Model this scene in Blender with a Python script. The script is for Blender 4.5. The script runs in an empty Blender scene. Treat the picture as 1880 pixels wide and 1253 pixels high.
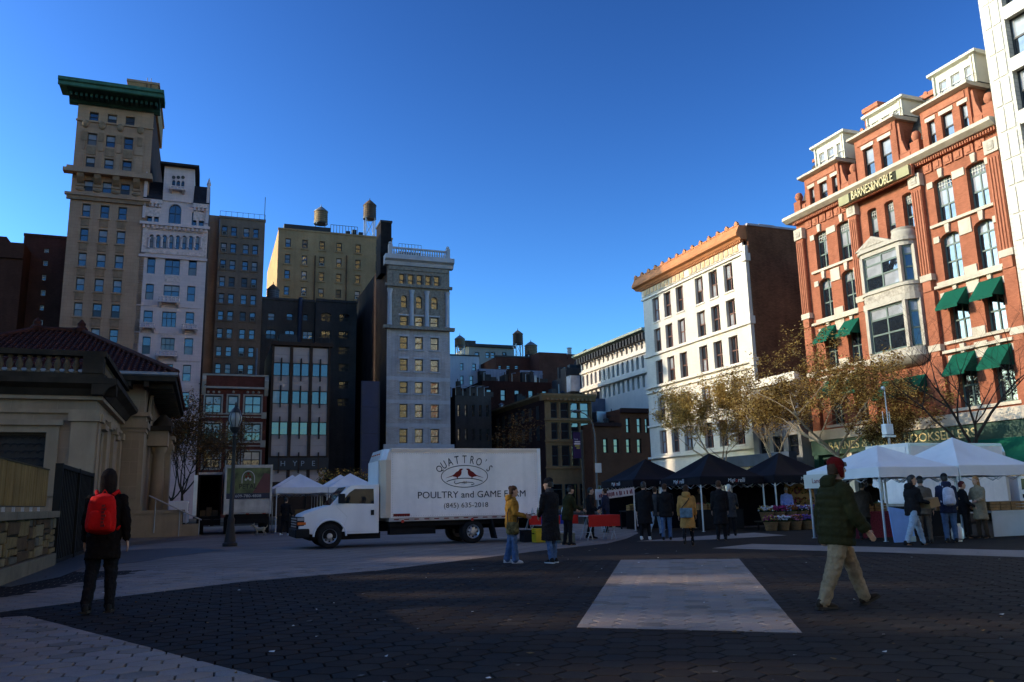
import bpy, bmesh, math, random
from mathutils import Vector, Matrix
random.seed(7)
R = math.radians
scene = bpy.context.scene
COL = scene.collection

# ------------------------------------------------------------------ camera
PITCH, ROLL, FPX, CX, CY, EYE = R(11.1), 0.022, 1500.0, 940.0, 626.5, 1.31
_f = Vector((0, math.cos(PITCH), math.sin(PITCH)))
_u0 = Vector((0, -math.sin(PITCH), math.cos(PITCH)))
_r0 = Vector((1, 0, 0))
_rt = _r0 * math.cos(ROLL) - _u0 * math.sin(ROLL)
_up = _u0 * math.cos(ROLL) + _r0 * math.sin(ROLL)
cam = bpy.data.objects.new('camera', bpy.data.cameras.new('camera'))
COL.objects.link(cam)
cam.data.sensor_width = 36.0
cam.data.lens = 36.0 * FPX / 1880.0
cam.data.clip_end = 5000
cam.matrix_world = Matrix(((_rt.x, _up.x, -_f.x, 0), (_rt.y, _up.y, -_f.y, 0), (_rt.z, _up.z, -_f.z, EYE), (0, 0, 0, 1)))
scene.camera = cam

# ------------------------------------------------------------------ sky, sun, exposure
SUN_EL = R(20.5)
SUN_HEAD = R(-89.5)          # compass heading of the sun, measured from +Y towards +X
world = bpy.data.worlds.new('World')
scene.world = world
world.use_nodes = True
nt = world.node_tree
nt.nodes.clear()
sky = nt.nodes.new('ShaderNodeTexSky')
sky.sky_type = 'NISHITA'
sky.sun_disc = False
sky.sun_elevation = SUN_EL
sky.sun_rotation = SUN_HEAD
sky.altitude = 0
sky.air_density = 1.0
sky.dust_density = 1.0
sky.ozone_density = 1.5
bg = nt.nodes.new('ShaderNodeBackground')
bg.inputs['Strength'].default_value = 0.066
out = nt.nodes.new('ShaderNodeOutputWorld')
hs = nt.nodes.new('ShaderNodeGamma')                      # the contrasty film look of the photograph's sky
hs.inputs['Gamma'].default_value = 2.05
nt.links.new(sky.outputs[0], hs.inputs['Color'])
tint = nt.nodes.new('ShaderNodeMix'); tint.data_type = 'RGBA'; tint.blend_type = 'MULTIPLY'
tint.inputs[0].default_value = 1.0
tint.inputs[7].default_value = (0.60, 0.92, 1.14, 1)      # the deep winter blue of the photograph
nt.links.new(hs.outputs[0], tint.inputs[6])
nt.links.new(tint.outputs[2], bg.inputs['Color'])
nt.links.new(bg.outputs[0], out.inputs['Surface'])

to_sun = Vector((math.sin(SUN_HEAD) * math.cos(SUN_EL), math.cos(SUN_HEAD) * math.cos(SUN_EL), math.sin(SUN_EL)))
sl = bpy.data.lights.new('sun', 'SUN')
sl.energy = 5.0
sl.angle = R(0.53)
sl.color = (1.0, 0.83, 0.60)
sun = bpy.data.objects.new('sun', sl)
COL.objects.link(sun)
sun.rotation_euler = to_sun.to_track_quat('Z', 'Y').to_euler()
sun.location = (-60, 0, 60)

scene.view_settings.view_transform = 'Standard'
scene.view_settings.look = 'None'
scene.view_settings.exposure = -0.12
scene.view_settings.gamma = 1.0
scene.view_settings.use_curve_mapping = False

# ------------------------------------------------------------------ street grid: GW runs away along the cross street, GN to the right
GA = R(20.5)
GW = Vector((-math.sin(GA), math.cos(GA), 0))
GN = Vector((math.cos(GA), math.sin(GA), 0))
EYEV = Vector((0, 0, EYE))
def ray(x, y):
    return _f + _rt * ((x - CX) / FPX) + _up * ((CY - y) / FPX)
def gnd(x, y, z=0.0):
    d = ray(x, y)
    return EYEV + d * ((z - EYE) / d.z)
def on_w(x, y, w):
    d = ray(x, y)
    p = EYEV + d * (w / d.dot(GW))
    return p.dot(GN), p.z
def on_n(x, y, n):
    d = ray(x, y)
    p = EYEV + d * (n / d.dot(GN))
    return p.dot(GW), p.z
def wn(w, n, z=0.0):
    return GW * w + GN * n + Vector((0, 0, z))

# ------------------------------------------------------------------ mesh helpers
class MB:
    def __init__(self):
        self.v, self.f, self.m = [], [], []
        self.cur = 0
    def add(self, vs, fs):
        b = len(self.v)
        self.v += [tuple(p) for p in vs]
        for f in fs:
            self.f.append([b + i for i in f])
            self.m.append(self.cur)
        return self
    def quad(self, a, b, c, d):
        return self.add((a, b, c, d), ((0, 1, 2, 3),))
    def box(self, x0, x1, y0, y1, z0, z1):
        return self.add([(x0, y0, z0), (x1, y0, z0), (x1, y1, z0), (x0, y1, z0), (x0, y0, z1), (x1, y0, z1), (x1, y1, z1), (x0, y1, z1)],
                 [(0, 3, 2, 1), (4, 5, 6, 7), (0, 1, 5, 4), (1, 2, 6, 5), (2, 3, 7, 6), (3, 0, 4, 7)])
    def prism(self, poly, a0, a1, axis='x'):
        n = len(poly)
        def P(p, a):
            return (a, p[0], p[1]) if axis == 'x' else ((p[0], a, p[1]) if axis == 'y' else (p[0], p[1], a))
        vs = [P(p, a0) for p in poly] + [P(p, a1) for p in poly]
        fs = [list(range(n))[::-1], list(range(n, 2 * n))] + [(i, (i + 1) % n, n + (i + 1) % n, n + i) for i in range(n)]
        return self.add(vs, fs)
    def tube(self, pts, rads, n=8, cap=True, flat=None):
        pts = [Vector(p) for p in pts]
        if not hasattr(rads, '__len__'):
            rads = [rads] * len(pts)
        b = len(self.v)
        prev = None
        for i, p in enumerate(pts):
            t = (pts[min(i + 1, len(pts) - 1)] - pts[max(i - 1, 0)])
            t = t.normalized() if t.length > 1e-9 else Vector((0, 0, 1))
            ref = Vector((1, 0, 0)) if abs(t.x) < 0.8 else Vector((0, 1, 0))
            if prev is not None:
                ref = prev
            x = (ref - t * ref.dot(t))
            x = x.normalized() if x.length > 1e-6 else t.orthogonal().normalized()
            prev = x
            y = t.cross(x)
            for k in range(n):
                a = 2 * math.pi * k / n
                self.v.append(tuple(p + (x * math.cos(a) + y * math.sin(a)) * rads[i]))
        for i in range(len(pts) - 1):
            for k in range(n):
                k2 = (k + 1) % n
                self.f.append([b + i * n + k, b + i * n + k2, b + (i + 1) * n + k2, b + (i + 1) * n + k])
                self.m.append(self.cur)
        if cap:
            self.f.append([b + k for k in range(n)][::-1]); self.m.append(self.cur)
            e = b + (len(pts) - 1) * n
            self.f.append([e + k for k in range(n)]); self.m.append(self.cur)
        return self
    def lathe(self, prof, n=16, c=(0, 0, 0), axis='z', cap=True):
        b = len(self.v)
        for r, h in prof:
            for k in range(n):
                a = 2 * math.pi * k / n
                p = (r * math.cos(a), r * math.sin(a), h)
                if axis == 'y':
                    p = (p[0], h, p[1])
                if axis == 'x':
                    p = (h, p[0], p[1])
                self.v.append((c[0] + p[0], c[1] + p[1], c[2] + p[2]))
        for i in range(len(prof) - 1):
            for k in range(n):
                k2 = (k + 1) % n
                q = [b + i * n + k, b + i * n + k2, b + (i + 1) * n + k2, b + (i + 1) * n + k]
                self.f.append(q if axis != 'y' else q[::-1]); self.m.append(self.cur)
        if cap:
            self.f.append([b + k for k in range(n)][::-1]); self.m.append(self.cur)
            e = b + (len(prof) - 1) * n
            self.f.append([e + k for k in range(n)]); self.m.append(self.cur)
        return self
    def loft(self, rings, n=12, cap=True):
        """rings: (centre, half-x vector, half-y vector)"""
        b = len(self.v)
        for c, hx, hy in rings:
            c, hx, hy = Vector(c), Vector(hx), Vector(hy)
            for k in range(n):
                a = 2 * math.pi * k / n
                self.v.append(tuple(c + hx * math.cos(a) + hy * math.sin(a)))
        for i in range(len(rings) - 1):
            for k in range(n):
                k2 = (k + 1) % n
                self.f.append([b + i * n + k, b + i * n + k2, b + (i + 1) * n + k2, b + (i + 1) * n + k]); self.m.append(self.cur)
        if cap:
            self.f.append([b + k for k in range(n)][::-1]); self.m.append(self.cur)
            e = b + (len(rings) - 1) * n
            self.f.append([e + k for k in range(n)]); self.m.append(self.cur)
        return self
    def ball(self, c, r, n=10, sx=1, sy=1, sz=1):
        m = max(4, n // 2 + 1)
        rings = []
        for i in range(m + 1):
            a = math.pi * (0.02 + 0.96 * i / m)
            rings.append(((c[0], c[1], c[2] - r * sz * math.cos(a)), (r * sx * math.sin(a), 0, 0), (0, r * sy * math.sin(a), 0)))
        return self.loft(rings, n)
    def mesh(self, name, mats, smooth=False, fix=True):
        me = bpy.data.meshes.new(name)
        me.from_pydata(self.v, [], self.f)
        if not isinstance(mats, (list, tuple)):
            mats = [mats]
        for m in mats:
            me.materials.append(m)
        if len(mats) > 1:
            me.polygons.foreach_set('material_index', self.m)
        if fix:
            bm = bmesh.new(); bm.from_mesh(me)
            bmesh.ops.recalc_face_normals(bm, faces=bm.faces)
            bm.to_mesh(me); bm.free()
        if smooth:
            me.polygons.foreach_set('use_smooth', [True] * len(me.polygons))
            if smooth != 'all':
                me.set_sharp_from_angle(angle=R(40))
        me.update()
        return me
    def build(self, name, mats, parent=None, smooth=False, loc=None, fix=True):
        return link(name, self.mesh(name, mats, smooth, fix), parent, loc)

def link(name, me, parent=None, loc=None):
    o = bpy.data.objects.new(name, me)
    COL.objects.link(o)
    if parent:
        o.parent = parent
    if loc is not None:
        o.location = loc
    return o
def tag(o, label=None, cat=None, group=None, kind=None):
    if label: o['label'] = label
    if cat: o['category'] = cat
    if group: o['group'] = group
    if kind: o['kind'] = kind
    return o
def thing(name, label, cat, loc=(0, 0, 0), rz=0.0, group=None):
    o = bpy.data.objects.new(name, None)
    COL.objects.link(o)
    o.empty_display_size = 0.2
    o.location = loc
    o.rotation_euler = (0, 0, rz)
    return tag(o, label, cat, group)
def bx(parent, name, m, x0, x1, y0, y1, z0, z1):
    return MB().box(x0, x1, y0, y1, z0, z1).build(name, m, parent, fix=False)
def copy_tree(o, parent=None):
    c = o.copy()
    COL.objects.link(c)
    c.parent = parent
    for ch in [k for k in ALLKIDS(o)]:
        copy_tree(ch, c)
    return c
def ALLKIDS(o):
    return list(o.children)
def bevel(o, w=0.01, seg=2, ang=35):
    m = o.modifiers.new('bevel', 'BEVEL')
    m.width = w; m.segments = seg; m.limit_method = 'ANGLE'; m.angle_limit = R(ang)
    m.harden_normals = False
    return o

def text_mesh(s, size, m, depth=0.0, align='CENTER', shear=0.0, space=1.0):
    cu = bpy.data.curves.new('lettering', 'FONT')
    cu.body = s; cu.size = size; cu.extrude = depth; cu.align_x = align; cu.align_y = 'CENTER'
    cu.shear = shear; cu.space_character = space; cu.resolution_u = 3
    ob = bpy.data.objects.new('lettering', cu)
    me = bpy.data.meshes.new_from_object(ob)
    bpy.data.objects.remove(ob); bpy.data.curves.remove(cu)
    me.materials.clear(); me.materials.append(m)
    return me
def text_on(parent, name, s, x, y, z, size, m, width=None, height=None, rx=R(90), rz=0.0, depth=0.004, bold=0.0, **k):
    """upright lettering in the parent's x-z plane, facing -y; scaled to the given width"""
    me = text_mesh(s, size, m, depth, **k)
    xs = [v.co.x for v in me.vertices]; ys = [v.co.y for v in me.vertices]
    if xs and (width or height):
        kx = width / (max(xs) - min(xs)) if width else 1
        ky = height / (max(ys) - min(ys)) if height else kx
        for v in me.vertices:
            v.co.x *= kx; v.co.y *= ky
    o = link(name, me, parent, (x, y, z))
    o.rotation_euler = (rx, 0, rz)
    if ' ' in s: o['kind'] = 'stuff'
    return o

# ------------------------------------------------------------------ materials
MATS = {}
def M(name, col, rough=0.8, var=0.18, scale=1.2, bump=0.0, bscale=25.0, brick=None, streak=0.0, metal=0.0, spec=0.4, col2=None, ior=None, coat=0.0, emit=None, detail=5, fine=0.0, sheen=0.0, vec=None, contrast=(0.3, 0.7)):
    if name in MATS:
        return MATS[name]
    m = bpy.data.materials.new(name)
    m.use_nodes = True
    t = m.node_tree
    N_ = t.nodes; L = t.links
    b = N_['Principled BSDF']
    b.inputs['Roughness'].default_value = rough
    b.inputs['Metallic'].default_value = metal
    b.inputs['Specular IOR Level'].default_value = min(spec, 0.10) if rough >= 0.6 else spec
    if ior: b.inputs['IOR'].default_value = ior
    if coat: b.inputs['Coat Weight'].default_value = coat
    if sheen: b.inputs['Sheen Weight'].default_value = sheen
    b.inputs['Base Color'].default_value = (*col, 1)
    m.diffuse_color = (*col, 1)
    tc = N_.new('ShaderNodeTexCoord')
    src = tc.outputs['Object']
    colout = None
    def mixc(fac, a, bb, mode='MIX'):
        n = N_.new('ShaderNodeMix'); n.data_type = 'RGBA'; n.blend_type = mode
        for k, val in ((0, fac), (6, a), (7, bb)):
            if hasattr(val, 'is_output'):
                L.new(val, n.inputs[k])
            else:
                n.inputs[k].default_value = val if k == 0 else (*val, 1)
        return n.outputs[2]
    def noise(sc, det=detail, vecsrc=None, rgh=0.6):
        n = N_.new('ShaderNodeTexNoise')
        n.inputs['Scale'].default_value = sc; n.inputs['Detail'].default_value = det; n.inputs['Roughness'].default_value = rgh
        L.new(vecsrc or src, n.inputs['Vector'])
        return n.outputs[0]
    def ramp(s, lo=contrast[0], hi=contrast[1]):
        n = N_.new('ShaderNodeMapRange')
        n.inputs[1].default_value = lo; n.inputs[2].default_value = hi
        L.new(s, n.inputs[0])
        return n.outputs[0]
    hgt = None
    dark = tuple(c * (1 - var) for c in col)
    lite = tuple(min(1, c * (1 + var)) for c in (col2 or col)) if not col2 else col2
    if var or col2:
        colout = mixc(ramp(noise(scale)), dark, lite)
    if brick:
        bw, bh, mort, bvar = brick
        sep = N_.new('ShaderNodeSeparateXYZ'); L.new(src, sep.inputs[0])
        ad = N_.new('ShaderNodeMath'); ad.operation = 'ADD'
        L.new(sep.outputs[0], ad.inputs[0]); L.new(sep.outputs[1], ad.inputs[1])
        cb = N_.new('ShaderNodeCombineXYZ'); L.new(ad.outputs[0], cb.inputs[0]); L.new(sep.outputs[2], cb.inputs[1])
        bt = N_.new('ShaderNodeTexBrick')
        bt.inputs['Scale'].default_value = 1.0
        bt.inputs['Brick Width'].default_value = bw; bt.inputs['Row Height'].default_value = bh
        bt.inputs['Mortar Size'].default_value = min(bh * 0.12, 0.02); bt.inputs['Mortar Smooth'].default_value = 0.3
        bt.inputs['Color1'].default_value = (1 - bvar,) * 3 + (1,)
        bt.inputs['Color2'].default_value = (1 + bvar * 0.5,) * 3 + (1,)
        bt.inputs['Mortar'].default_value = (mort,) * 3 + (1,)
        L.new(cb.outputs[0], bt.inputs['Vector'])
        colout = mixc(1.0, colout if colout else col, bt.outputs['Color'], 'MULTIPLY')
        hgt = bt.outputs['Fac']
    if streak:
        mp = N_.new('ShaderNodeMapping'); mp.inputs['Scale'].default_value = (1.6, 1.6, 0.12)
        L.new(src, mp.inputs[0])
        s2 = ramp(noise(1.1, 4, mp.outputs[0]), 0.45, 0.75)
        mul = N_.new('ShaderNodeMath'); mul.operation = 'MULTIPLY'; mul.inputs[1].default_value = streak
        L.new(s2, mul.inputs[0])
        colout = mixc(mul.outputs[0], colout if colout else col, tuple(c * 0.35 for c in col))
    if fine:
        f2 = ramp(noise(bscale * 2.2, 3), 0.3, 0.7)
        fm = mixc(f2, (1 - fine,) * 3, (1 + fine,) * 3)
        colout = mixc(1.0, colout if colout else col, fm, 'MULTIPLY')
    if colout:
        L.new(colout, b.inputs['Base Color'])
    if bump:
        bn = N_.new('ShaderNodeBump'); bn.inputs['Strength'].default_value = bump; bn.inputs['Distance'].default_value = 0.02
        L.new(noise(bscale, 4), bn.inputs['Height'])
        L.new(bn.outputs[0], b.inputs['Normal'])
        if hgt:
            b2 = N_.new('ShaderNodeBump'); b2.inputs['Strength'].default_value = 0.5; b2.inputs['Distance'].default_value = 0.015; b2.invert = True
            L.new(hgt, b2.inputs['Height']); L.new(bn.outputs[0], b2.inputs['Normal']); L.new(b2.outputs[0], b.inputs['Normal'])
    if emit:
        b.inputs['Emission Color'].default_value = (*emit[0], 1); b.inputs['Emission Strength'].default_value = emit[1]
    MATS[name] = m
    return m
def glass(name, col=(0.012, 0.016, 0.022), ior=2.1, wob=0.25, rough=0.03):
    m = M(name, col, rough=rough, var=0.3, scale=0.7, spec=0.5, ior=ior)
    t = m.node_tree
    b = t.nodes['Principled BSDF']
    tc = t.nodes.new('ShaderNodeTexCoord'); n = t.nodes.new('ShaderNodeTexNoise'); n.inputs['Scale'].default_value = 1.6; n.inputs['Detail'].default_value = 1.5
    t.links.new(tc.outputs['Object'], n.inputs['Vector'])
    bn = t.nodes.new('ShaderNodeBump'); bn.inputs['Strength'].default_value = wob; bn.inputs['Distance'].default_value = 0.03
    t.links.new(n.outputs[0], bn.inputs['Height']); t.links.new(bn.outputs[0], b.inputs['Normal'])
    return m

G_DARK = glass('window_glass')
G_WAVY = glass('old_window_glass', wob=0.55)
G_BLIND = glass('window_glass_with_blind', (0.30, 0.30, 0.31), ior=1.6)
G_DIM = glass('dim_window_glass', (0.05, 0.05, 0.048), ior=1.45)
G_CURT = glass('curtained_window_glass', (0.16, 0.135, 0.10), ior=1.7, wob=0.4)
G_SHOP = glass('shop_glass', (0.008, 0.009, 0.010), ior=1.38, wob=0.05)
F_DARK = M('dark_window_frame', (0.035, 0.032, 0.030), 0.5, 0.1)
F_BROWN = M('brown_window_frame', (0.16, 0.065, 0.04), 0.55, 0.15)
F_GREEN = M('green_window_frame', (0.10, 0.14, 0.115), 0.5, 0.1)
F_CREAM = M('cream_window_frame', (0.55, 0.52, 0.45), 0.5, 0.1)

# ------------------------------------------------------------------ windows and walls (local frame: x along the front, y inwards, z up)
_wcache = {}
def _cached(key, fn):
    if key not in _wcache:
        _wcache[key] = fn()
    return _wcache[key]
def window(parent, s0, s1, z0, z1, y=0.25, fm=F_DARK, gl=(G_DARK, G_DARK), bars=((), (0.5,)), fw=0.07, name='window', arch=0.0):
    """bars: fractions of the vertical mullions and of the horizontal rails; every light is a pane of its own"""
    w, h = round(s1 - s0, 2), round(z1 - z0, 2)
    vx = [0.0] + [w * k for k in bars[0]] + [w]
    hz = [0.0] + [h * k for k in bars[1]] + [h]
    t = fw
    def frame():
        mb = MB()
        xs = sorted(set([0, t, w - t, w] + [e for k in vx[1:-1] for e in (k - t / 2, k + t / 2)]))
        zs = sorted(set([0, t, h - t, h] + [e for k in hz[1:-1] for e in (k - t / 2, k + t / 2)]))
        def light(xc, zc):
            for i in range(len(vx) - 1):
                a = vx[i] + (t if i == 0 else t / 2); b = vx[i + 1] - (t if i == len(vx) - 2 else t / 2)
                for j in range(len(hz) - 1):
                    c = hz[j] + (t if j == 0 else t / 2); d = hz[j + 1] - (t if j == len(hz) - 2 else t / 2)
                    if a < xc < b and c < zc < d:
                        return True
            return False
        gx, gz = len(xs), len(zs)
        solid = [[not light((xs[i] + xs[i + 1]) / 2, (zs[j] + zs[j + 1]) / 2) for j in range(gz - 1)] for i in range(gx - 1)]
        for i in range(gx - 1):
            for j in range(gz - 1):
                if not solid[i][j]:
                    continue
                a, b, c, d = xs[i], xs[i + 1], zs[j], zs[j + 1]
                mb.quad((a, 0, c), (b, 0, c), (b, 0, d), (a, 0, d))
                def open_(p, q):
                    return not (0 <= p < gx - 1 and 0 <= q < gz - 1 and solid[p][q])
                if open_(i - 1, j): mb.quad((a, 0.08, c), (a, 0, c), (a, 0, d), (a, 0.08, d))
                if open_(i + 1, j): mb.quad((b, 0, c), (b, 0.08, c), (b, 0.08, d), (b, 0, d))
                if open_(i, j - 1): mb.quad((a, 0.08, c), (b, 0.08, c), (b, 0, c), (a, 0, c))
                if open_(i, j + 1): mb.quad((a, 0, d), (b, 0, d), (b, 0.08, d), (a, 0.08, d))
        bm_ = mb.mesh('window_frame', fm, fix=False)
        return bm_
    o = link(name, _cached(('f', w, h, bars, fm.name, fw), frame), parent, (s0, y, z0))
    n = 0
    for j in range(len(hz) - 1):
        for i in range(len(vx) - 1):
            pw, ph = vx[i + 1] - vx[i], hz[j + 1] - hz[j]
            g = gl[min(j, len(gl) - 1)] if not callable(gl) else gl(i, j)
            me = _cached(('p', round(pw, 3), round(ph, 3), g.name), lambda: MB().quad((0, 0, 0), (pw, 0, 0), (pw, 0, ph), (0, 0, ph)).mesh('pane', g, fix=False))
            link('pane', me, o, (vx[i], 0.045 + 0.02 * ((j + 1) % 2), hz[j]))
            n += 1
    return o
def wall_front(S0, S1, Z0, Z1, ops, rev=0.25, y=0.0):
    """front sheet with real openings; ops: (s0, s1, z0, z1[, arch rise])"""
    mb = MB()
    xs = sorted(set([S0, S1] + [v for o in ops for v in (o[0], o[1])]))
    zs = sorted(set([Z0, Z1] + [v for o in ops for v in (o[2], o[3])]))
    xs = [x for x in xs if S0 <= x <= S1]; zs = [z for z in zs if Z0 <= z <= Z1]
    for j in range(len(zs) - 1):
        c, d = zs[j], zs[j + 1]
        run = None
        for i in range(len(xs)):
            hole = True
            if i < len(xs) - 1:
                xc, zc = (xs[i] + xs[i + 1]) / 2, (c + d) / 2
                hole = any(o[0] < xc < o[1] and o[2] < zc < o[3] for o in ops)
            if not hole and run is None:
                run = xs[i]
            if hole and run is not None:
                mb.quad((run, y, c), (xs[i], y, c), (xs[i], y, d), (run, y, d)); run = None
    for o in ops:
        a, b, c, d = o[:4]
        e = y + rev
        rise = o[4] if len(o) > 4 else 0
        mb.quad((a, y, c), (a, e, c), (a, e, d - rise), (a, y, d - rise))
        mb.quad((b, e, c), (b, y, c), (b, y, d - rise), (b, e, d - rise))
        mb.quad((a, y, c), (b, y, c), (b, e, c), (a, e, c))
        if not rise:
            mb.quad((a, e, d), (b, e, d), (b, y, d), (a, y, d))
        else:
            hw, m_ = (b - a) / 2, (a + b) / 2
            k = 8
            pts = [(m_ - hw * math.cos(math.pi * i / k), d - rise + rise * math.sin(math.pi * i / k)) for i in range(k + 1)]
            for i in range(k):
                (x0, z0), (x1, z1) = pts[i], pts[i + 1]
                mb.quad((x0, e, z0), (x1, e, z1), (x1, y, z1), (x0, y, z0))
                cx = a if i < k // 2 else b
                mb.add([(x0, y, z0), (x1, y, z1), (x1, y, d), (x0, y, d)], [(0, 1, 2, 3)])
    return mb
def shell(mb, S0, S1, D, Z0, Z1, left=True, right=True, y=0.0, roof=True, back=True):
    if left: mb.quad((S0, D, Z0), (S0, y, Z0), (S0, y, Z1), (S0, D, Z1))
    if right: mb.quad((S1, y, Z0), (S1, D, Z0), (S1, D, Z1), (S1, y, Z1))
    if roof: mb.quad((S0, y, Z1), (S1, y, Z1), (S1, D, Z1), (S0, D, Z1))
    if back: mb.quad((S1, D, Z0), (S0, D, Z0), (S0, D, Z1), (S1, D, Z1))
    return mb
# ------------------------------------------------------------------ ground
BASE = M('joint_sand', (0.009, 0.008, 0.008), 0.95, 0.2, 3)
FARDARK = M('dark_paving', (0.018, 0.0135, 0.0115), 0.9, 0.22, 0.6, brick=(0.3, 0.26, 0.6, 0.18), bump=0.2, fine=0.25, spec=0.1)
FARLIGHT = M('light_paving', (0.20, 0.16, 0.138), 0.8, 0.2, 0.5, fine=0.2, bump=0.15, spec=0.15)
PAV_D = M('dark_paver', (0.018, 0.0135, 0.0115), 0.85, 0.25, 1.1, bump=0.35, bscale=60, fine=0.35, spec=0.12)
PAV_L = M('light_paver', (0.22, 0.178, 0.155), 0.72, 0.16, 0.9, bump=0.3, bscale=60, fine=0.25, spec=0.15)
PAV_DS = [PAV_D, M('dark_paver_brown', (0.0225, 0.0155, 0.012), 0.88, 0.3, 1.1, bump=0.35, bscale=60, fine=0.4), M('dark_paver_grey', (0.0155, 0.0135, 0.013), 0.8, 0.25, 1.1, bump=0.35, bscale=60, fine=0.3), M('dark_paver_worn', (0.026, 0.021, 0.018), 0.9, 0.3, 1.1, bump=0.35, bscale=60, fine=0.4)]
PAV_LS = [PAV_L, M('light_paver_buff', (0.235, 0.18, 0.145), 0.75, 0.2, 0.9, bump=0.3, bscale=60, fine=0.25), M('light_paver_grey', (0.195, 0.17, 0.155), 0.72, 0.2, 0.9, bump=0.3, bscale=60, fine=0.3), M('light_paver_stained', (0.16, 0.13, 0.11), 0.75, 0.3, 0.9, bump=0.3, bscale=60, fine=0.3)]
def pick(k, rr):
    return rr.choices((0, 1, 2, 3), (5, 3, 3, 1.2))[0]
def paving_tex(m, sx, sy):
    t = m.node_tree
    for n in t.nodes:
        if n.type == 'TEX_BRICK':
            for l in list(n.inputs['Vector'].links):
                t.links.remove(l)
            tc = t.nodes.new('ShaderNodeTexCoord')
            t.links.new(tc.outputs['Object'], n.inputs['Vector'])
            n.inputs['Mortar Size'].default_value = 0.012
paving_tex(FARDARK, .3, .26)
# square setts on the far light paving
_t = FARLIGHT.node_tree
_b = _t.nodes['Principled BSDF']
_src = _b.inputs['Base Color'].links[0].from_socket
_bt = _t.nodes.new('ShaderNodeTexBrick'); _bt.offset = 0.0
_bt.inputs['Scale'].default_value = 1; _bt.inputs['Brick Width'].default_value = 0.62; _bt.inputs['Row Height'].default_value = 0.62; _bt.inputs['Mortar Size'].default_value = 0.035; _bt.inputs['Mortar Smooth'].default_value = 0.4
_bt.inputs['Color1'].default_value = (.92, .92, .92, 1); _bt.inputs['Color2'].default_value = (1.06, 1.06, 1.06, 1); _bt.inputs['Mortar'].default_value = (.58, .58, .6, 1)
_tc = _t.nodes.new('ShaderNodeTexCoord'); _mp = _t.nodes.new('ShaderNodeMapping'); _mp.inputs['Rotation'].default_value = (0, 0, GA)
_t.links.new(_tc.outputs['Object'], _mp.inputs[0]); _t.links.new(_mp.outputs[0], _bt.inputs['Vector'])
_mx = _t.nodes.new('ShaderNodeMix'); _mx.data_type = 'RGBA'; _mx.blend_type = 'MULTIPLY'; _mx.inputs[0].default_value = 1
_t.links.new(_src, _mx.inputs[6]); _t.links.new(_bt.outputs[0], _mx.inputs[7]); _t.links.new(_mx.outputs[2], _b.inputs['Base Color'])

ground = MB().quad((-1500, -1500, -0.03), (1500, -1500, -0.03), (1500, 1500, -0.03), (-1500, 1500, -0.03)).build('ground', BASE, fix=False)
tag(ground, 'dark ground under the square reaching to the horizon', kind='structure')
YF = 18.7
far = MB().quad((-45, YF, -0.010), (90, YF, -0.010), (90, 75, -0.010), (-45, 75, -0.010)).build('far_paving', FARDARK, fix=False)
tag(far, 'dark paved part of the square beyond the white box truck', kind='structure')
side_ = MB()
side_.quad((-60, -30, -0.014), (-17, -30, -0.014), (-17, YF, -0.014), (-60, YF, -0.014))
side_.quad((17, -30, -0.014), (60, -30, -0.014), (60, YF, -0.014), (17, YF, -0.014))
side_.quad((-15.99, -30, -0.014), (15.99, -30, -0.014), (15.99, 4.2, -0.014), (-15.99, 4.2, -0.014))
tag(side_.build('side_paving', FARDARK, fix=False), 'dark paving either side of the camera', kind='structure')
road = MB().quad(*[tuple(wn(w, n, -0.012)) for w, n in ((84, -60), (84, 46), (101, 46), (101, -60))]).build('road', M('asphalt', (0.045, 0.045, 0.047), 0.85, 0.2, 2, bump=0.2), fix=False)
tag(road, 'asphalt street in front of the tall building row', kind='structure')
walk = MB().prism([tuple(wn(w, n))[:2] for w, n in ((101.2, -60), (101.2, 46), (104.9, 46), (104.9, -60))], -0.02, 0.13, axis='z').build('pavement', FARLIGHT)
tag(walk, 'raised pavement with kerb along the tall building row', kind='structure')
st2 = MB().quad(*[tuple(wn(w, n, -0.013)) for w, n in ((20, 36.5), (20, 43.5), (83.9, 43.5), (83.9, 36.5))]).build('road', M('asphalt', (0.045,) * 3), fix=False)
tag(st2, 'asphalt side street in front of the red brick bookstore', kind='structure')
wk2 = MB().prism([tuple(wn(w, n))[:2] for w, n in ((20, 43.7), (83, 43.7), (83, 48.2), (20, 48.2))], -0.02, 0.13, axis='z').build('pavement', FARLIGHT)
tag(wk2, 'raised pavement with kerb under the bookstore front', kind='structure')

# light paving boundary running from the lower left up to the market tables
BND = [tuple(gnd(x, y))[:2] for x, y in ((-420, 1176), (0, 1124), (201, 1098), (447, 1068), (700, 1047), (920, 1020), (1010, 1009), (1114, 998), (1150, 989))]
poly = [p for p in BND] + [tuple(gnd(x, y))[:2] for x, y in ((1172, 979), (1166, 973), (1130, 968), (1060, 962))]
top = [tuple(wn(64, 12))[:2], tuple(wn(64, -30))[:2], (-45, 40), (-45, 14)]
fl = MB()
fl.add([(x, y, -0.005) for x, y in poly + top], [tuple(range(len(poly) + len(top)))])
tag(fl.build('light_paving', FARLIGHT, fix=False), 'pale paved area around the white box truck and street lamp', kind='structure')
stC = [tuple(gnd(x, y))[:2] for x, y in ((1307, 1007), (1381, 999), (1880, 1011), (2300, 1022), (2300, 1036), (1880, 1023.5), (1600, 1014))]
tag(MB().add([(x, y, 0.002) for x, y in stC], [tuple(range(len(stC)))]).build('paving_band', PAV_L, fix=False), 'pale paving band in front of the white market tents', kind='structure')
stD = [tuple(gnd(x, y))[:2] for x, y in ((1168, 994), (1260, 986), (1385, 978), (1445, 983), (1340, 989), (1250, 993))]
tag(MB().add([(x, y, -0.004) for x, y in stD], [tuple(range(len(stD)))]).build('paving_band', PAV_L, fix=False), 'thin pale paving band at the feet of the dark market tents', kind='structure')
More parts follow.
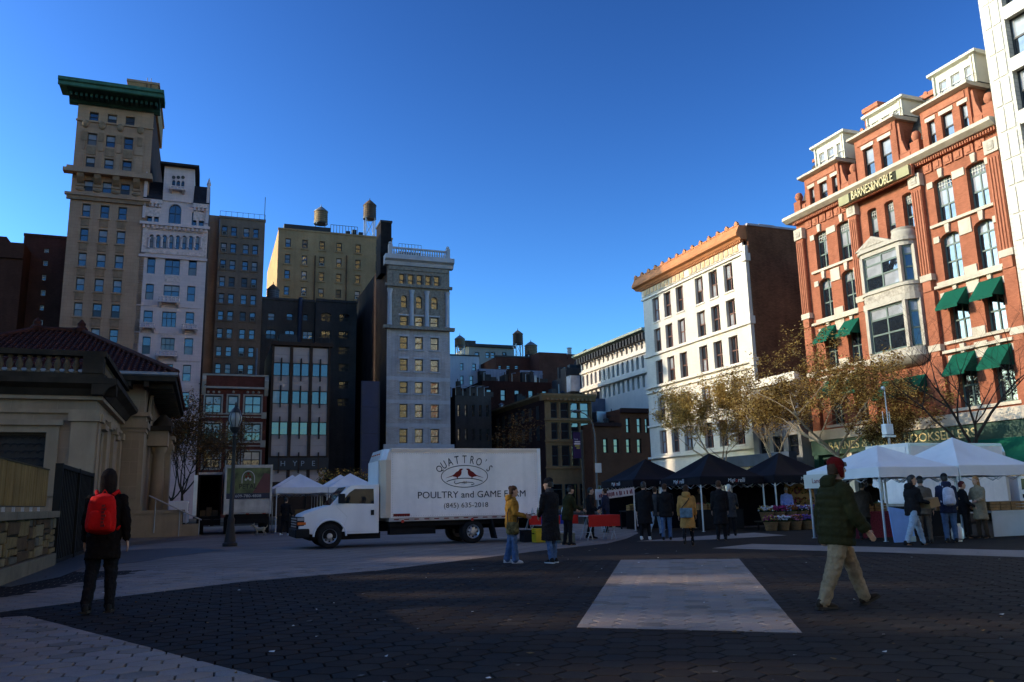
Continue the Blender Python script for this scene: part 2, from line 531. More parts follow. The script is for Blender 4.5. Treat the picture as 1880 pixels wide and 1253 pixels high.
# damp patches near the planter wall
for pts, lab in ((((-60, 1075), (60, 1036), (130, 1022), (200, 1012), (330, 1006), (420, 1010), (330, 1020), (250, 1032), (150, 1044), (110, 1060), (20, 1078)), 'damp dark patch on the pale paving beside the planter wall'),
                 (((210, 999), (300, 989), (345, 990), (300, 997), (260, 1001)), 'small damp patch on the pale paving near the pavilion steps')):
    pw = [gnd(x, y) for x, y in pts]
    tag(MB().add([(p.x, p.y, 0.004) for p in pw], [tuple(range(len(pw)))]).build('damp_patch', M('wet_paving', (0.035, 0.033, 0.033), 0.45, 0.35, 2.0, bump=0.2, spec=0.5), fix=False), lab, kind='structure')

# ---- hexagonal pavers, cut at the colour borders
def split(poly, a, b):
    """left of a->b, right of a->b"""
    def side(p):
        return (b[0] - a[0]) * (p[1] - a[1]) - (b[1] - a[1]) * (p[0] - a[0])
    L_, Rr = [], []
    n = len(poly)
    for i in range(n):
        p, r = poly[i], poly[(i + 1) % n]
        sp, sr = side(p), side(r)
        if sp >= 0: L_.append(p)
        if sp <= 0: Rr.append(p)
        if sp * sr < 0:
            k = sp / (sp - sr)
            m_ = (p[0] + (r[0] - p[0]) * k, p[1] + (r[1] - p[1]) * k)
            L_.append(m_); Rr.append(m_)
    return (L_ if len(L_) > 2 else None), (Rr if len(Rr) > 2 else None)
def parea(p):
    return abs(sum(p[i][0] * p[(i + 1) % len(p)][1] - p[(i + 1) % len(p)][0] * p[i][1] for i in range(len(p)))) / 2
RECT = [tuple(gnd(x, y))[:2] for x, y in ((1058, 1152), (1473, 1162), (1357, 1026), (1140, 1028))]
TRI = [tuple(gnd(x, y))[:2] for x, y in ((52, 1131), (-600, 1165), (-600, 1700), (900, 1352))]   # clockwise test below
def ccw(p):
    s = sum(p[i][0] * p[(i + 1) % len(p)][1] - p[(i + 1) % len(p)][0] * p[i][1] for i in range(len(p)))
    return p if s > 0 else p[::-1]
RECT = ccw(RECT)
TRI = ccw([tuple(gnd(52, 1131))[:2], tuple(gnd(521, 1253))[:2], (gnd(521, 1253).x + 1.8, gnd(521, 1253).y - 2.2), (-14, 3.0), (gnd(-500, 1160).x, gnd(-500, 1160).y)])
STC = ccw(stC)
def cut(pieces, region):
    ins, outs = [], []
    for p in pieces:
        cur = p
        for i in range(len(region)):
            if not cur: break
            a, b = region[i], region[(i + 1) % len(region)]
            L_, Rr = split(cur, a, b)
            if Rr: outs.append(Rr)
            cur = L_
        if cur: ins.append(cur)
    return ins, outs
def hexes():
    r = 0.168
    ang = R(-11)
    ca, sa = math.cos(ang), math.sin(ang)
    dx, dy = r * 1.5, r * math.sqrt(3)
    for i in range(-90, 91):
        for j in range(-30, 60):
            hx = i * dx
            hy = 11 + j * dy + (dy / 2 if i % 2 else 0)
            x, y = hx * ca - hy * sa - 2.1, hx * sa + hy * ca + 0.2
            if y < 4.4 or y > YF - 0.12: continue
            if abs(x) > 0.66 * y + 4.6: continue
            yield (x, y), [(x + (r - 0.0095) * math.cos(ang + math.pi / 3 * k), y + (r - 0.0095) * math.sin(ang + math.pi / 3 * k)) for k in range(6)]
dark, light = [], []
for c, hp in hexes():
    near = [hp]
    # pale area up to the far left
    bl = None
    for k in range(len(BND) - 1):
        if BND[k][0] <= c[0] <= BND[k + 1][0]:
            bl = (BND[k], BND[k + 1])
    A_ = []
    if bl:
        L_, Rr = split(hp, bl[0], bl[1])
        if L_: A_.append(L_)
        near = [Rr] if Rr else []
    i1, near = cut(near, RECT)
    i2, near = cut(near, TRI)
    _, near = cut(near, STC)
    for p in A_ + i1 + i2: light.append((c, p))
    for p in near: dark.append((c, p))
def paver_mesh(mb, p, cx, cy, rr):
    n = len(p)
    zt = rr.uniform(-0.0025, 0.001)
    tx, ty = rr.uniform(-.006, .006), rr.uniform(-.006, .006)
    m_ = (sum(q_[0] for q_ in p) / n, sum(q_[1] for q_ in p) / n)
    top_ = [((q_[0] * .965 + m_[0] * .035) - cx, (q_[1] * .965 + m_[1] * .035) - cy) for q_ in p]
    vs = [(q_[0] - cx, q_[1] - cy, -0.028) for q_ in p] + [(q_[0] - cx, q_[1] - cy, zt - 0.006) for q_ in p] + [(x, y, zt + (x + cx - m_[0]) * tx + (y + cy - m_[1]) * ty) for x, y in top_]
    fs = [tuple(2 * n + k for k in range(n))] + [(n + k, n + (k + 1) % n, 2 * n + (k + 1) % n, 2 * n + k) for k in range(n)] + [(k, (k + 1) % n, n + (k + 1) % n, n + k) for k in range(n)]
    mb.add(vs, fs)
pav = thing('plaza_paving', 'hexagonal dark and pale paving stones covering the square', None)
del_cat = pav.get('category')
tag(pav, kind='structure')
rr = random.Random(3)
allp = [(c, p, 0) for c, p in dark] + [(c, p, 1) for c, p in light]
allp = [a for a in allp if parea([tuple(v) for v in a[1]]) > 0.0006]
allp.sort(key=lambda a: (abs(a[0][0]) > 0.615 * a[0][1], a[0][1]))
mbs = (MB(), MB())
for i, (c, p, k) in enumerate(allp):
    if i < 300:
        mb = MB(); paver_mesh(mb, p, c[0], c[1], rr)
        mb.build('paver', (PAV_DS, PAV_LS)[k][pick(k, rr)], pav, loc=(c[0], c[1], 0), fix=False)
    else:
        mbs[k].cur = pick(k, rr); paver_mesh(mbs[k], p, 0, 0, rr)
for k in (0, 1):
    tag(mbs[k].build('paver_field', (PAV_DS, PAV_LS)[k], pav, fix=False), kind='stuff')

# scraps, gum and leaves lying about
lit = MB(); rl = random.Random(8)
for i in range(240):
    y = rl.uniform(5.8, 24); x = rl.uniform(-.6, .6) * y
    s = rl.uniform(.012, .035) * (1 if rl.random() < .85 else 1.8); a = rl.uniform(0, 6.28); k = rl.uniform(.4, 1)
    lit.cur = 0 if rl.random() < .25 else (1 if rl.random() < .5 else 2)
    c_, s_ = math.cos(a) * s, math.sin(a) * s
    lit.add([(x - c_, y - s_, .006), (x + s_ * k, y - c_ * k, .008 + rl.uniform(0, .012)), (x + c_, y + s_, .006), (x - s_ * k, y + c_ * k, .007)], [(0, 1, 2, 3)])
tag(lit.build('litter', [M('paper_scrap', (0.6, 0.58, 0.55), 0.8), M('dry_leaf', (0.16, 0.09, 0.03), 0.8, 0.3), M('gum_spot', (0.10, 0.09, 0.085), 0.8)], fix=False), 'scraps of paper and dry leaves scattered on the paving', 'litter', kind='stuff')
# ------------------------------------------------------------------ building frames
def east(name, label, w, n0, cat='building', group=None):
    t = thing(name, label, cat, wn(w, n0), GA, group)
    def q(x, y):
        n, z = on_w(x, y, w)
        return n - n0, z
    return t, q
def south(name, label, n, w0, cat='building', group=None):
    t = thing(name, label, cat, wn(w0, n), GA - R(90), group)
    def q(x, y):
        w, z = on_n(x, y, n)
        return w0 - w, z
    return t, q
def rnd_glass(p=0.3):
    r_ = random.random
    lo = random.choice((G_DARK, G_DARK, G_DARK, G_WAVY, G_DIM, G_CURT))
    return (lo, G_BLIND if r_() < p else random.choice((G_DARK, G_WAVY, lo)))
def air_units(t, ops, n, seed=1):
    rd = random.Random(seed)
    for o in rd.sample(ops, n):
        w_ = (o[1] - o[0]) * .8; c = (o[0] + o[1]) / 2
        u = bx(t, 'air_conditioner', M('ac_case', (0.30, 0.29, 0.27), 0.6, 0.2), c - w_ / 2, c + w_ / 2, -0.25, 0.24, o[2] + .02, o[2] + .5)
        bx(u, 'grille', BLACKM, c - w_ * .38, c + w_ * .38, -0.262, -0.252, o[2] + .09, o[2] + .43)
def ledge(t, m, s0, s1, z0, z1, out=0.25, y=0.0, name='ledge'):
    return bx(t, name, m, s0, s1, y - out, y + 0.02, z0, z1)
def rows_cols(q, cols, yref, rows, xref):
    cs = [(q(a, yref)[0], q(b, yref)[0]) for a, b in cols]
    rs = [(q(xref, b)[1], q(xref, a)[1]) for a, b in rows]
    return cs, rs
def dentils(t, m, s0, s1, z0, z1, step, y0, y1, name='dentil', fill=0.5):
    """a run of brackets under a cornice: one part of kind stuff when tiny"""
    n = max(1, int((s1 - s0) / step))
    k = (s1 - s0) / n
    mb = MB()
    for i in range(n):
        mb.box(s0 + i * k + k * (1 - fill) / 2, s0 + i * k + k * (1 + fill) / 2, y0, y1, z0, z1)
    return tag(mb.build(name + '_course', m, t, fix=False), kind='stuff')

# palette
TAN = M('tan_stone', (0.385, 0.228, 0.146), 0.85, 0.12, 0.35, brick=(1.0, 0.42, 0.82, 0.06), streak=0.25, bump=0.15, bscale=8)
TAN_TRIM = M('tan_terracotta', (0.25, 0.15, 0.092), 0.8, 0.25, 2.0, bump=0.5, bscale=9)
COPPER = M('verdigris_copper', (0.05, 0.125, 0.088), 0.7, 0.3, 0.5, streak=0.4)
COPPER_D = M('dark_copper', (0.02, 0.05, 0.04), 0.6, 0.3)
BRN_BRICK = M('brown_brick', (0.085, 0.04, 0.028), 0.9, 0.25, 0.4, brick=(0.22, 0.075, 0.7, 0.2), streak=0.3)
RED_DARK = M('dark_red_brick', (0.115, 0.034, 0.024), 0.9, 0.25, 0.5, brick=(0.22, 0.075, 0.8, 0.2), streak=0.2)
PALE = M('pale_pink_stone', (0.60, 0.44, 0.41), 0.8, 0.08, 0.5, brick=(0.9, 0.36, 0.88, 0.06), streak=0.12)
PALE_TRIM = M('carved_pale_stone', (0.58, 0.42, 0.37), 0.8, 0.3, 3.5, bump=0.8, bscale=6)
SLATE = M('dark_slate', (0.03, 0.026, 0.03), 0.7, 0.3, 2.0)
GREYB = M('grey_tan_brick', (0.235, 0.165, 0.125), 0.9, 0.22, 0.25, brick=(0.25, 0.08, 0.8, 0.12), streak=0.35)
GREYD = M('dark_grey_brick', (0.085, 0.075, 0.07), 0.9, 0.25, 0.3, brick=(0.25, 0.08, 0.8, 0.15), streak=0.35)
YELB = M('yellow_brick', (0.345, 0.205, 0.105), 0.9, 0.2, 0.25, brick=(0.25, 0.08, 0.8, 0.12), streak=0.3)
BLACKM = M('black_metal', (0.015, 0.015, 0.017), 0.55, 0.2)
ROOFG = M('roof_felt', (0.05, 0.05, 0.05), 0.9, 0.3)
GREYST = M('grey_white_brick', (0.45, 0.385, 0.365), 0.85, 0.25, 0.25, brick=(0.45, 0.14, 0.72, 0.12), streak=0.5)
GREYST_TRIM = M('carved_grey_stone', (0.23, 0.19, 0.155), 0.85, 0.35, 3.0, bump=0.8, bscale=6)
GREYST_LIGHT = M('light_grey_limestone', (0.44, 0.41, 0.42), 0.8, 0.12, 0.6, streak=0.2)
WOODTANK = M('tank_timber', (0.26, 0.17, 0.095), 0.85, 0.2, 1.0, brick=(0.16, 9.0, 0.55, 0.2))
WOODTANK_D = M('old_tank_timber', (0.12, 0.075, 0.05), 0.85, 0.25, 1.0, brick=(0.16, 9.0, 0.55, 0.2))
TANK_TOP = M('tank_roof_metal', (0.20, 0.19, 0.18), 0.5, 0.2, metal=0.4)
STEEL = M('galvanised_steel', (0.33, 0.33, 0.34), 0.4, 0.15, metal=0.7)

def water_tank(label, w, px0, px1, ytop, ycone, ybot, yleg, mat, roofm=None):
    """timber rooftop tank: hoops, cone, legs"""
    n0, zb = on_w(px0, ybot, w); n1, _ = on_w(px1, ybot, w)
    xm = (px0 + px1) / 2
    zc = on_w(xm, ycone, w)[1]; zt = on_w(xm, ytop, w)[1]; zl = on_w(xm, yleg, w)[1]
    r = (n1 - n0) / 2
    t = thing('water_tank', label, 'water tank', wn(w + r, (n0 + n1) / 2, zl), GA, 'rooftop water tanks')
    zb -= zl; zc -= zl; zt -= zl
    MB().lathe([(r * 0.97, zb), (r, zb + 0.02), (r * 0.97, zc)], 20).build('barrel', mat, t, True)
    MB().lathe([(r * 1.06, zc - 0.05), (r * 1.06, zc), (r * 0.5, zc + (zt - zc) * 0.6), (0.06, zt), (0.05, zt + 0.35)], 20).build('conical_roof', roofm or TANK_TOP, t, True)
    k = 6
    for i in range(k):
        z = zb + (zc - zb) * (i + 0.5) ** 1.15 / k ** 1.15
        MB().lathe([(r * 1.0, z - 0.035), (r * 1.025, z - 0.035), (r * 1.025, z + 0.035), (r * 1.0, z + 0.035)], 20, cap=False).build('hoop', BLACKM, t)
    MB().lathe([(r * 1.05, zb - 0.2), (r * 1.05, zb - 0.005)], 12).build('deck', BLACKM, t)
    for sx in (-1, 1):
        for sy in (-1, 1):
            a = r * 0.7
            MB().box(sx * a - 0.09, sx * a + 0.09, sy * a - 0.09, sy * a + 0.09, 0, zb - 0.2).build('leg', STEEL, t, fix=False)
    H = zb - 0.2
    if H > 1.2:
        nb = max(1, int(H / (2 * r)))
        for i in range(nb):
            z0, z1 = H * i / nb, H * (i + 1) / nb
            for sx in (-1, 1):
                a = r * 0.7
                MB().tube([(-a, sx * a, z0), (a, sx * a, z1)], 0.04, 5).build('brace', STEEL, t)
                MB().tube([(a, sx * a, z0), (-a, sx * a, z1)], 0.04, 5).build('brace', STEEL, t)
                MB().tube([(-a, sx * a, z1), (a, sx * a, z1)], 0.05, 5).build('brace', STEEL, t)
    return t

ROW = 105.0
# ---- far left: dark brick blocks
t, q = east('brick_building', 'dark brown brick building with few tiny windows left of the copper-corniced tower', ROW + 8, -34.0)
sL = q(38, 500)[0]; sR = q(135, 470)[0]; zt = q(90, 437)[1]
ops = [(q(x0, y0)[0], q(x1, y0)[0], q(x0, y1)[1], q(x0, y0)[1]) for x0, x1, y0, y1 in ((81, 90, 456, 464), (79, 88, 478, 488), (77, 85, 504, 515), (75, 84, 532, 543), (73, 81, 560, 570), (70, 79, 587, 597))]
mb = wall_front(sL, sR, 0, zt, ops)
shell(mb, sL, sR, 14, 0, zt).build('wall', M('wine_brick', (0.09, 0.042, 0.033), 0.9, 0.25, 0.3, brick=(0.25, 0.08, 0.8, 0.15), streak=0.3), t)
for o in ops:
    window(t, *o, fm=F_CREAM, gl=(G_DARK, G_BLIND), fw=0.09)
bx(t, 'parapet', BRN_BRICK, sL - 0.05, sR + 0.05, -0.1, 0.3, zt, zt + 0.35)
for x0, x1, y in ((15, 41, 425), (41, 66, 427)):
    a, z = q(x0, y); b, _ = q(x1, y)
    u = bx(t, 'cooling_unit', M('painted_unit', (0.16, 0.2, 0.24), 0.5, 0.15), a, b, 5, 8, zt, z)
    MB().lathe([(0.5, z), (0.55, z + 0.25), (0.5, z + 0.25)], 12, ((a + b) / 2, 6.5, 0)).build('fan_ring', BLACKM, t)
MB().tube([(q(66, 420)[0], 6, zt), (q(66, 420)[0], 6, zt + 2.2)], 0.06, 6).build('pipe', STEEL, t)
t, q = east('brick_building', 'nearly black brick building at the far left edge with a stepped top', ROW + 4, -46.0)
sL = q(-60, 500)[0]; sR = q(40, 500)[0]; zt = q(20, 445)[1]; z2 = q(5, 430)[1]
shell(wall_front(sL, sR, 0, zt, []), sL, sR, 12, 0, zt).build('wall', BRN_BRICK, t)
bx(t, 'stair_bulkhead', BRN_BRICK, sL, q(9, 430)[0], 1, 6, zt, z2)
bx(t, 'ledge', BRN_BRICK, sL, sR, -0.35, 0.02, q(20, 475)[1], q(20, 470)[1])

# ---- tan tower with copper cornice
t, q = east('corner_tower', 'tall narrow tan stone tower with overhanging green copper cornice', ROW, -17.2)
sL, sR = q(112, 560)[0], q(265, 470)[0]
zt = q(270, 196)[1]
cs1, _ = rows_cols(q, ((164, 181), (198, 215), (231, 248)), 214, (), 172)
cs2, _ = rows_cols(q, ((146.5, 162), (180.5, 197), (214, 230)), 432, (), 155)
rs1 = [(q(172, b)[1], q(172, a)[1]) for a, b in ((206, 222), (245, 267), (288.5, 309), (332, 352))]
rs2 = [(q(154, b)[1], q(154, a)[1]) for a, b in ((374, 398), (419, 443), (464, 489), (510, 534), (556, 581), (602, 627), (648, 672), (694, 718))]
ops = [(c[0], c[1], r[0], r[1]) for c in cs1 for r in rs1] + [(c[0], c[1], r[0], r[1]) for c in cs2 for r in rs2]
wall_front(sL, sR, 0, zt, ops, 0.35).build('wall', TAN, t)
shell(MB(), sL, sR, 24, 0, zt, roof=True).build('side_wall', BRN_BRICK, t)
for i, o in enumerate(ops):
    window(t, *o, y=0.3, gl=(G_DARK, G_BLIND) if i % 8 > 4 and random.random() < .7 else rnd_glass(.3), fw=0.09)
# pilasters between the upper windows, panels below windows
for r in (rs1[1], rs1[2]):
    for c0, c1 in ((sL + 0.9, cs1[0][0] - 0.25), (cs1[0][1] + 0.25, cs1[1][0] - 0.25), (cs1[1][1] + 0.25, cs1[2][0] - 0.25), (cs1[2][1] + 0.25, sR - 0.9)):
        bx(t, 'pilaster', TAN, c0, c1, -0.14, 0.0, r[0] - 0.7, r[1] + 0.35)
for c0, c1 in ((sL + 0.9, cs1[0][0] - 0.25), (cs1[0][1] + 0.25, cs1[1][0] - 0.25), (cs1[1][1] + 0.25, cs1[2][0] - 0.25), (cs1[2][1] + 0.25, sR - 0.9)):
    m_ = (c0 + c1) / 2
    MB().ball((m_, -0.12, rs1[0][0] - 0.55), 0.42, 10, 1, 0.7, 1.25).build('lion_mask', TAN_TRIM, t, True)
    bx(t, 'foliate_panel', TAN_TRIM, m_ - 0.3, m_ + 0.3, -0.2, -0.14, rs1[1][1] - 1.1, rs1[1][1] + 0.1)
    MB().prism([(0.0, rs1[3][1] + 0.55), (-0.9, rs1[3][1] + 0.55), (-0.75, rs1[3][1] + 0.1), (-0.3, rs1[3][1] - 0.3), (0.0, rs1[3][1] - 0.5)], m_ - 0.36, m_ + 0.36).build('console', TAN_TRIM, t)
    MB().ball((m_, 0.0, rs1[3][0] + 0.15), 0.5, 10, 1.05, 0.45, 0.5).build('swag', TAN_TRIM, t, True)
    bx(t, 'foliate_panel', TAN_TRIM, m_ - 0.5, m_ + 0.5, -0.16, 0.0, rs1[3][0] + 0.55, rs1[3][1] - 0.55)
for c in cs1:
    bx(t, 'foliate_panel', TAN_TRIM, c[0], c[1], -0.12, 0.0, rs1[2][1] + 0.25, rs1[1][0] - 0.25)
for r in rs2[:7]:
    for c in cs2:
        bx(t, 'foliate_panel', TAN_TRIM, c[0], c[1], -0.1, 0.0, r[0] - 1.15, r[0] - 0.3)
        ledge(t, TAN, c[0] - 0.15, c[1] + 0.15, r[0] - 0.22, r[0] - 0.02, 0.18, name='sill')
zb = rs1[3][1] + 0.55
ledge(t, TAN, sL - 0.9, sR + 0.4, zb + 0.02, zb + 0.45, 1.1)
ledge(t, TAN, sL - 0.6, sR + 0.3, zb + 0.45, zb + 0.9, 0.7)
zf = rs1[3][0] - 0.75
ledge(t, TAN_TRIM, sL - 0.4, sR + 0.2, zf - 0.5, zf, 0.3)
ledge(t, TAN, sL - 0.6, sR + 0.3, zf + 0.004, zf + 0.3, 0.5)
ledge(t, TAN, sL - 0.1, sR + 0.1, rs1[0][0] - 0.25, rs1[0][0] - 0.05, 0.2)
# copper cornice
MB().prism([(0.0, zt - 0.75), (-0.15, zt - 0.75), (-0.3, zt - 0.45), (-0.8, zt - 0.15), (-2.7, zt + 0.05), (-2.7, zt + 0.3), (0.4, zt + 0.3), (0.4, zt - 0.9), (0, zt - 0.9)], sL - 1.0, sR + 0.7).build('cornice_soffit', COPPER_D, t)
MB().prism([(-2.72, zt + 0.02), (-2.9, zt + 0.1), (-2.9, zt + 0.5), (-3.15, zt + 0.6), (-3.15, zt + 1.0), (0.6, zt + 1.1), (0.6, zt + 0.33), (-2.72, zt + 0.33)], sL - 1.9, sR + 1.2).build('copper_cornice', COPPER, t)
dentils(t, COPPER_D, sL - 0.9, sR + 0.6, zt - 0.55, zt - 0.12, 0.55, -1.75, -0.75, 'modillion')
bx(t, 'penthouse', YELB, q(232, 170)[0], q(288, 180)[0], 1.0, 14, zt + 0.5, q(260, 146)[1])
bx(t, 'penthouse_coping', TAN, q(231, 170)[0] - 0.1, q(289, 180)[0] + 0.1, 0.9, 14.1, q(260, 146)[1], q(260, 146)[1] + 0.3)
a, z = q(269, 150)
for dx in (0, 0.45):
    MB().tube([(a + dx, 0.97, z - 3), (a + dx, 0.97, z + 1.0)], 0.04, 6).build('ladder_rail', BLACKM, t)

# ---- pale Moorish building
n0 = on_w(256, 470, ROW)[0]
t, q = east('moorish_building', 'narrow pale pink stone building with Moorish arches and small balconies', ROW, n0 + 0.02)
sL, sR = 0.0, q(382, 420)[0]
zE = q(271, 366)[1]                      # eaves of the side bays
tL, tR, zT = q(301, 330)[0], q(357, 330)[0], q(330, 309)[1]
ops, wins = [], []
def wpx(x0, x1, y0, y1, arch=0.0, **k):
    s0, z1 = q(x0, y0); s1, _ = q(x1, y0); _, z0 = q(x0, y1)
    o = (s0, s1, z0, z1, arch * (s1 - s0) / 2) if arch else (s0, s1, z0, z1)
    ops.append(o); wins.append((o, k))
X2 = ((0.5,), (0.55,))
for x0, x1 in ((271, 280.5), (284, 293)):
    wpx(x0, x1, 380, 408, 1.0)
for x0, x1 in ((353, 362), (366, 375.5)):
    wpx(x0, x1, 388, 415, 1.0)
wpx(311, 334, 374, 411, 1.0, bars=((0.5,), (0.55,)))
for i in range(8):
    wpx(274.5 + 12 * i, 282.5 + 12 * i, 430 + i * .5, 455 + i * .6, 1.0)
for x0, x1, y0, y1, b in ((271, 286, 472, 502, None), (303, 331, 475, 504, X2), (347, 362, 477, 506, None), (268, 283, 521, 550, None), (301, 330, 523, 546, X2), (344, 359, 525, 553, None),
                          (264, 281, 570, 594, None), (298, 324, 572, 600, ((0.33, 0.67), (0.6,))), (341, 357, 573, 597, None), (262, 277, 618, 650, None), (296, 321, 620, 644, ((0.33, 0.67), (0.5,))), (339, 355, 621, 651, None),
                          (257, 273, 670, 700, None), (292, 318, 668, 705, ((0.5,), (0.5,))), (336, 351, 670, 700, None), (294, 316, 720, 750, ((0.33, 0.67), (0.5,))), (333, 348, 720, 750, None), (333, 348, 772, 800, None), (252, 268, 720, 750, None)):
    wpx(x0, x1, y0, y1, 0, **({'bars': b} if b else {}))
wall_front(sL, sR, 0, zE, ops, 0.3).build('wall', PALE, t)
shell(MB(), sL + 0.01, sR, 20, 0, zE, left=False).build('side_wall', BRN_BRICK, t)
for o, k in wins:
    window(t, *o[:4], y=0.27, gl=rnd_glass(.2), **k)
# central tower above the eaves
mbt = MB()
topw = [(q(x0, 335)[0], q(x1, 335)[0], q(325, 345)[1], q(325, 332)[1], 0.25) for x0, x1 in ((316, 322), (324, 331), (333, 339))]
shell(wall_front(tL, tR, zE, zT, topw, 0.3, y=-0.15), tL, tR, 9, zE, zT, y=-0.15).build('belvedere', PALE, t)
for o in topw:
    window(t, *o[:4], y=0.1)
for x in (319, 327.5, 336):
    a, z = q(x, 327)
    MB().lathe([(0.22, -0.2), (0.22, -0.16)], 12, (a, 0, z), axis='y').build('roundel', F_DARK, t)
MB().prism([(-1.0, zT), (-1.0, zT + 0.25), (4.5, zT + 1.3), (10, zT + 0.25), (10, zT)], tL - 0.5, tR + 0.5).build('belvedere_roof', SLATE, t)
for a, b in ((sL, tL - 0.01), (tR + 0.01, sR)):
    MB().prism([(-0.3, zE), (-0.3, zE + 0.12), (2.2, zE + 3.2), (8, zE + 3.2), (8, zE)], a, b).build('mansard_roof', SLATE, t)
    ledge(t, PALE_TRIM, a, b, zE - 0.55, zE - 0.02, 0.3)
    dentils(t, PALE, a, b, zE - 0.95, zE - 0.57, 0.42, -0.3, 0, 'corbel')
    bx(t, 'carved_frieze', PALE_TRIM, a + 0.1, b - 0.1, -0.06, 0.0, zE - 2.2, zE - 1.05)
for a in (sL, sR - 0.35):
    bx(t, 'corner_pier', PALE, a, a + 0.35, -0.25, 0.3, zE - 2.5, zE + 2.6)
    MB().lathe([(0.25, zE + 2.6), (0.28, zE + 2.7), (0.02, zE + 3.6)], 8, (a + 0.18, 0, 0)).build('finial', PALE, t)
za = q(320, 413)[1]
ledge(t, PALE, sL - 0.2, sR + 0.2, za - 0.35, za, 0.5)
dentils(t, PALE, sL, sR, za - 0.75, za - 0.37, 0.5, -0.4, 0, 'corbel')
zb0, zb1 = q(320, 462)[1], q(320, 425)[1]
a0, a1 = q(269, 445)[0], q(371, 445)[0]
for nm, b in (('arcade_frame', (a0 - 0.5, a1 + 0.5, zb1, zb1 + 0.5)), ('arcade_frame', (a0 - 0.5, a1 + 0.5, zb0 - 0.45, zb0))):
    bx(t, nm, PALE_TRIM, b[0], b[1], -0.14, 0, b[2], b[3])
for a in (a0 - 0.5, a1):
    bx(t, 'arcade_frame', PALE_TRIM, a, a + 0.5, -0.14, 0, zb0 + 0.002, zb1 - 0.002)
for i in range(9):
    a, z0 = q(272.5 + 12 * i, 456); _, z1 = q(272.5 + 12 * i, 437)
    MB().lathe([(0.2, z0), (0.12, z0 + 0.15), (0.11, z1 - 0.2), (0.2, z1)], 8, (a, -0.1, 0)).build('colonnette', PALE, t)
ledge(t, PALE, sL - 0.1, sR + 0.1, zb0 - 1.0, zb0 - 0.7, 0.25)
def balcony(x0, x1, y0, y1):
    a, z1 = q(x0, y0); b, _ = q(x1, y0); _, z0 = q(x0, y1)
    h = z1 - z0
    p = bx(t, 'balcony', PALE, a, b, -0.95, -0.02, z0 + h * 0.3, z0 + h * 0.42)
    bx(t, 'balcony_rail', PALE, a, b, -0.95, -0.8, z1 - 0.12, z1)
    n = max(4, int((b - a) / 0.36))
    for i in range(n):
        c = a + 0.12 + (b - a - 0.24) * i / (n - 1)
        MB().lathe([(0.07, z0 + h * 0.425), (0.11, z0 + h * 0.6), (0.06, z0 + h * 0.75), (0.1, z1 - 0.125)], 6, (c, -0.87, 0)).build('baluster', PALE, p)
    for c in (a + 0.1, b - 0.35):
        MB().prism([(-0.02, z0 - 0.2), (-0.02, z0 + h * 0.295), (-0.85, z0 + h * 0.295), (-0.7, z0 + h * 0.1)], c, c + 0.25).build('bracket', PALE, t)
balcony(311, 341, 345, 354)
balcony(292, 331, 546, 562)
balcony(257, 286, 594, 608)
balcony(334, 363, 597, 611)
balcony(286, 327, 645, 660)
for x0, x1, y0, y1 in ((303, 330, 506, 519), (296, 318, 612, 618)):
    a, z1 = q(x0, y0); b, z0 = q(x1, y1)
    bx(t, 'carved_panel', PALE_TRIM, a, b, -0.05, 0, z0, z1)
for y in (563, 612, 661, 712):
    z = q(320, y)[1]
    ledge(t, PALE, sL, sR, z - 0.12, z, 0.08, name='string_course')
z = q(320, 757)[1]
ledge(t, PALE_TRIM, sL - 0.1, sR + 0.1, z - 1.2, z, 0.3)

# ---- grey-tan apartment block with four window columns
n0 = on_w(403, 420, ROW + 22)[0]
t, q = east('apartment_block', 'grey tan brick block with four columns of sash windows behind the Moorish building', ROW + 22, n0)
sL, sR, zt = 0, q(486, 430)[0], q(445, 404)[1]
cs, rs = rows_cols(q, ((407, 417.5), (424, 435), (447, 458), (464.5, 475)), 424, ((415, 432), (446, 463), (477, 494), (508, 526), (539, 557), (571, 588), (603, 621), (636, 654), (668, 686), (700, 718)), 412)
ops = [(c[0], c[1], r[0], r[1]) for r in rs for c in cs]
shell(wall_front(sL, sR, 0, zt, ops), sL, sR, 16, 0, zt).build('wall', GREYB, t)
for o in ops:
    window(t, *o, gl=rnd_glass(.35), fm=F_DARK, fw=0.1)
for o in ops:
    ledge(t, GREYB, o[0] - 0.15, o[1] + 0.15, o[2] - 0.25, o[2] - 0.02, 0.15, name='sill')
air_units(t, ops, 9, 3)
bx(t, 'coping', GREYB, sL - 0.1, sR + 0.1, -0.12, 0.5, zt, zt + 0.35)
bx(t, 'stair_wing', GREYB, q(372, 420)[0], sL - 0.01, 1.2, 14, 0, q(393, 391)[1])
for i in range(9):
    s = sL + (sR - sL) * i / 8
    MB().tube([(s, 0.2, zt + 0.3), (s, 0.2, zt + 1.2)], 0.03, 5).build('railing_post', BLACKM, t)
MB().tube([(sL, 0.2, zt + 1.2), (sR, 0.2, zt + 1.2)], 0.03, 5).build('top_rail', BLACKM, t)
MB().tube([(sR - 0.1, 0.4, zt), (sR - 0.1, 0.4, zt + 4.2)], 0.05, 5).build('aerial', BLACKM, t)
MB().tube([(sR - 0.5, -0.15, 0), (sR - 0.5, -0.15, q(470, 640)[1])], 0.16, 8).build('flue', M('blue_grey_pipe', (0.2, 0.24, 0.3), 0.5), t)

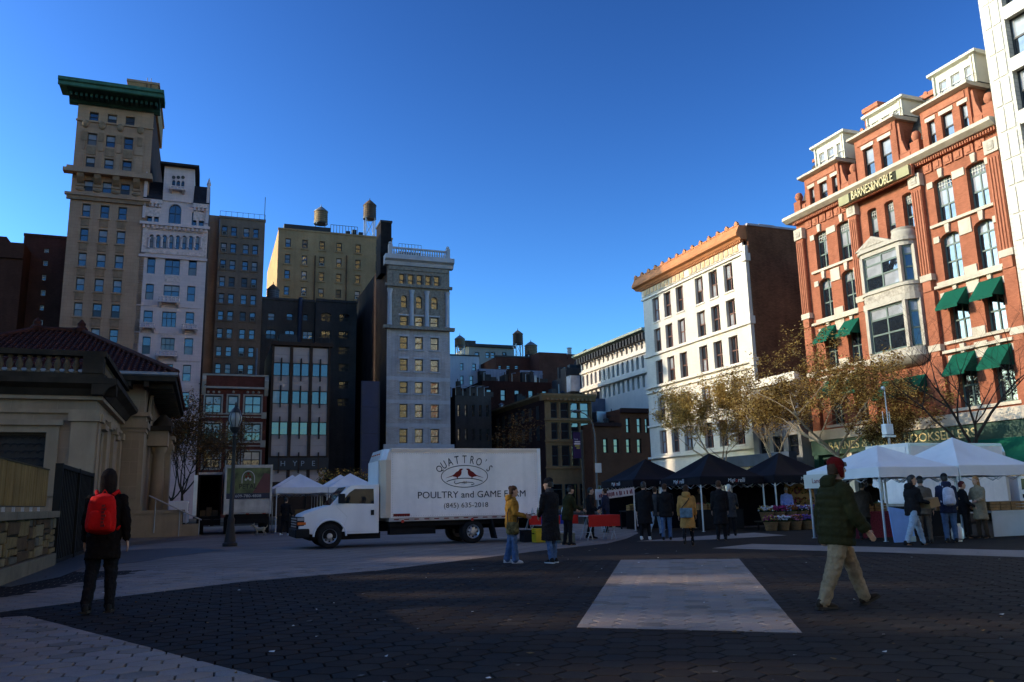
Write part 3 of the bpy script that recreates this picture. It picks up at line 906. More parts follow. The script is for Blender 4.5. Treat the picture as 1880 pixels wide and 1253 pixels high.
# ---- yellow brick building on the hill behind
n0 = on_w(511, 440, 150)[0]
t, q = east('yellow_brick_building', 'yellow brick building with rusty stained drains and two water tanks above', 150, n0)
sL, sR, zt = 0, q(720, 450)[0], q(511, 421)[1]
cs, rs = rows_cols(q, ((524, 534), (555, 565), (586.5, 596.5), (618, 628), (652.5, 662.5), (690, 700)), 446, ((438, 454), (467, 484), (496, 512), (526, 542), (556, 572)), 529)
ops = [(c[0], c[1], r[0], r[1]) for r in rs for c in cs]
shell(wall_front(sL, sR, 0, zt, ops), sL, sR, 30, 0, zt).build('wall', YELB, t)
for o in ops:
    window(t, *o, gl=rnd_glass(.4), fw=0.13)
    ledge(t, YELB, o[0] - 0.2, o[1] + 0.2, o[2] - 0.3, o[2] - 0.02, 0.2, name='sill')
air_units(t, ops, 6, 5)
bx(t, 'coping', YELB, sL - 0.1, sR + 0.1, -0.12, 0.6, zt, zt + 0.3)
a = q(523, 420)[0]; b = q(610, 420)[0]; z = q(570, 409)[1]
bx(t, 'roof_shed', BLACKM, a, b, 2, 12, zt, z)
bx(t, 'roof_shed', BLACKM, b + 0.01, q(697, 430)[0], 2.5, 9, zt, zt + 0.9)
for i in range(10):
    s = b + (q(660, 420)[0] - b) * i / 9
    MB().tube([(s, 2.2, zt + 0.3), (s, 2.2, zt + 2.6)], 0.05, 5).build('railing_post', BLACKM, t)
MB().tube([(b, 2.2, zt + 2.6), (q(660, 420)[0], 2.2, zt + 2.6)], 0.05, 5).build('top_rail', BLACKM, t)
for x, y0, y1 in ((578, 470, 560), (636, 470, 556)):
    a = q(x, 500)[0]
    MB().tube([(a, -0.15, q(x, y1)[1]), (a, -0.15, q(x, y0)[1])], 0.14, 6).build('drain_pipe', M('rust', (0.09, 0.05, 0.03), 0.8, 0.4), t)
for i in range(3):
    s = q(640 + 12 * i, 420)[0]
    bx(t, 'roof_vent', BLACKM, s, s + 0.8, 3, 4, zt + 0.9, zt + 1.9 + 0.4 * (i == 1))
water_tank('sunlit honey coloured timber water tank on the yellow brick building', 153, 578, 603, 375, 385, 405, 411, WOODTANK)
water_tank('dark timber water tank on tall steel legs above the yellow brick building', 152, 669, 692.5, 363, 374, 396, 433, WOODTANK_D, WOODTANK_D)

# ---- dark grey pair in the courtyard, with a small tank
n0 = on_w(480, 600, 128)[0]
t, q = east('courtyard_building', 'dark grey brick rear building with arched windows and a tall blue flue', 128, n0)
sL, sR, zt = 0, q(578, 560)[0], q(530, 553)[1]
ops = []
for x0, x1, y0, y1, ar in ((492, 505, 574, 588, 0.3), (526, 538, 575, 588, 0.3), (556, 566, 577, 589, 0.3), (488, 507, 605, 622, 0.3), (523, 541, 606, 622, 0.3), (556, 574, 608, 622, 0)):
    s0, z1 = q(x0, y0); s1, _ = q(x1, y0); _, z0 = q(x0, y1)
    ops.append((s0, s1, z0, z1, ar))
shell(wall_front(sL, sR, 0, zt, ops), sL, sR, 18, 0, zt).build('wall', GREYD, t)
for i, o in enumerate(ops):
    window(t, *o[:4], gl=rnd_glass(.4), fw=0.1, bars=((), (0.5,)) if i < 3 else ((0.5,), (0.5,)))
MB().tube([(q(550, 600)[0], -0.3, 0), (q(550, 600)[0], -0.3, q(550, 548)[1])], 0.3, 8).build('flue', M('blue_flue', (0.03, 0.04, 0.075), 0.5), t)
bx(t, 'coping', GREYD, sL - 0.1, sR, -0.15, 0.5, zt, zt + 0.4)
n0 = on_w(579, 600, 127)[0]
t, q = east('courtyard_building', 'dark grey brick rear building with paired windows beside the tall black party wall', 127, n0)
sL, sR, zt = 0, q(655, 560)[0], q(620, 556)[1]
ops = []
for x0, x1, y0, y1, ar in ((590, 608, 574, 590, 0.35), (623, 642, 576, 590, 0.35), (590, 607, 607, 621, 0), (622, 641, 608, 622, 0), (622, 641, 637, 651, 0), (622, 641, 668, 682, 0), (622, 641, 700, 714, 0), (620, 640, 732, 746, 0)):
    s0, z1 = q(x0, y0); s1, _ = q(x1, y0); _, z0 = q(x0, y1)
    ops.append((s0, s1, z0, z1, ar))
shell(wall_front(sL, sR, 0, zt, ops), sL, sR, 18, 0, zt).build('wall', GREYD, t)
for o in ops:
    window(t, *o[:4], gl=(G_DIM, random.choice((G_DIM, G_DARK))), fw=0.1, bars=((0.5,), (0.5,)))
bx(t, 'coping', GREYD, sL, sR + 0.1, -0.15, 0.5, zt, zt + 0.4)
water_tank('small grey water tank with rusty cone roof beside the yellow brick building', 131, 490, 513, 519, 530, 551, 553, M('grey_tank_timber', (0.15, 0.14, 0.15), 0.8, 0.2, brick=(0.16, 9, 0.6, 0.2)), M('rusty_cone', (0.12, 0.07, 0.05), 0.7))

# ---- red brick walk-up with cream trim
n0 = on_w(370, 760, ROW)[0]
t, q = east('brick_walkup', 'dark red brick four storey building with cream window surrounds behind the street lamp', ROW, n0)
sL, sR, zt = 0, q(490, 740)[0], q(430, 691)[1]
ops = []
CREAM_D = M('aged_cream_stone', (0.30, 0.26, 0.21), 0.8, 0.15)
for x0, x1, y0, y1 in ((377, 407, 726.5, 758), (419, 438, 726.5, 758), (449.5, 480, 727, 759), (374.5, 405, 777, 809), (418, 439, 777, 809), (448, 479, 778, 810), (373, 404, 828, 860), (417, 438, 828, 860), (446, 478, 829, 860)):
    s0, z1 = q(x0, y0); s1, _ = q(x1, y0); _, z0 = q(x0, y1)
    ops.append((s0, s1, z0, z1))
shell(wall_front(sL, sR, 0, zt, ops), sL, sR, 14, 0, zt).build('wall', RED_DARK, t)
for i, o in enumerate(ops):
    wide = o[1] - o[0] > 1.5
    window(t, *o, gl=(lambda a, b, i=i: (G_BLIND if b == 1 and random.random() < .7 else G_DARK)), bars=((0.5,), (0.5,)) if wide else ((), (0.5,)), fw=0.12)
    for nm, b in (('surround', (o[0] - 0.18, o[0], o[2], o[3])), ('surround', (o[1], o[1] + 0.18, o[2], o[3])), ('lintel', (o[0] - 0.18, o[1] + 0.18, o[3], o[3] + 0.18)), ('sill', (o[0] - 0.2, o[1] + 0.2, o[2] - 0.2, o[2]))):
        bx(t, nm, CREAM_D, b[0], b[1], -0.1, 0.05, b[2], b[3])
    if i < 3:
        for k in range(3 if wide else 1):
            c = o[0] + (o[1] - o[0]) * (k + 0.5) / (3 if wide else 1)
            MB().ball((c, 0.0, o[3] + 0.45), 0.16, 8, 1, 0.8, 1).build('boss', CREAM_D, t, True)
for y0, y1 in ((760, 767), (812, 820)):
    a, b = q(430, y0)[1], q(430, y1)[1]
    for z in (a - 0.1, b):
        ledge(t, CREAM_D, sL, sR, z, z + 0.14, 0.12, name='string_course')
    for s in (sL, sR - 0.55):
        bx(t, 'corner_block', CREAM_D, s - 0.04, s + 0.55, -0.2, 0.1, b - 0.1, a + 0.2)
z = q(430, 713)[1]
ledge(t, CREAM_D, sL - 0.15, sR + 0.15, z - 0.1, z + 0.14, 0.4, name='cornice')
for s in (sL - 0.1, sR - 0.35):
    MB().prism([(0, z - 0.9), (-0.45, z + 0.0), (-0.6, z + 0.9), (-0.1, z + 1.5), (0, z + 1.5)], s, s + 0.45).build('bracket', CREAM_D, t)
bx(t, 'coping', CREAM_D, sL - 0.1, sR + 0.1, -0.15, 0.4, zt, zt + 0.22)

# ---- modern panel front
n0 = on_w(496, 740, ROW - 0.5)[0]
t, q = east('panelled_building', 'modern front of pinkish panels and blue glass strips between brown piers', ROW - 0.5, n0)
sL, sR, zt = 0, q(605, 740)[0], q(550, 633)[1]
PINK = M('pink_beige_panel', (0.40, 0.315, 0.28), 0.6, 0.06, 0.5, streak=0.08)
BRN = M('brown_pier', (0.045, 0.026, 0.018), 0.6, 0.2)
G_BLUE = glass('teal_glass', (0.02, 0.075, 0.10), ior=1.9, wob=0.05)
shell(MB().quad((sL, 0.3, 0), (sR, 0.3, 0), (sR, 0.3, zt), (sL, 0.3, zt)), sL, sR, 14, 0, zt, y=0.3).build('wall', BRN, t)
pcs = [(q(a, 700)[0], q(b, 700)[0]) for a, b in ((500.5, 531), (537, 567), (573, 602))]
prow = [(638, 667), (691, 718), (742, 775), (799, 838), (858, 885)]
grow = [(667, 691), (718, 742), (775, 799)]
for c in pcs:
    for y0, y1 in prow:
        zm0, zm1 = q(550, y1)[1] + 0.02, q(550, y0)[1] - 0.02
        k = 2 if y1 - y0 > 26 else 1
        for i in range(k):
            bx(t, 'panel', PINK, c[0], c[1], 0.1, 0.29, zm0 + (zm1 - zm0) * i / k + 0.015, zm0 + (zm1 - zm0) * (i + 1) / k)
    for j, (y0, y1) in enumerate(grow):
        z0, z1 = q(550, y1)[1], q(550, y0)[1]
        window(t, c[0], c[1], z0, z1, y=0.12, gl=(G_DARK,) if (j == 2 and c is not pcs[2]) else (lambda i, jj, j=j: G_BLIND if (j == 1 and random.random() < .3) else G_BLUE), bars=((0.5,), ()), fw=0.08)
    m_ = (c[0] + c[1]) / 2
    for y0, y1 in ((659, 700), (709, 749), (766, 806), (831, 869)):
        bx(t, 'fin', BRN, m_ - 0.07, m_ + 0.07, -0.3, 0.095, q(550, y1)[1], q(550, y0)[1])
edges = [sL] + [v for i in range(2) for v in ((pcs[i][1] + pcs[i + 1][0]) / 2,)] + [sR]
for s, hw in ((sL + 0.15, 0.15), (edges[1], 0.19), (edges[2], 0.19), (sR - 0.15, 0.15)):
    bx(t, 'pier', BRN, s - hw, s + hw, -0.1, 0.3, 0, zt - 0.2)
bx(t, 'coping', BRN, sL - 0.1, sR + 0.2, -0.35, 0.6, zt - 0.2, zt + 0.25)
a = q(515, 620)[0]; b = q(548, 620)[0]
bx(t, 'roof_bulkhead', BLACKM, a, b, 2, 6, zt, q(530, 608)[1])
for i in range(8):
    s = sL + 0.2 + (sR - 0.4) * i / 7
    MB().tube([(s, 0.4, zt + 0.2), (s, 0.4, zt + 1.1)], 0.025, 5).build('railing_post', BLACKM, t)
MB().tube([(sL + 0.2, 0.4, zt + 1.1), (sR - 0.2, 0.4, zt + 1.1)], 0.03, 5).build('top_rail', BLACKM, t)
DIMTXT = M('dim_sign_letters', (0.28, 0.30, 0.32), 0.6, 0.05)
zs_ = q(550, 852)[1]
bx(t, 'sign_band', BLACKM, sL, sR, -0.25, -0.11, zs_ - 0.75, zs_ + 0.75)
for ch, x in (('H', 519), ('Y', 541), ('P', 555), ('E', 575)):
    text_on(t, 'sign_letter', ch, q(x, 850)[0], -0.26, zs_, 0.9, DIMTXT, height=0.62)
# ---- bank tower at the corner
BK = ROW + 4
n0 = on_w(710, 640, BK)[0]
t, q = east('bank_tower', 'slender grey stone corner tower with balustrade and golden window reflections', BK, n0)
sL, sR = 0, q(826, 640)[0]
zt = q(770, 478)[1]
cs, rs = rows_cols(q, ((734, 748.5), (762, 776.5), (790.5, 805.5)), 670, ((580, 600), (618, 641), (659, 681), (701, 722), (742, 767), (787.5, 814), (834, 860)), 740)
ops = [(c[0], c[1], r[0], r[1]) for r in rs for c in cs]
za = (q(740, 565)[1], q(740, 542)[1])
ops += [(c[0] + 0.1, c[1] - 0.1, za[0], za[1], (c[1] - c[0]) * 0.42) for c in cs]
z5 = (q(740, 525)[1], q(740, 503)[1])
c5 = [(q(a, 512)[0], q(b, 512)[0]) for a, b in ((733, 742.5), (749, 759), (765, 775), (781, 791), (797, 807))]
ops += [(c[0], c[1], z5[0], z5[1]) for c in c5]
zmid = q(770, 604)[1]
low = [o for o in ops if o[3] < zmid]; high = [o for o in ops if o[3] >= zmid]
wall_front(sL, sR, 0, zmid, low, 0.3).build('wall', GREYST, t)
wall_front(sL, sR, zmid, zt, high, 0.3).build('upper_wall', GREYST_TRIM, t)
G_GOLD = glass('old_rippled_glass', (0.02, 0.018, 0.014), ior=2.6, wob=0.7)
for o in ops:
    window(t, *o[:4], y=0.26, gl=(G_GOLD,), fw=0.1, fm=F_DARK)
for o in low + high[:3]:
    ledge(t, GREYST_LIGHT, o[0] - 0.2, o[1] + 0.2, o[2] - 0.22, o[2] - 0.02, 0.16, name='sill')
    ledge(t, GREYST_LIGHT, o[0] - 0.2, o[1] + 0.2, o[3] + 0.02, o[3] + 0.28, 0.08, name='lintel')
for y in (693, 735, 778):
    z = q(770, y)[1]
    ledge(t, GREYST_LIGHT, sL, sR, z - 0.5, z, 0.04, name='string_course')
for y, o_, h in ((604, 0.7, 0.45), (527, 0.4, 0.4), (822, 0.5, 0.8)):
    z = q(770, y)[1]
    ledge(t, GREYST_TRIM if y < 700 else GREYST_LIGHT, sL - o_ * 0.8, sR + o_ * 0.8, z - h / 2, z + h / 2, o_, name='cornice')
for c in (c5[0][0] - 0.9, c5[-1][1] + 0.2):
    bx(t, 'carved_panel', GREYST_TRIM, c, c + 0.7, -0.12, 0, z5[0], z5[1])
for i in range(4):
    a = (c5[i][1] + c5[i + 1][0]) / 2
    MB().lathe([(0.2, z5[0]), (0.14, z5[0] + 0.2), (0.13, z5[1] - 0.25), (0.22, z5[1])], 8, (a, -0.05, 0)).build('colonnette', GREYST_TRIM, t)
for a in (0.35, (cs[0][1] + cs[1][0]) / 2, (cs[1][1] + cs[2][0]) / 2, sR - 0.35):
    z0, z1 = q(770, 600)[1], q(770, 535)[1]
    MB().lathe([(0.36, z0), (0.3, z0 + 0.3), (0.27, z1 - 0.6), (0.42, z1)], 10, (a, -0.12, 0)).build('engaged_column', GREYST_LIGHT, t)
for c in cs:
    bx(t, 'carved_panel', GREYST_TRIM, c[0], c[1], -0.1, 0, q(740, 577)[1], q(740, 568)[1])
bx(t, 'carved_frieze', GREYST_TRIM, sL + 0.2, sR - 0.2, -0.15, 0, q(770, 499)[1], q(770, 492)[1])
z0, z1 = q(770, 491)[1], q(770, 474)[1]
MB().prism([(0.0, z0), (-0.3, z0), (-0.5, z0 + 0.5), (-0.95, z0 + 0.75), (-0.95, z1), (0.6, z1), (0.6, z0)], sL - 0.45, sR + 0.5).build('main_cornice', GREYST_LIGHT, t)
zb1 = q(770, 459)[1]
bx(t, 'balustrade_rail', GREYST_LIGHT, sL + 0.6, sR - 0.6, -0.5, -0.2, zb1 - 0.22, zb1)
bx(t, 'balustrade_base', GREYST_LIGHT, sL + 0.6, sR - 0.6, -0.5, -0.2, z1 + 0.003, z1 + 0.2)
for i in range(22):
    a = sL + 0.85 + (sR - sL - 1.7) * i / 21
    MB().lathe([(0.1, z1 + 0.2), (0.14, z1 + 0.5), (0.07, zb1 - 0.5), (0.11, zb1 - 0.22)], 6, (a, -0.35, 0)).build('baluster', GREYST_LIGHT, t)
for a in (sL + 0.05, sR - 0.6):
    bx(t, 'balustrade_pier', GREYST_LIGHT, a, a + 0.55, -0.6, -0.05, z1 + 0.002, zb1 + 0.3)
    MB().ball((a + 0.27, -0.33, zb1 + 0.5), 0.25, 8).build('finial', GREYST_LIGHT, t, True)
# long dark party wall running back from the front corner, and its stack
PARTY = M('dark_party_brick', (0.045, 0.03, 0.026), 0.92, 0.3, 0.4, brick=(0.25, 0.08, 0.8, 0.15), streak=0.3)  # near-black brown brick colour
wD = on_n(652, 620, n0)[0] - BK
shell(MB(), sL + 0.004, sR - 0.004, wD, 0, zt - 0.02, back=True).build('side_wall', PARTY, t)
bx(t, 'chimney_stack', M('black_flue_brick', (0.02, 0.016, 0.016), 0.9, 0.3), q(697, 430)[0] + 0.4, q(722, 430)[0], 1.2, 4.5, zt - 2, q(712, 404)[1])
bx(t, 'chimney_cap', BLACKM, q(697, 430)[0] + 0.3, q(722, 430)[0] + 0.1, 1.1, 4.6, q(712, 404)[1], q(712, 404)[1] + 0.3)
a, b, z = q(741, 460)[0], q(783, 460)[0], q(760, 452)[1]
bx(t, 'roof_deck', BLACKM, a, b, 3, 8, zt, z)
for i in range(8):
    s = a + (b - a) * i / 7
    MB().tube([(s, 3.1, z), (s, 3.1, z + 1.2)], 0.03, 5).build('railing_post', BLACKM, t)
MB().tube([(a, 3.1, z + 1.2), (b, 3.1, z + 1.2)], 0.03, 5).build('top_rail', BLACKM, t)
# blue hoarding on the low side wall in front of the party wall
w_ = ROW + 2
n1 = on_w(662, 780, w_)[0]
t, q = east('hoarding_wall', 'tall dark blue panelled wall beside the grey corner tower', w_, n1)
s1 = q(697, 780)[0]
BLUEP = M('blue_panel', (0.012, 0.02, 0.06), 0.5, 0.2, 0.6)
z0, z1 = 0, q(680, 700)[1]
for i in range(5):
    bx(t, 'panel', BLUEP, 0, s1, 0, 0.2, z1 * i / 5 + 0.03, z1 * (i + 1) / 5)
bx(t, 'backing', BLACKM, 0.05, s1 - 0.05, 0.2, 0.5, 0, z1 - 0.05)
for s in (0.05, s1 - 0.15):
    bx(t, 'post', BLACKM, s, s + 0.1, -0.05, -0.002, 0, z1)

# ---- middle distance cluster
BLUEW = M('blue_white_render', (0.42, 0.46, 0.52), 0.85, 0.1, 0.4, streak=0.25)
t, q = east('rendered_building', 'plain bluish white rendered building right of the grey corner tower', 140, on_w(824, 720, 140)[0])
sL, sR, zt = 0, q(880, 700)[0], q(850, 654)[1]
ops = []
for x0, x1, y0, y1 in ((845, 851, 667, 680), (867, 874, 668, 681), (862, 869, 690, 707), (862, 870, 716, 730), (845, 851, 690, 706)):
    s0, z1 = q(x0, y0); s1, _ = q(x1, y0); _, z0 = q(x0, y1)
    ops.append((s0, s1, z0, z1))
shell(wall_front(sL, sR, 0, zt, ops), sL, sR, 20, 0, zt).build('wall', BLUEW, t)
for o in ops:
    window(t, *o, fw=0.1)
bx(t, 'coping', GREYD, sL, sR + 0.1, -0.1, 0.4, zt, zt + 0.25)
t, q = east('rendered_building', 'long low grey blue rendered building with small pale windows below the brick block', 139, on_w(880, 690, 139)[0])
sL, sR, zt = 0.02, q(996, 690)[0], q(930, 679)[1]
ops = []
for x0, x1, y0, y1 in ((880.5, 887, 691, 700), (933, 940, 692, 702), (971, 981, 693, 702), (985, 992, 693, 702)):
    s0, z1 = q(x0, y0); s1, _ = q(x1, y0); _, z0 = q(x0, y1)
    ops.append((s0, s1, z0, z1))
shell(wall_front(sL, sR, 0, zt, ops), sL, sR, 12, 0, zt).build('wall', M('grey_blue_render', (0.27, 0.29, 0.34), 0.85, 0.15, 0.4, streak=0.5), t)
for o in ops:
    window(t, *o, fw=0.1, gl=(G_BLIND, G_DARK))  # pale glass in the lower panes, dark glass above
t, q = east('cream_building', 'cream top storey with windows behind the bluish white building', 165, on_w(861, 640, 165)[0])
sL, sR, zt = 0, q(944, 645)[0], q(900, 636)[1]
ops = []
for x0, x1 in ((872, 880), (891, 899), (901, 909), (922, 930)):
    s0, z1 = q(x0, 647); s1, _ = q(x1, 647); _, z0 = q(x0, 658)
    ops.append((s0, s1, z0, z1))
shell(wall_front(sL, sR, 0, zt, ops), sL, sR, 14, 0, zt).build('wall', M('cream_render', (0.36, 0.33, 0.29), 0.85, 0.1, 0.5, streak=0.2), t)
for o in ops:
    window(t, *o, fw=0.14)
ledge(t, GREYD, sL - 0.3, sR + 0.3, zt - 0.3, zt + 0.3, 0.6, name='cornice')
bx(t, 'roof_bulkhead', GREYD, q(857, 630)[0], q(876, 630)[0], 1, 6, zt, q(866, 624)[1])
REDB2 = M('mid_red_brick', (0.12, 0.045, 0.03), 0.9, 0.22, 0.4, brick=(0.3, 0.1, 0.8, 0.15), streak=0.25)
t, q = east('brick_building', 'low red brick top storey with a row of small windows under the water tanks', 155, on_w(911, 670, 155)[0])
sL, sR, zt = 0, q(990, 670)[0], q(950, 657)[1]
ops = []
for x0, x1 in ((915, 921), (930, 937), (945, 952), (976, 983)):
    s0, z1 = q(x0, 671); s1, _ = q(x1, 671); _, z0 = q(x0, 678)
    ops.append((s0, s1, z0, z1))
shell(wall_front(sL, sR, 0, zt, ops), sL, sR, 10, 0, zt).build('wall', REDB2, t)
for o in ops:
    window(t, *o, fw=0.12)
bx(t, 'coping', GREYD, sL - 0.1, sR, -0.2, 0.4, zt, zt + 0.3)
t, q = east('brick_building', 'blank red brown brick block with a small chimney near the sunlit white building', 150, on_w(990, 680, 150)[0])
sL, sR, zt = 0, q(1042, 680)[0], q(1015, 648)[1]
o = (q(1042, 674)[0] - 0.9, q(1048, 674)[0] - 0.9, q(1042, 685)[1], q(1042, 674)[1])
shell(wall_front(sL, q(1062, 680)[0], 0, q(1055, 660)[1], [o]), sL, q(1062, 680)[0], 14, 0, q(1055, 660)[1]).build('wall', REDB2, t)
window(t, *o, fw=0.1)
bx(t, 'upper_wall', REDB2, sL, sR, -0.02, 10, q(1055, 660)[1], zt)
bx(t, 'chimney', REDB2, q(1046, 650)[0], q(1060, 650)[0], 1, 3, q(1055, 660)[1], q(1053, 649)[1])
MB().lathe([(0.45, 0), (0.45, 1.3), (0.55, 1.3), (0.55, 1.5)], 10, (q(1053, 650)[0], 2, q(1053, 649)[1])).build('flue_pot', M('pale_flue', (0.5, 0.48, 0.44), 0.6), t)
water_tank('pale timber water tank over a dark dome right of the grey corner tower', 150, 838, 856, 614, 621, 633, 652, WOODTANK)
water_tank('brown water tank on braced legs standing highest over the low roofs', 158, 945.5, 963, 604.5, 612, 629, 656, WOODTANK_D, M('rusty_tank_roof', (0.2, 0.12, 0.08), 0.7))
water_tank('squat tan water tank beside the blank brick block', 156, 968.5, 990, 625, 633, 650, 658, WOODTANK)
def roof_clutter(t, s0, s1, y0, y1, z, n, seed):
    rd = random.Random(seed)
    mats = (GREYD, BLACKM, BRN_BRICK, STEEL, ROOFG)
    for i in range(n):
        x, y, w_, h_ = rd.uniform(s0, s1), rd.uniform(y0, y1), rd.uniform(.4, 2.2), rd.uniform(.5, 2.4)
        k = rd.random()
        if k < .45: bx(t, 'roof_unit', rd.choice(mats), x, x + w_, y, y + rd.uniform(.6, 1.6), z, z + h_)
        elif k < .7: MB().tube([(x, y, z), (x, y, z + h_ * 1.3)], rd.uniform(.05, .16), 6).build('vent_pipe', rd.choice(mats), t)
        elif k < .85: MB().lathe([(.35, 0), (.35, h_), (.5, h_ + .05), (.1, h_ + .35)], 10, (x, y, z)).build('roof_ventilator', rd.choice(mats), t)
        else:
            MB().tube([(x, y, z), (x, y, z + 1.1), (x + w_ * 1.5, y, z + 1.1), (x + w_ * 1.5, y, z)], .035, 5).build('roof_rail', BLACKM, t)
# dark roofs and walls nearer the street
DARKB = M('dark_maroon_brick', (0.055, 0.022, 0.018), 0.92, 0.25, 0.5, brick=(0.25, 0.08, 0.8, 0.2), streak=0.2)
for nm, lab, w, x0, x1, y, d, m in (('terrace_building', 'dark terrace building in deep shade right behind the white box truck', 118, 836, 902, 727, 14, GREYD),
                           ('terrace_building', 'dark maroon brick terrace with rooftop pipes behind the bay-fronted corner building', 125, 886, 1014, 701, 10, DARKB)):
    t, q = east(nm, lab, w, on_w(x0, 760, w)[0])
    sR, zt = q(x1, 760)[0], q((x0 + x1) / 2, y)[1]
    ops = [(sR * (i + .3) / 5, sR * (i + .65) / 5, zt - 3.2 - 3.6 * k, zt - 1.4 - 3.6 * k) for i in range(5) for k in range(3)]
    shell(wall_front(0, sR, 0, zt, ops), 0, sR, d, 0, zt).build('wall', m, t)
    for o in ops:
        window(t, *o, fw=0.1)
    for i in range(4):
        a = sR * (i + .4) / 4
        bx(t, 'roof_box', GREYD, a, a + 1.6, 1, 3.5, zt, zt + 0.8 + 0.5 * (i % 3))
    roof_clutter(t, 0, sR - 2, .3, d - 2, zt, 16, x0)
    for i in range(5):
        a = sR * (i + .2) / 5
        MB().tube([(a, 0.5, zt), (a, 0.5, zt + 1.4), (a + 0.7, 0.5, zt + 1.5)], 0.07, 5).build('vent_pipe', STEEL, t)

# ---- bay-fronted corner building
BW = ROW - 3
n0 = on_w(1000, 760, BW)[0]
t, q = east('corner_building', 'tan corner building with rows of bay windows and dark red side wall', BW, n0)
sL, sR, zt = 0, q(1086, 760)[0], q(1045, 737)[1]
BAYT = M('tan_bay_trim', (0.27, 0.14, 0.065), 0.8, 0.15)
cols = [(q(a, 752)[0], q(b, 752)[0]) for a, b in ((1011, 1023), (1029, 1044), (1047, 1062), (1065, 1081))]
rows = [(q(1030, b)[1], q(1030, a)[1]) for a, b in ((739, 768), (776, 807), (818, 856))]
ops = [(c[0], c[1], r[0], r[1]) for c in cols for r in rows]
wall_front(sL, sR, 0, zt, ops, 0.25).build('wall', BAYT, t)
for o in ops:
    window(t, *o, y=0.2, gl=(G_DARK, G_BLIND if o[0] < 1.5 and o[2] > 13 else G_DARK), fw=0.1)
dp = on_n(901, 765, n0)[0] - BW
shell(MB(), sL + 0.003, sR, dp, 0, zt + 0.5, back=True).build('side_wall', DARKB, t)
for i in range(7):
    for r in rows:
        y0 = 2 + i * (dp - 3) / 7
        bx(t, 'side_window', F_DARK, -0.02, 0.0, y0, y0 + 1.1, r[0], r[1] - 0.3)
roof_clutter(t, 0.5, sR - 1.5, 2, dp - 2, zt + .5, 20, 6)
MB().prism([(0, zt), (-0.35, zt), (-0.7, zt + 0.7), (-0.7, zt + 0.95), (0.3, zt + 0.95), (0.3, zt)], sL - 0.6, sR + 0.5).build('cornice', BAYT, t)
MB().prism([(sL, zt + 0.2), (sL - 0.55, zt + 0.7), (sL - 0.55, zt + 0.95), (sL + 0.2, zt + 0.95)], 0.31, dp, axis='y').build('side_cornice', BAYT, t)
dentils(t, BAYT, sL, sR, zt + 0.02, zt + 0.35, 0.6, -0.55, -0.33, 'bracket')
for r in rows:
    ledge(t, BAYT, sL - 0.1, sR + 0.1, r[0] - 0.35, r[0] - 0.1, 0.25, name='sill_course')
    for c in [sL + 0.1] + [(cols[i][1] + cols[i + 1][0]) / 2 for i in range(3)] + [sR - 0.1]:
        MB().lathe([(0.16, r[0]), (0.13, r[0] + 0.2), (0.12, r[1] - 0.2), (0.18, r[1])], 8, (c, -0.08, 0)).build('bay_column', BAYT, t)
z = q(1045, 868)[1]
for i in range(3):
    a = sL + 0.4 + i * 2.2
    window(t, a, a + 1.8, 0.6, max(3.2, z - 1.5), y=-0.1, gl=(G_SHOP,), bars=((), (0.75,)), name='shop_window')
t, q = east('brick_building', 'dark brick shop building at the foot of the sunlit white building', ROW - 6, on_w(1087, 800, ROW - 6)[0])
sL, sR, zt = 0.02, q(1193, 800)[0], q(1165, 752)[1]
zl = q(1110, 778)[1]; sm = q(1139, 780)[0]
ORB = M('dark_orange_brick', (0.16, 0.055, 0.028), 0.9, 0.2, 0.5, brick=(0.25, 0.08, 0.8, 0.15))  # one dark orange brick tone
ops = [(q(a, 790)[0], q(b, 790)[0], q(1160, 795)[1], q(1160, 768)[1]) for a, b in ((1150, 1157), (1170, 1178), (1185, 1191))]
ops2 = [(q(a, 820)[0], q(b, 820)[0], q(1160, 832)[1], q(1160, 806)[1]) for a, b in ((1108, 1116), (1127, 1136), (1150, 1158), (1170, 1178))]
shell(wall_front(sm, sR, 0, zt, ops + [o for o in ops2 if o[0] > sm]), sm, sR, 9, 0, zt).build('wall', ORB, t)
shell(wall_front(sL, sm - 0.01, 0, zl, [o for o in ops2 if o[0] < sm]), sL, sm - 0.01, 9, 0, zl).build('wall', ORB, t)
for o in ops + ops2:
    window(t, *o, fw=0.1)
roof_clutter(t, sL, sR - 2, .5, 7, zl, 14, 12)
ledge(t, DARKB, sm, sR, zt - 0.5, zt + 0.1, 0.5, name='cornice')
ledge(t, DARKB, sL, sm - 0.02, zl - 0.4, zl + 0.1, 0.4, name='cornice')
GRILL = M('grey_shutter', (0.16, 0.16, 0.17), 0.5, 0.1, metal=0.3)
for i in range(4):
    a = sL + 0.3 + (sR - sL - 0.6) * i / 4
    window(t, a, a + (sR - sL) / 4 - 0.4, 0.5, 3.1, y=-0.1, gl=(G_SHOP,), bars=((0.33, 0.66), (0.8,)), name='shop_window', fm=GRILL)
t, q = east('rooftop_building', 'grey blue painted wall with faded lettering between the dark brick roofs', 122, on_w(1088, 760, 122)[0])
sR, zt = q(1196, 740)[0], q(1130, 733)[1]
shell(wall_front(0, sR, 0, zt, []), 0, sR, 8, 0, zt).build('wall', M('faded_blue_paint', (0.12, 0.14, 0.19), 0.8, 0.25, 0.5, streak=0.3), t)
for x0, x1, y in ((1092, 1100, 722), (1106, 1116, 716), (1120, 1145, 726), (1150, 1170, 722)):
    bx(t, 'roof_unit', GREYD, q(x0, 740)[0], q(x1, 740)[0], 2, 5, zt, q(x0, y)[1])
t, q = east('rooftop_building', 'black roofscape of sheds and stacks in front of the far arcaded building', 132, on_w(1046, 700, 132)[0])
sR, zt = q(1120, 700)[0], q(1090, 690)[1]
shell(wall_front(0, sR, 0, zt, []), 0, sR, 8, 0, zt).build('wall', GREYD, t)
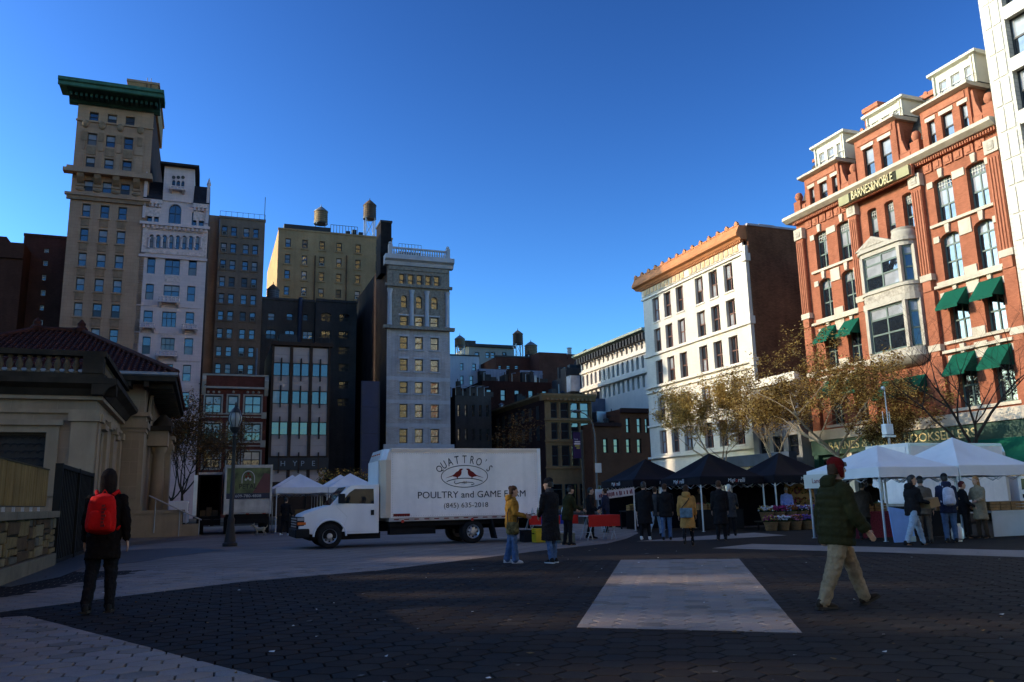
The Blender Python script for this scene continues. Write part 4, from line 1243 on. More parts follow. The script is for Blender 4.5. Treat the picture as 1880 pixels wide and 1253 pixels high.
MB().lathe([(2.6, 0), (2.6, 2.4), (1.4, 4.6), (0.1, 5.6)], 14, (q(1095, 690)[0], 4, zt)).build('conical_shed', M('black_slate_cone', (0.02, 0.018, 0.02), 0.8), t, True)
bx(t, 'stair_bulkhead', GREYD, q(1048, 690)[0], q(1075, 690)[0], 2, 6, zt, q(1060, 672)[1])
roof_clutter(t, 0, sR - 2, .2, 6, zt, 22, 9)
bx(t, 'white_shed', M('white_shed', (0.4, 0.43, 0.5), 0.7), q(1040, 690)[0] + 0.5, q(1062, 690)[0], -0.6, 1.2, zt - 3, zt - 0.2)
# ------------------------------------------------------------------ sunlit fronts along the cross street
WHITE = M('white_glazed_brick', (0.68, 0.62, 0.52), 0.7, 0.08, 0.5, brick=(0.4, 0.12, 0.9, 0.06), streak=0.16)
WHITE_T = M('white_stone_trim', (0.70, 0.64, 0.54), 0.7, 0.06, 1.0, streak=0.08)
TERRA = M('orange_terracotta', (0.52, 0.21, 0.09), 0.75, 0.15, 1.0, bump=0.2, bscale=8)
TERRA_P = M('pale_terracotta', (0.62, 0.42, 0.24), 0.8, 0.15, 2.0, bump=0.4, bscale=7)
SIDEB = M('orange_brown_brick', (0.21, 0.09, 0.045), 0.9, 0.3, 0.35, brick=(0.26, 0.09, 0.6, 0.25), streak=0.35)
# far arcaded building
FN = 62.0
w0 = on_n(1066, 660, FN)[0]
t, q = south('arcaded_building', 'far sunlit white building with dark bracketed cornice and arched windows', FN, w0)
sR = q(1192, 610)[0]; zt = q(1180, 612)[1]
a1 = [(q(1120 + 7.7 * i, 652)[0]) for i in range(10)]
nW = 15
sw = sR / nW
ops = [(sw * (i + .3), sw * (i + .7), q(1180, 640)[1], q(1180, 629)[1]) for i in range(nW)]
ops += [(sw * (i + .25), sw * (i + .75), q(1180, 676)[1], q(1180, 652)[1], sw * .25) for i in range(nW)]
ops += [(sw * (i + .28), sw * (i + .72), q(1180, 712)[1], q(1180, 690)[1]) for i in range(nW)]
shell(wall_front(0, sR, 0, zt, ops, 0.5), 0, sR, 15, 0, zt).build('wall', M('cream_white_stone', (0.66, 0.60, 0.52), 0.8, 0.08, 0.4, streak=0.1), t)
for o in ops:
    window(t, *o[:4], y=0.45, fw=0.14)
MB().prism([(0, zt - 0.3), (-0.3, zt - 0.3), (-1.3, zt + 0.1), (-1.3, zt + 0.45), (0.5, zt + 0.5), (0.5, zt - 0.3)], -1, sR).build('cornice', M('grey_green_cornice', (0.30, 0.33, 0.26), 0.7, 0.15), t)
dentils(t, BLACKM, 0, sR, zt - 1.3, zt - 0.3, 1.0, -1.0, -0.02, 'bracket')
ledge(t, WHITE_T, 0, sR, q(1180, 647)[1] - 0.2, q(1180, 647)[1] + 0.2, 0.3)
ledge(t, WHITE_T, 0, sR, q(1180, 684)[1] - 0.3, q(1180, 684)[1] + 0.3, 0.5)

# white loft building with terracotta cornice
LN = 48.0
t, q = south('loft_building', 'sunlit white loft building with orange terracotta cornice and brown paired windows', LN, 84.0)
sL, sR = 0.6, 20.5
zr = ((21.36, 24.2), (17.8, 20.5), (14.05, 16.8), (9.9, 12.5), (6.2, 8.8))
cols = [(2.7, 4.2), (5.25, 6.75), (7.85, 9.35), (11.7, 13.2), (14.3, 15.8), (16.92, 18.42)]
ops = [(c[0], c[1], r[0], r[1]) for r in zr for c in cols]
zt = 25.0
wall_front(sL, sR, 0, zt, ops, 0.4).build('wall', WHITE, t)
shell(MB(), sL, sR, 7.2, 0, 27.2, right=False).build('back_wall', SIDEB, t)
bx(t, 'side_wall', SIDEB, sR + 0.02, sR + 0.4, 0.25, 6.2, 0, 27.2)
bx(t, 'side_wall', SIDEB, sR + 0.02, sR + 0.4, 6.2, 9.0, 0, 26.3)
bx(t, 'coping', GREYST_LIGHT, sR - 0.3, sR + 0.5, 0.25, 6.2, 27.2, 27.4)
bx(t, 'coping', GREYST_LIGHT, sR - 0.3, sR + 0.5, 6.21, 9.1, 26.3, 26.5)
bx(t, 'roof_hatch', GREYST_LIGHT, sR - 1.5, sR - 0.2, 2.2, 4.0, 27.41, 27.75)
for k, o in enumerate(ops):
    window(t, *o, y=0.32, fm=F_BROWN, gl=lambda i, j: G_BLIND if random.random() < (.45 if j else .2) else G_DARK, bars=((0.5,), (0.5,)), fw=0.12)
    ledge(t, WHITE_T, o[0] - 0.1, o[1] + 0.1, o[2] - 0.16, o[2] - 0.01, 0.1, name='sill')
for z, o_ in ((17.45, 0.22), (13.75, 0.3), (13.2, 0.2), (9.3, 0.22), (5.7, 0.35), (24.4, 0.2)):
    ledge(t, WHITE_T, sL - 0.15, sR + 0.12, z, z + 0.22, o_, name='string_course')
# quoined corner pier with its brackets
bx(t, 'corner_pier', WHITE_T, sR - 0.05, sR + 0.3, -0.14, 0.24, 0, zt + 0.2)
for z in (13.4, 17.4, 23.6):
    bx(t, 'pier_block', WHITE_T, sR - 0.12, sR + 0.5, -0.3, 0.3, z, z + 0.75)
# cornice: frieze of panels, dentils, slope, scalloped crest
bx(t, 'frieze', WHITE_T, sL, sR, -0.16, 0.0, 24.75, 25.55)
for g in range(2):
    for i in range(11):
        a = 1.2 + g * 9.85 + i * 0.82
        if 24.8:
            bx(t, 'frieze_panel', TERRA_P, a, a + 0.6, -0.24, -0.165, 24.85, 25.5)
dentils(t, TERRA, sL - 0.2, sR + 0.1, 25.57, 25.8, 0.28, -0.4, -0.02, 'dentil')
MB().prism([(0, 25.81), (-0.45, 25.81), (-0.6, 26.0), (-0.95, 26.15), (-0.95, 26.4), (-0.55, 27.2), (0.4, 27.25), (0.4, 25.81)], sL - 0.9, sR + 0.25).build('cornice', TERRA, t)
for i in range(14):
    a = sL - 0.6 + i * 1.56
    MB().prism([(a - 0.3, 27.21), (a + 0.3, 27.21), (a + 0.24, 27.5), (a, 27.72), (a - 0.24, 27.5)], -0.6, -0.35, axis='y').build('crest_shell', TERRA, t)
    if i < 13:
        bx(t, 'crest_course', TERRA, a + 0.36, a + 1.2, -0.58, -0.38, 27.21, 27.36)

# low grey building in the gap and the white shopfront at its foot
t, q = south('low_building', 'low grey building with sloping parapet in the gap beside the red brick bookstore', 47.0, 63.0)
zt = on_n(1450, 690, 47)[1]
GREYC = M('grey_concrete', (0.25, 0.25, 0.25), 0.85, 0.15, 0.6, streak=0.3)
ops = [(0.8 + 2 * i, 2.1 + 2 * i, 4.6 + 3 * k, 6.4 + 3 * k) for i in range(3) for k in range(2)]
shell(wall_front(0, 6.5, 0, zt, ops, .3), 0, 6.5, 8, 0, zt).build('wall', GREYC, t)
for o in ops:
    window(t, *o, y=0.2)
bx(t, 'parapet_band', WHITE_T, -0.1, 6.6, -0.25, 0.3, zt - 0.5, zt + 0.25)
t, q = south('shopfront', 'bright white shopfront wall behind the dark market tents', 45.6, 66.0)
for i in range(5):
    bx(t, 'panel', WHITE_T, 0.05 + i * 2.0, 2.0 + i * 2.0, 0, 0.25, 0.4, 3.9)
    if i % 2: window(t, 0.4 + i * 2.0, 1.7 + i * 2.0, 1.0, 3.2, y=-0.05, gl=(G_SHOP,), bars=((0.5,), ()), name='shop_window')
bx(t, 'fascia', M('navy_fascia', (0.05, 0.07, 0.11), 0.6), 0, 10.1, -0.5, 0.3, 3.92, 4.9)

# ---- red brick bookstore
BRICK = M('orange_red_brick', (0.36, 0.125, 0.068), 0.85, 0.2, 0.6, brick=(0.24, 0.08, 0.85, 0.18), streak=0.22, fine=0.15)
BRICK_T = M('red_terracotta', (0.38, 0.14, 0.078), 0.8, 0.2, 2.5, bump=0.4, bscale=9)
LIME = M('cream_limestone', (0.56, 0.48, 0.37), 0.8, 0.16, 1.0, streak=0.25)
ORIELM = M('grey_cream_oriel_stone', (0.46, 0.41, 0.335), 0.8, 0.14, 1.2, streak=0.2)
ORIELC = M('carved_oriel_stone', (0.40, 0.35, 0.28), 0.8, 0.35, 4.0, bump=0.8, bscale=8)
AWN = M('green_awning_canvas', (0.006, 0.085, 0.05), 0.75, 0.1, 1.0)
GREEN_T = M('dark_green_paint', (0.01, 0.05, 0.032), 0.5, 0.15)
SLATE2 = M('grey_brown_slate', (0.085, 0.07, 0.055), 0.8, 0.3, 3.0, brick=(0.4, 0.25, 0.6, 0.25))
t, q = south('bookstore_building', 'ornate red brick bookstore building with stone oriel, dormers and green awnings', LN, 56.2)
SR = 20.45
zc = 24.95
lwin = {4: (20.0, 23.25), 3: (15.8, 19.15), 2: (11.55, 15.05), 1: (6.9, 10.6)}
bayL, bayR = [(2.45, 3.85), (5.08, 6.5)], [(14.85, 16.4), (17.58, 19.07)]
ops = []
for fl in (4, 3, 2, 1):
    z0, z1 = lwin[fl]
    for c in bayL + bayR:
        ops.append((c[0], c[1], z0, z1, (0.0, 0.0, 0.28, 0.35, 0.18)[fl]))
for c in ((8.52, 9.45), (10.25, 11.15), (12.0, 12.85)):
    ops.append((c[0], c[1], 20.25, 23.25, 0.15))
wall_front(0.3, SR, 4.7, zc, ops, 0.45).build('wall', BRICK, t)
shell(MB(), 0.3, SR, 16, 0, zc).build('side_wall', SIDEB, t)
for k, o in enumerate(ops):
    wide = o[1] - o[0] > 1.2
    fl = 0 if k > 15 else (4, 3, 2, 1)[k // 4]
    window(t, *o[:4], y=0.36, fm=F_GREEN, gl=lambda i, j, fl=fl: (G_BLIND if (fl in (4, 0) and j >= 1 and random.random() < .8) or (fl == 3 and j == 2) else G_DARK), bars=((0.5,) if wide else (), (0.4, 0.76)), fw=0.11)
    # leaded grid in the top lights
    if fl in (4, 0):
        mb = MB(); zt0 = o[2] + (o[3] - o[2]) * 0.78
        n = 7 if wide else 5
        for i in range(1, n):
            x = o[0] + (o[1] - o[0]) * i / n
            mb.box(x - 0.015, x + 0.015, 0.33, 0.37, zt0, o[3] - 0.1)
        for i in range(1, 3):
            z = zt0 + (o[3] - zt0) * i / 3
            mb.box(o[0] + .1, o[1] - .1, 0.325, 0.365, z - 0.015, z + 0.015)
        tag(mb.build('leaded_grid', F_CREAM, t, fix=False), kind='stuff')
    # stone keystone, springers and sill
    if fl:
        m_ = (o[0] + o[1]) / 2
        MB().prism([(m_ - 0.13, o[3] - 0.02), (m_ + 0.13, o[3] - 0.02), (m_ + 0.2, o[3] + 0.62), (m_ - 0.2, o[3] + 0.62)], -0.16, 0.1, axis='y').build('keystone', LIME, t)
for grp in (bayL, bayR):
    x0, x1 = grp[0][0], grp[1][1]
    mid0, mid1 = grp[0][1], grp[1][0]
    for fl in (4, 3, 2, 1):
        z0, z1 = lwin[fl]
        ledge(t, LIME, x0 - 0.55, x1 + 0.55, z0 - 0.22, z0 - 0.02, 0.2, name='sill_course')
        bx(t, 'springer', LIME, mid0 + 0.1, mid1 - 0.1, -0.08, 0.05, z1 - 0.55, z1 + 0.5 * (fl < 4))
        bx(t, 'springer', LIME, x0 - 0.5, x0 - 0.02, -0.08, 0.05, z1 - 0.5, z1 - 0.05)
        bx(t, 'springer', LIME, x1 + 0.02, x1 + 0.5, -0.08, 0.05, z1 - 0.5, z1 - 0.05)
        if fl in (3, 2):
            bx(t, 'base_block', LIME, mid0 + 0.1, mid1 - 0.1, -0.08, 0.05, z0 - 0.01, z0 + 0.55)
# fluted pilasters
for a, b in ((0.45, 1.35), (6.85, 7.65), (13.15, 14.05), (19.5, 20.4)):
    for z0, z1 in ((5.3, 10.6), (11.0, 15.3), (16.1, 23.2)):
        bx(t, 'pilaster', BRICK, a, b, -0.32, 0.0, z0, z1)
        nfl = 4
        if z1 > 20:
            for i in range(nfl):
                x = a + (b - a) * (i + 0.5) / nfl
                bx(t, 'flute', BRICK_T, x - 0.06, x + 0.06, -0.38, -0.322, z0 + 0.4, z1 - 0.3)
        bx(t, 'pilaster_base', LIME, a - 0.06, b + 0.06, -0.42, 0.0, z0 - 0.01, z0 + 0.45)
    bx(t, 'pilaster_cap', LIME, a - 0.06, b + 0.06, -0.44, 0.0, 23.2, 24.15)
    bx(t, 'carved_block', ORIELC, a + 0.2, b - 0.2, -0.48, -0.445, 23.4, 24.0)
    bx(t, 'carved_block', BRICK_T, a + 0.1, b - 0.1, -0.4, 0.0, 15.32, 16.05)
    bx(t, 'carved_block', BRICK_T, a + 0.1, b - 0.1, -0.36, 0.0, 10.62, 10.98)
for z in (15.35, 10.72):
    for a, b in ((1.4, 6.8), (14.1, 19.45)):
        ledge(t, LIME, a, b, z, z + 0.2, 0.28, name='string_course')
# terracotta panels under the cornice
for a, b, n in ((1.5, 6.75, 6), (14.2, 19.4, 6)):
    for i in range(n):
        x0 = a + (b - a) * i / n + 0.08; x1 = a + (b - a) * (i + 1) / n - 0.08
        bx(t, 'terracotta_panel', BRICK_T, x0, x1, -0.12, 0.0, 23.95, 24.6)
        bx(t, 'terracotta_panel', BRICK_T, x0 + 0.2, x1 - 0.2, -0.18, -0.122, 24.08, 24.47)
dentils(t, BRICK_T, 0.3, SR, 24.66, 24.92, 0.2, -0.4, -0.02, 'dentil')
MB().prism([(0.0, zc), (-0.55, zc), (-0.95, zc + 0.25), (-0.95, zc + 0.5), (0.3, zc + 0.55), (0.3, zc)], -0.35, SR + 0.1).build('main_cornice', LIME, t)
# signboard
bx(t, 'signboard', M('sign_cream', (0.34, 0.31, 0.17), 0.6, 0.08), 6.6, 13.75, -0.95, -0.75, 24.12, 24.85)
bx(t, 'sign_frame', BRICK_T, 6.5, 13.85, -0.75, -0.5, 24.02, 24.9)
GILT = M('gilt_letters', (0.62, 0.50, 0.24), 0.45, 0.1)
bx(t, 'sign_field', M('sign_dark', (0.03, 0.028, 0.015), 0.6), 7.75, 12.6, -0.97, -0.952, 24.12, 24.85)
text_on(t, 'sign_lettering', 'BARNES&NOBLE', 10.2, -1.0, 24.46, 0.9, GILT, width=4.2, height=0.72, depth=0.05)
# oriel: two storeys, a flat centre and curved flanks
def oriel_poly(x0, x1, out, k=5):
    pts = []
    for i in range(k + 1):
        a = math.pi / 2 * i / k
        pts.append((x0 + out * 0.9 * (1 - math.cos(a)), -out * math.sin(a)))
    return pts + [(x0 + x1 - p[0], p[1]) for p in reversed(pts)]
OX0, OX1, OUT = 7.72, 12.85, 1.05
def oslab(name, z0, z1, grow, m):
    MB().prism(oriel_poly(OX0 - grow, OX1 + grow, OUT + grow), z0, z1, axis='z').build(name, m, t)
oslab('oriel_sill', 11.2, 11.6, 0.02, ORIELM)
oslab('oriel_band', 15.05, 15.5, 0.12, ORIELM)
oslab('oriel_band', 15.504, 16.15, 0.0, ORIELC)
oslab('oriel_band', 16.154, 16.4, 0.1, ORIELM)
oslab('oriel_top', 19.15, 19.5, 0.0, ORIELM)
oslab('oriel_top', 19.504, 19.75, 0.16, ORIELM)
# tapering corbel under the oriel
mb = MB()
rings = [(11.198, 0.06), (10.95, 0.08), (10.75, -0.1), (10.5, -0.45), (10.35, -0.85)]
polys = [oriel_poly(OX0 - g, OX1 + g, max(0.08, OUT + g)) for z, g in rings]
npt = len(polys[0])
mb.add([(p[0], p[1], z) for (z, g), poly in zip(rings, polys) for p in poly], [(i * npt + k, i * npt + k + 1, (i + 1) * npt + k + 1, (i + 1) * npt + k) for i in range(len(rings) - 1) for k in range(npt - 1)] + [tuple((len(rings) - 1) * npt + k for k in range(npt))])
mb.build('oriel_corbel', ORIELM, t, True)
for z0, z1 in ((11.6, 15.05), (16.4, 19.15)):
    zg = z0 + (z1 - z0) * 0.74
    po = oriel_poly(OX0, OX1, OUT)
    # posts
    for x, y in ((po[1][0], po[1][1]), (po[4][0] + 0.1, po[4][1] - 0.05), (po[-5][0] - 0.1, po[-5][1] - 0.05), (po[-2][0], po[-2][1])):
        bx(t, 'oriel_post', ORIELM, x - 0.14, x + 0.14, y - 0.1, y + 0.18, z0, z1)
    window(t, po[4][0] + 0.24, po[-5][0] - 0.24, z0 + 0.02, z1 - 0.02, y=-OUT + 0.1, fm=F_GREEN, gl=lambda i, j: G_BLIND if j == 2 or random.random() < .15 else G_DARK, bars=((0.5,), (0.4, 0.74)), fw=0.12, name='oriel_window')
    for side in (0, 1):
        a, b = (po[1], po[4]) if not side else (po[-5], po[-2])
        d = Vector((b[0] - a[0], b[1] - a[1], 0)); L_ = d.length
        wdw = window(t, 0.12, L_ - 0.12, 0.02, z1 - z0 - 0.04, y=0, fm=F_GREEN, gl=(G_DARK, G_DARK, G_BLIND), bars=((), (0.4, 0.76)), fw=0.12, name='oriel_window')
        wdw.location = (a[0] + d.x * 0.12 / L_, a[1] + d.y * 0.12 / L_ + 0.05, z0 + 0.02)
        wdw.rotation_euler = (0, 0, math.atan2(d.y, d.x))
    bx(t, 'oriel_back', GREEN_T, OX0 + 0.1, OX1 - 0.1, -0.2, -0.002, z0, z1)
MB().prism([(8.0, 19.754), (11.6, 19.754), (9.8, 20.6)], -OUT - 0.15, -0.3, axis='y').build('pediment', ORIELM, t)
MB().prism([(8.6, 19.85), (11.0, 19.85), (9.8, 20.4)], -OUT - 0.2, -OUT - 0.152, axis='y').build('pediment_relief', ORIELC, t)
MB().lathe([(0.85, 19.754), (0.92, 20.1), (0.86, 20.3), (0.84, 20.33), (0.9, 20.5), (0.8, 20.55)], 18, (11.95, -0.15, 0)).build('oriel_turret', ORIELM, t, True)
# awnings
def awning(a, b, zt_, drop, out, fringe=None):
    mb = MB()
    mb.add([(a, -0.06, zt_), (b, -0.06, zt_), (b, -out, zt_ - drop), (a, -out, zt_ - drop), (a, -out, zt_ - drop - 0.18), (b, -out, zt_ - drop - 0.18), (a, -0.06, zt_ - drop), (b, -0.06, zt_ - drop)],
           [(0, 1, 2, 3), (3, 2, 5, 4), (0, 3, 6), (1, 7, 2)])
    o = mb.build('awning', AWN, t, fix=False)
    s_ = o.modifiers.new('thick', 'SOLIDIFY'); s_.thickness = 0.02
    return o
for c in bayL + bayR:
    awning(c[0] - 0.12, c[1] + 0.12, 15.0, 1.25, 1.15)
    awning(c[0] - 0.12, c[1] + 0.12, 10.55, 1.4, 1.3)
awning(8.3, 12.3, 9.6, 1.3, 1.3)
# street level
ledge(t, LIME, 0.2, SR + 0.1, 5.7, 6.5, 0.6, name='shop_cornice')
bx(t, 'shop_fascia', GREEN_T, 0.2, SR, -0.45, 0.0, 4.5, 5.68)
text_on(t, 'sign_lettering', 'BARNES & NOBLE BOOKSELLERS', 9.2, -0.47, 5.1, 0.9, GILT, width=13.8, height=0.62, depth=0.03)
for i, a in enumerate((0.6, 4.4, 8.2, 12.0, 15.8)):
    window(t, a + 0.3, a + 3.5, 0.5, 4.3, y=-0.05, fm=GREEN_T, gl=(G_SHOP,), bars=((0.33, 0.67), (0.75,)), name='shop_window', fw=0.14)
    bx(t, 'shop_pier', LIME if i % 2 else GREEN_T, a - 0.28, a + 0.28, -0.4, 0.1, 0, 4.5)
bx(t, 'shop_back', GREEN_T, 0.3, SR, 0.1, 0.3, 0, 4.7)
mb = MB().add([(13.4, -0.4, 4.6), (22.5, -0.4, 4.6), (22.5, -2.2, 3.3), (13.4, -2.2, 3.3), (13.4, -2.2, 3.0), (22.5, -2.2, 3.0)], [(0, 1, 2, 3), (3, 2, 5, 4)])
aw = mb.build('entrance_awning', AWN, t, fix=False); aw.modifiers.new('thick', 'SOLIDIFY').thickness = 0.03
text_on(t, 'awning_lettering', 'BARNES & NOBLE', 15.2, -2.24, 3.2, 0.4, M('white_print', (0.8, 0.8, 0.78), 0.6, 0.0), width=2.6, height=0.26)
# gabled attic storey: three brick dormers with white upper dormers, slate between
MB().prism([(0.2, zc + 0.56), (2.4, 30.6), (9, 30.9), (9, zc + 0.56)], 0.4, SR - 0.02).build('mansard_roof', SLATE2, t)
bx(t, 'ridge_cresting', BRICK_T, 0.5, SR - 0.1, 2.3, 2.6, 30.9, 31.15)
for i in range(18):
    MB().lathe([(0.2, -0.06), (0.2, 0.06)], 10, (1 + i * 1.1, 2.45, 31.3), axis='y').build('crest_ring', BRICK_T, t)
for k, (a, b, zt_, ws) in enumerate(((2.0, 6.1, 28.3, ((2.5, 3.1), (3.75, 4.65), (5.25, 5.85))), (8.1, 12.3, 29.15, ((8.9, 9.95), (10.6, 11.7))), (14.6, 18.7, 28.6, ((15.1, 15.75), (16.3, 17.25), (17.85, 18.45))))):
    zo = (zc + 0.75, zt_ - 1.0)
    o2 = [(c[0], c[1], zo[0], zo[1]) for c in ws]
    shell(wall_front(a, b, zc + 0.56, zt_, o2, 0.3, y=-0.15), a, b, 3.0, zc + 0.56, zt_, y=-0.15).build('dormer', BRICK, t)
    for o in o2:
        window(t, *o, y=0.1, fm=F_DARK, gl=(G_DARK, G_BLIND), fw=0.09)
        bx(t, 'dormer_lintel', LIME, o[0] - 0.12, o[1] + 0.12, -0.2, 0.0, o[3] + 0.005, o[3] + 0.3)
    bx(t, 'dormer_frieze', BRICK_T, a + 0.3, b - 0.3, -0.22, -0.152, zt_ - 0.6, zt_ - 0.12)
    MB().prism([(-0.15, zt_), (-0.6, zt_ + 0.12), (-0.6, zt_ + 0.3), (3.0, zt_ + 0.35), (3.0, zt_)], a - 0.35, b + 0.3).build('dormer_cornice', LIME, t)
    u0, u1 = a + 0.9, b + 0.35
    zu = 30.8 if k < 2 else 31.0
    CRM = M('cream_painted_timber', (0.66, 0.62, 0.50), 0.6, 0.06)
    wdt = (u1 - u0)
    o3 = [(u0 + wdt * f0, u0 + wdt * f1, zt_ + 0.6, zu - 0.55) for f0, f1 in ((0.12, 0.3), (0.4, 0.62), (0.72, 0.88))]
    shell(wall_front(u0, u1, zt_ + 0.36, zu, o3, 0.15, y=0.55), u0, u1, 4.0, zt_ + 0.36, zu, y=0.55).build('upper_dormer', CRM, t)
    for o in o3:
        window(t, *o, y=0.66, fm=F_CREAM, gl=(G_BLIND, G_BLIND), fw=0.07)
    MB().prism([(0.55, zu), (0.2, zu + 0.1), (0.2, zu + 0.28), (4.2, zu + 0.3), (4.2, zu)], u0 - 0.25, u1 + 0.25).build('upper_cornice', CRM, t)
    for x in (u0 + 0.02, u1 - 0.14, u1 - 0.36):
        bx(t, 'corner_post', CRM, x, x + 0.12, 0.4, 0.55, zt_ + 0.36, zu)
    MB().tube([(u0, 0.3, zt_ + 0.95), (u1, 0.3, zt_ + 0.95)], 0.02, 5).build('guard_rail', BLACKM, t)
    for i in range(9):
        x = u0 + wdt * i / 8
        MB().tube([(x, 0.3, zt_ + 0.36), (x, 0.3, zt_ + 0.95)], 0.015, 4).build('guard_post', BLACKM, t)
    # curved flank walls
    if k < 3:
        MB().prism([(b + 0.01, zc + 0.56), (b + 1.5, zc + 0.56), (b + 1.1, zc + 0.9), (b + 0.6, zc + 1.5), (b + 0.3, zc + 2.4), (b + 0.2, zt_ - 0.3), (b + 0.01, zt_ - 0.3)], 0.0, 0.35, axis='y').build('dormer_scroll', BRICK_T, t)
for a in (0.55, 7.2, 13.5, 19.6):
    bx(t, 'parapet_pier', BRICK, a, a + 0.8, -0.25, 0.35, zc + 0.56, zc + 1.75)
    MB().lathe([(0.15, zc + 1.75), (0.3, zc + 1.95), (0.36, zc + 2.2), (0.25, zc + 2.5), (0.03, zc + 2.62)], 12, (a + 0.4, 0.05, 0)).build('ball_finial', BRICK_T, t, True)
for a, b in ((1.36, 1.98), (6.15, 7.18), (12.35, 13.48), (18.75, 19.58), (8.0 - 0.0, 8.05)):
    if b - a > 0.3:
        bx(t, 'parapet', BRICK, a, b, -0.1, 0.15, zc + 0.56, zc + 1.35)
        bx(t, 'parapet_panel', BRICK_T, a + 0.12, b - 0.12, -0.16, -0.102, zc + 0.72, zc + 1.2)
bx(t, 'chimney', BRICK, 4.4, 6.0, 5.0, 6.2, 30, 34.2)
bx(t, 'chimney_cap', BRICK_T, 4.3, 6.1, 4.9, 6.3, 34.2, 34.6)
bx(t, 'rear_parapet_wall', BRICK_T, 6.1, 13.0, 7.5, 8.2, 30, 34.4)
bx(t, 'rear_shed', M('white_rear_shed', (0.7, 0.66, 0.6), 0.7), 7.6, 8.9, 5.0, 7.4, 30, 33.2)

# ---- white tiled building at the right edge
t, q = south('office_building', 'tall white tiled building with large windows at the right edge', LN - 0.6, 35.55)
ops = []
for i in range(4):
    for k in range(12):
        ops.append((1.65 + i * 3.6, 4.2 + i * 3.6, 1.2 + k * 3.65 + 1.9, 1.2 + k * 3.65 + 4.7))
shell(wall_front(0.05, 15, 0, 46, ops, 0.55), 0.05, 15, 14, 0, 46).build('wall', M('white_tile', (0.60, 0.55, 0.46), 0.6, 0.08, 0.5, brick=(0.6, 0.3, 0.6, 0.06), streak=0.1), t)
for o in ops:
    window(t, *o, y=0.45, gl=(G_DARK, G_BLIND), fw=0.12, bars=((0.5,), (0.5,)))
TILEP = M('white_tile_panel', (0.66, 0.61, 0.52), 0.6, 0.04, 0.6)
for k in range(12):
    z0 = 1.2 + k * 3.65
    for i in range(2):
        bx(t, 'spandrel_panel', TILEP, 1.75 + i * 3.6, 4.1 + i * 3.6, -0.07, 0, z0 + 0.95, z0 + 1.7)
    for a, b in ((0.3, 0.75), (0.85, 1.4)):
        bx(t, 'tile_panel', TILEP, a, b, -0.06, 0, z0 + 1.0, z0 + 2.6)
        bx(t, 'tile_panel', TILEP, a, b, -0.06, 0, z0 + 2.75, z0 + 4.45)

# ------------------------------------------------------------------ blocks outside the frame that shade and are mirrored by the square
OFFM = M('south_block_stone', (0.25, 0.22, 0.19), 0.85, 0.2, 0.3)
SB = -70.0
def off_block(name, label, w0, w1, n0, n1, h, m):
    t = thing(name, label, 'building', wn(w0, n1), GA + R(90), 'blocks beyond the edge of the square')
    # local x runs along -N ... build in grid axes: x = W offset after rotation
    L_, D_ = w1 - w0, n1 - n0
    k = max(1, int(L_ / 4))
    ops = [(L_ * (i + .3) / k, L_ * (i + .7) / k, 4 + 4 * j, 6.2 + 4 * j) for i in range(k) for j in range(int(h / 4) - 2)]
    shell(wall_front(0, L_, 0, h, ops, 0.3), 0, L_, D_, 0, h).build('wall', m, t)
    mb = MB()
    for o in ops:
        mb.quad((o[0], 0.28, o[2]), (o[1], 0.28, o[2]), (o[1], 0.28, o[3]), (o[0], 0.28, o[3]))
    tag(mb.build('glazing', G_DARK, t, fix=False), kind='stuff')
    ledge(t, m, -0.2, L_ + 0.2, h - 0.8, h - 0.1, 0.6, name='cornice')
    return t
# south side of the square: local x along +W, y into the block (-N)
off_block('corner_block', 'tan block on the south side of the square', 14, 60, SB - 18, SB - 1, 24.0, OFFM)
off_block('corner_block', 'second tan block along the south side of the square', 60.5, 105.5, SB - 18, SB - 1, 24.0, OFFM)
off_block('corner_block', 'tallest block at the south west corner of the square', 106.2, 124, SB - 16, SB, 56.0, OFFM)
# thin unseen wall added in front, slotted to throw sun patches on the paving
def bay(x0, x1, y, dep):
    """opening that lets the sun reach the paving between two photograph columns"""
    a, b = gnd(x0, y), gnd(x1, y)
    c = (a + b) / 2
    t_ = (SB - c.dot(GN)) / to_sun.dot(GN)
    h_ = c + to_sun * t_
    hw = dep * 0.75 / 0.937; hz_ = max(0.3, abs(b.x - a.x) / 2 * math.tan(SUN_EL) + 0.15)
    return (h_.dot(GW) - hw, h_.dot(GW) + hw, h_.z - hz_, h_.z + hz_)
bays = [bay(*v) for v in ((430, 830, 1124, .62), (830, 1110, 1140, .75), (640, 900, 1092, .55), (640, 990, 1057, .7), (1100, 1330, 1064, .95), (1120, 1420, 1022, 1.3), (1150, 1390, 1236, .55), (1470, 1660, 1141, .7), (1690, 1890, 1147, .75), (770, 930, 1025, 1.1), (1390, 1650, 1076, .6))]
t = thing('sun_slot_wall', 'tall unseen wall added on the south side of the square, slotted for sun patches', 'building', wn(14, SB), GA + R(90), 'blocks beyond the edge of the square')
ops = [(o[0] - 14, o[1] - 14, o[2], o[3]) for o in bays]
mbf = wall_front(0, 92, 0, 50.5, ops, 0.12)
mbf.quad((92, 0.12, 0), (92, 0, 0), (92, 0, 50.5), (92, 0.12, 50.5)).quad((0, 0, 50.5), (92, 0, 50.5), (92, 0.12, 50.5), (0, 0.12, 50.5))
mbf.build('frame', OFFM, t, fix=False)
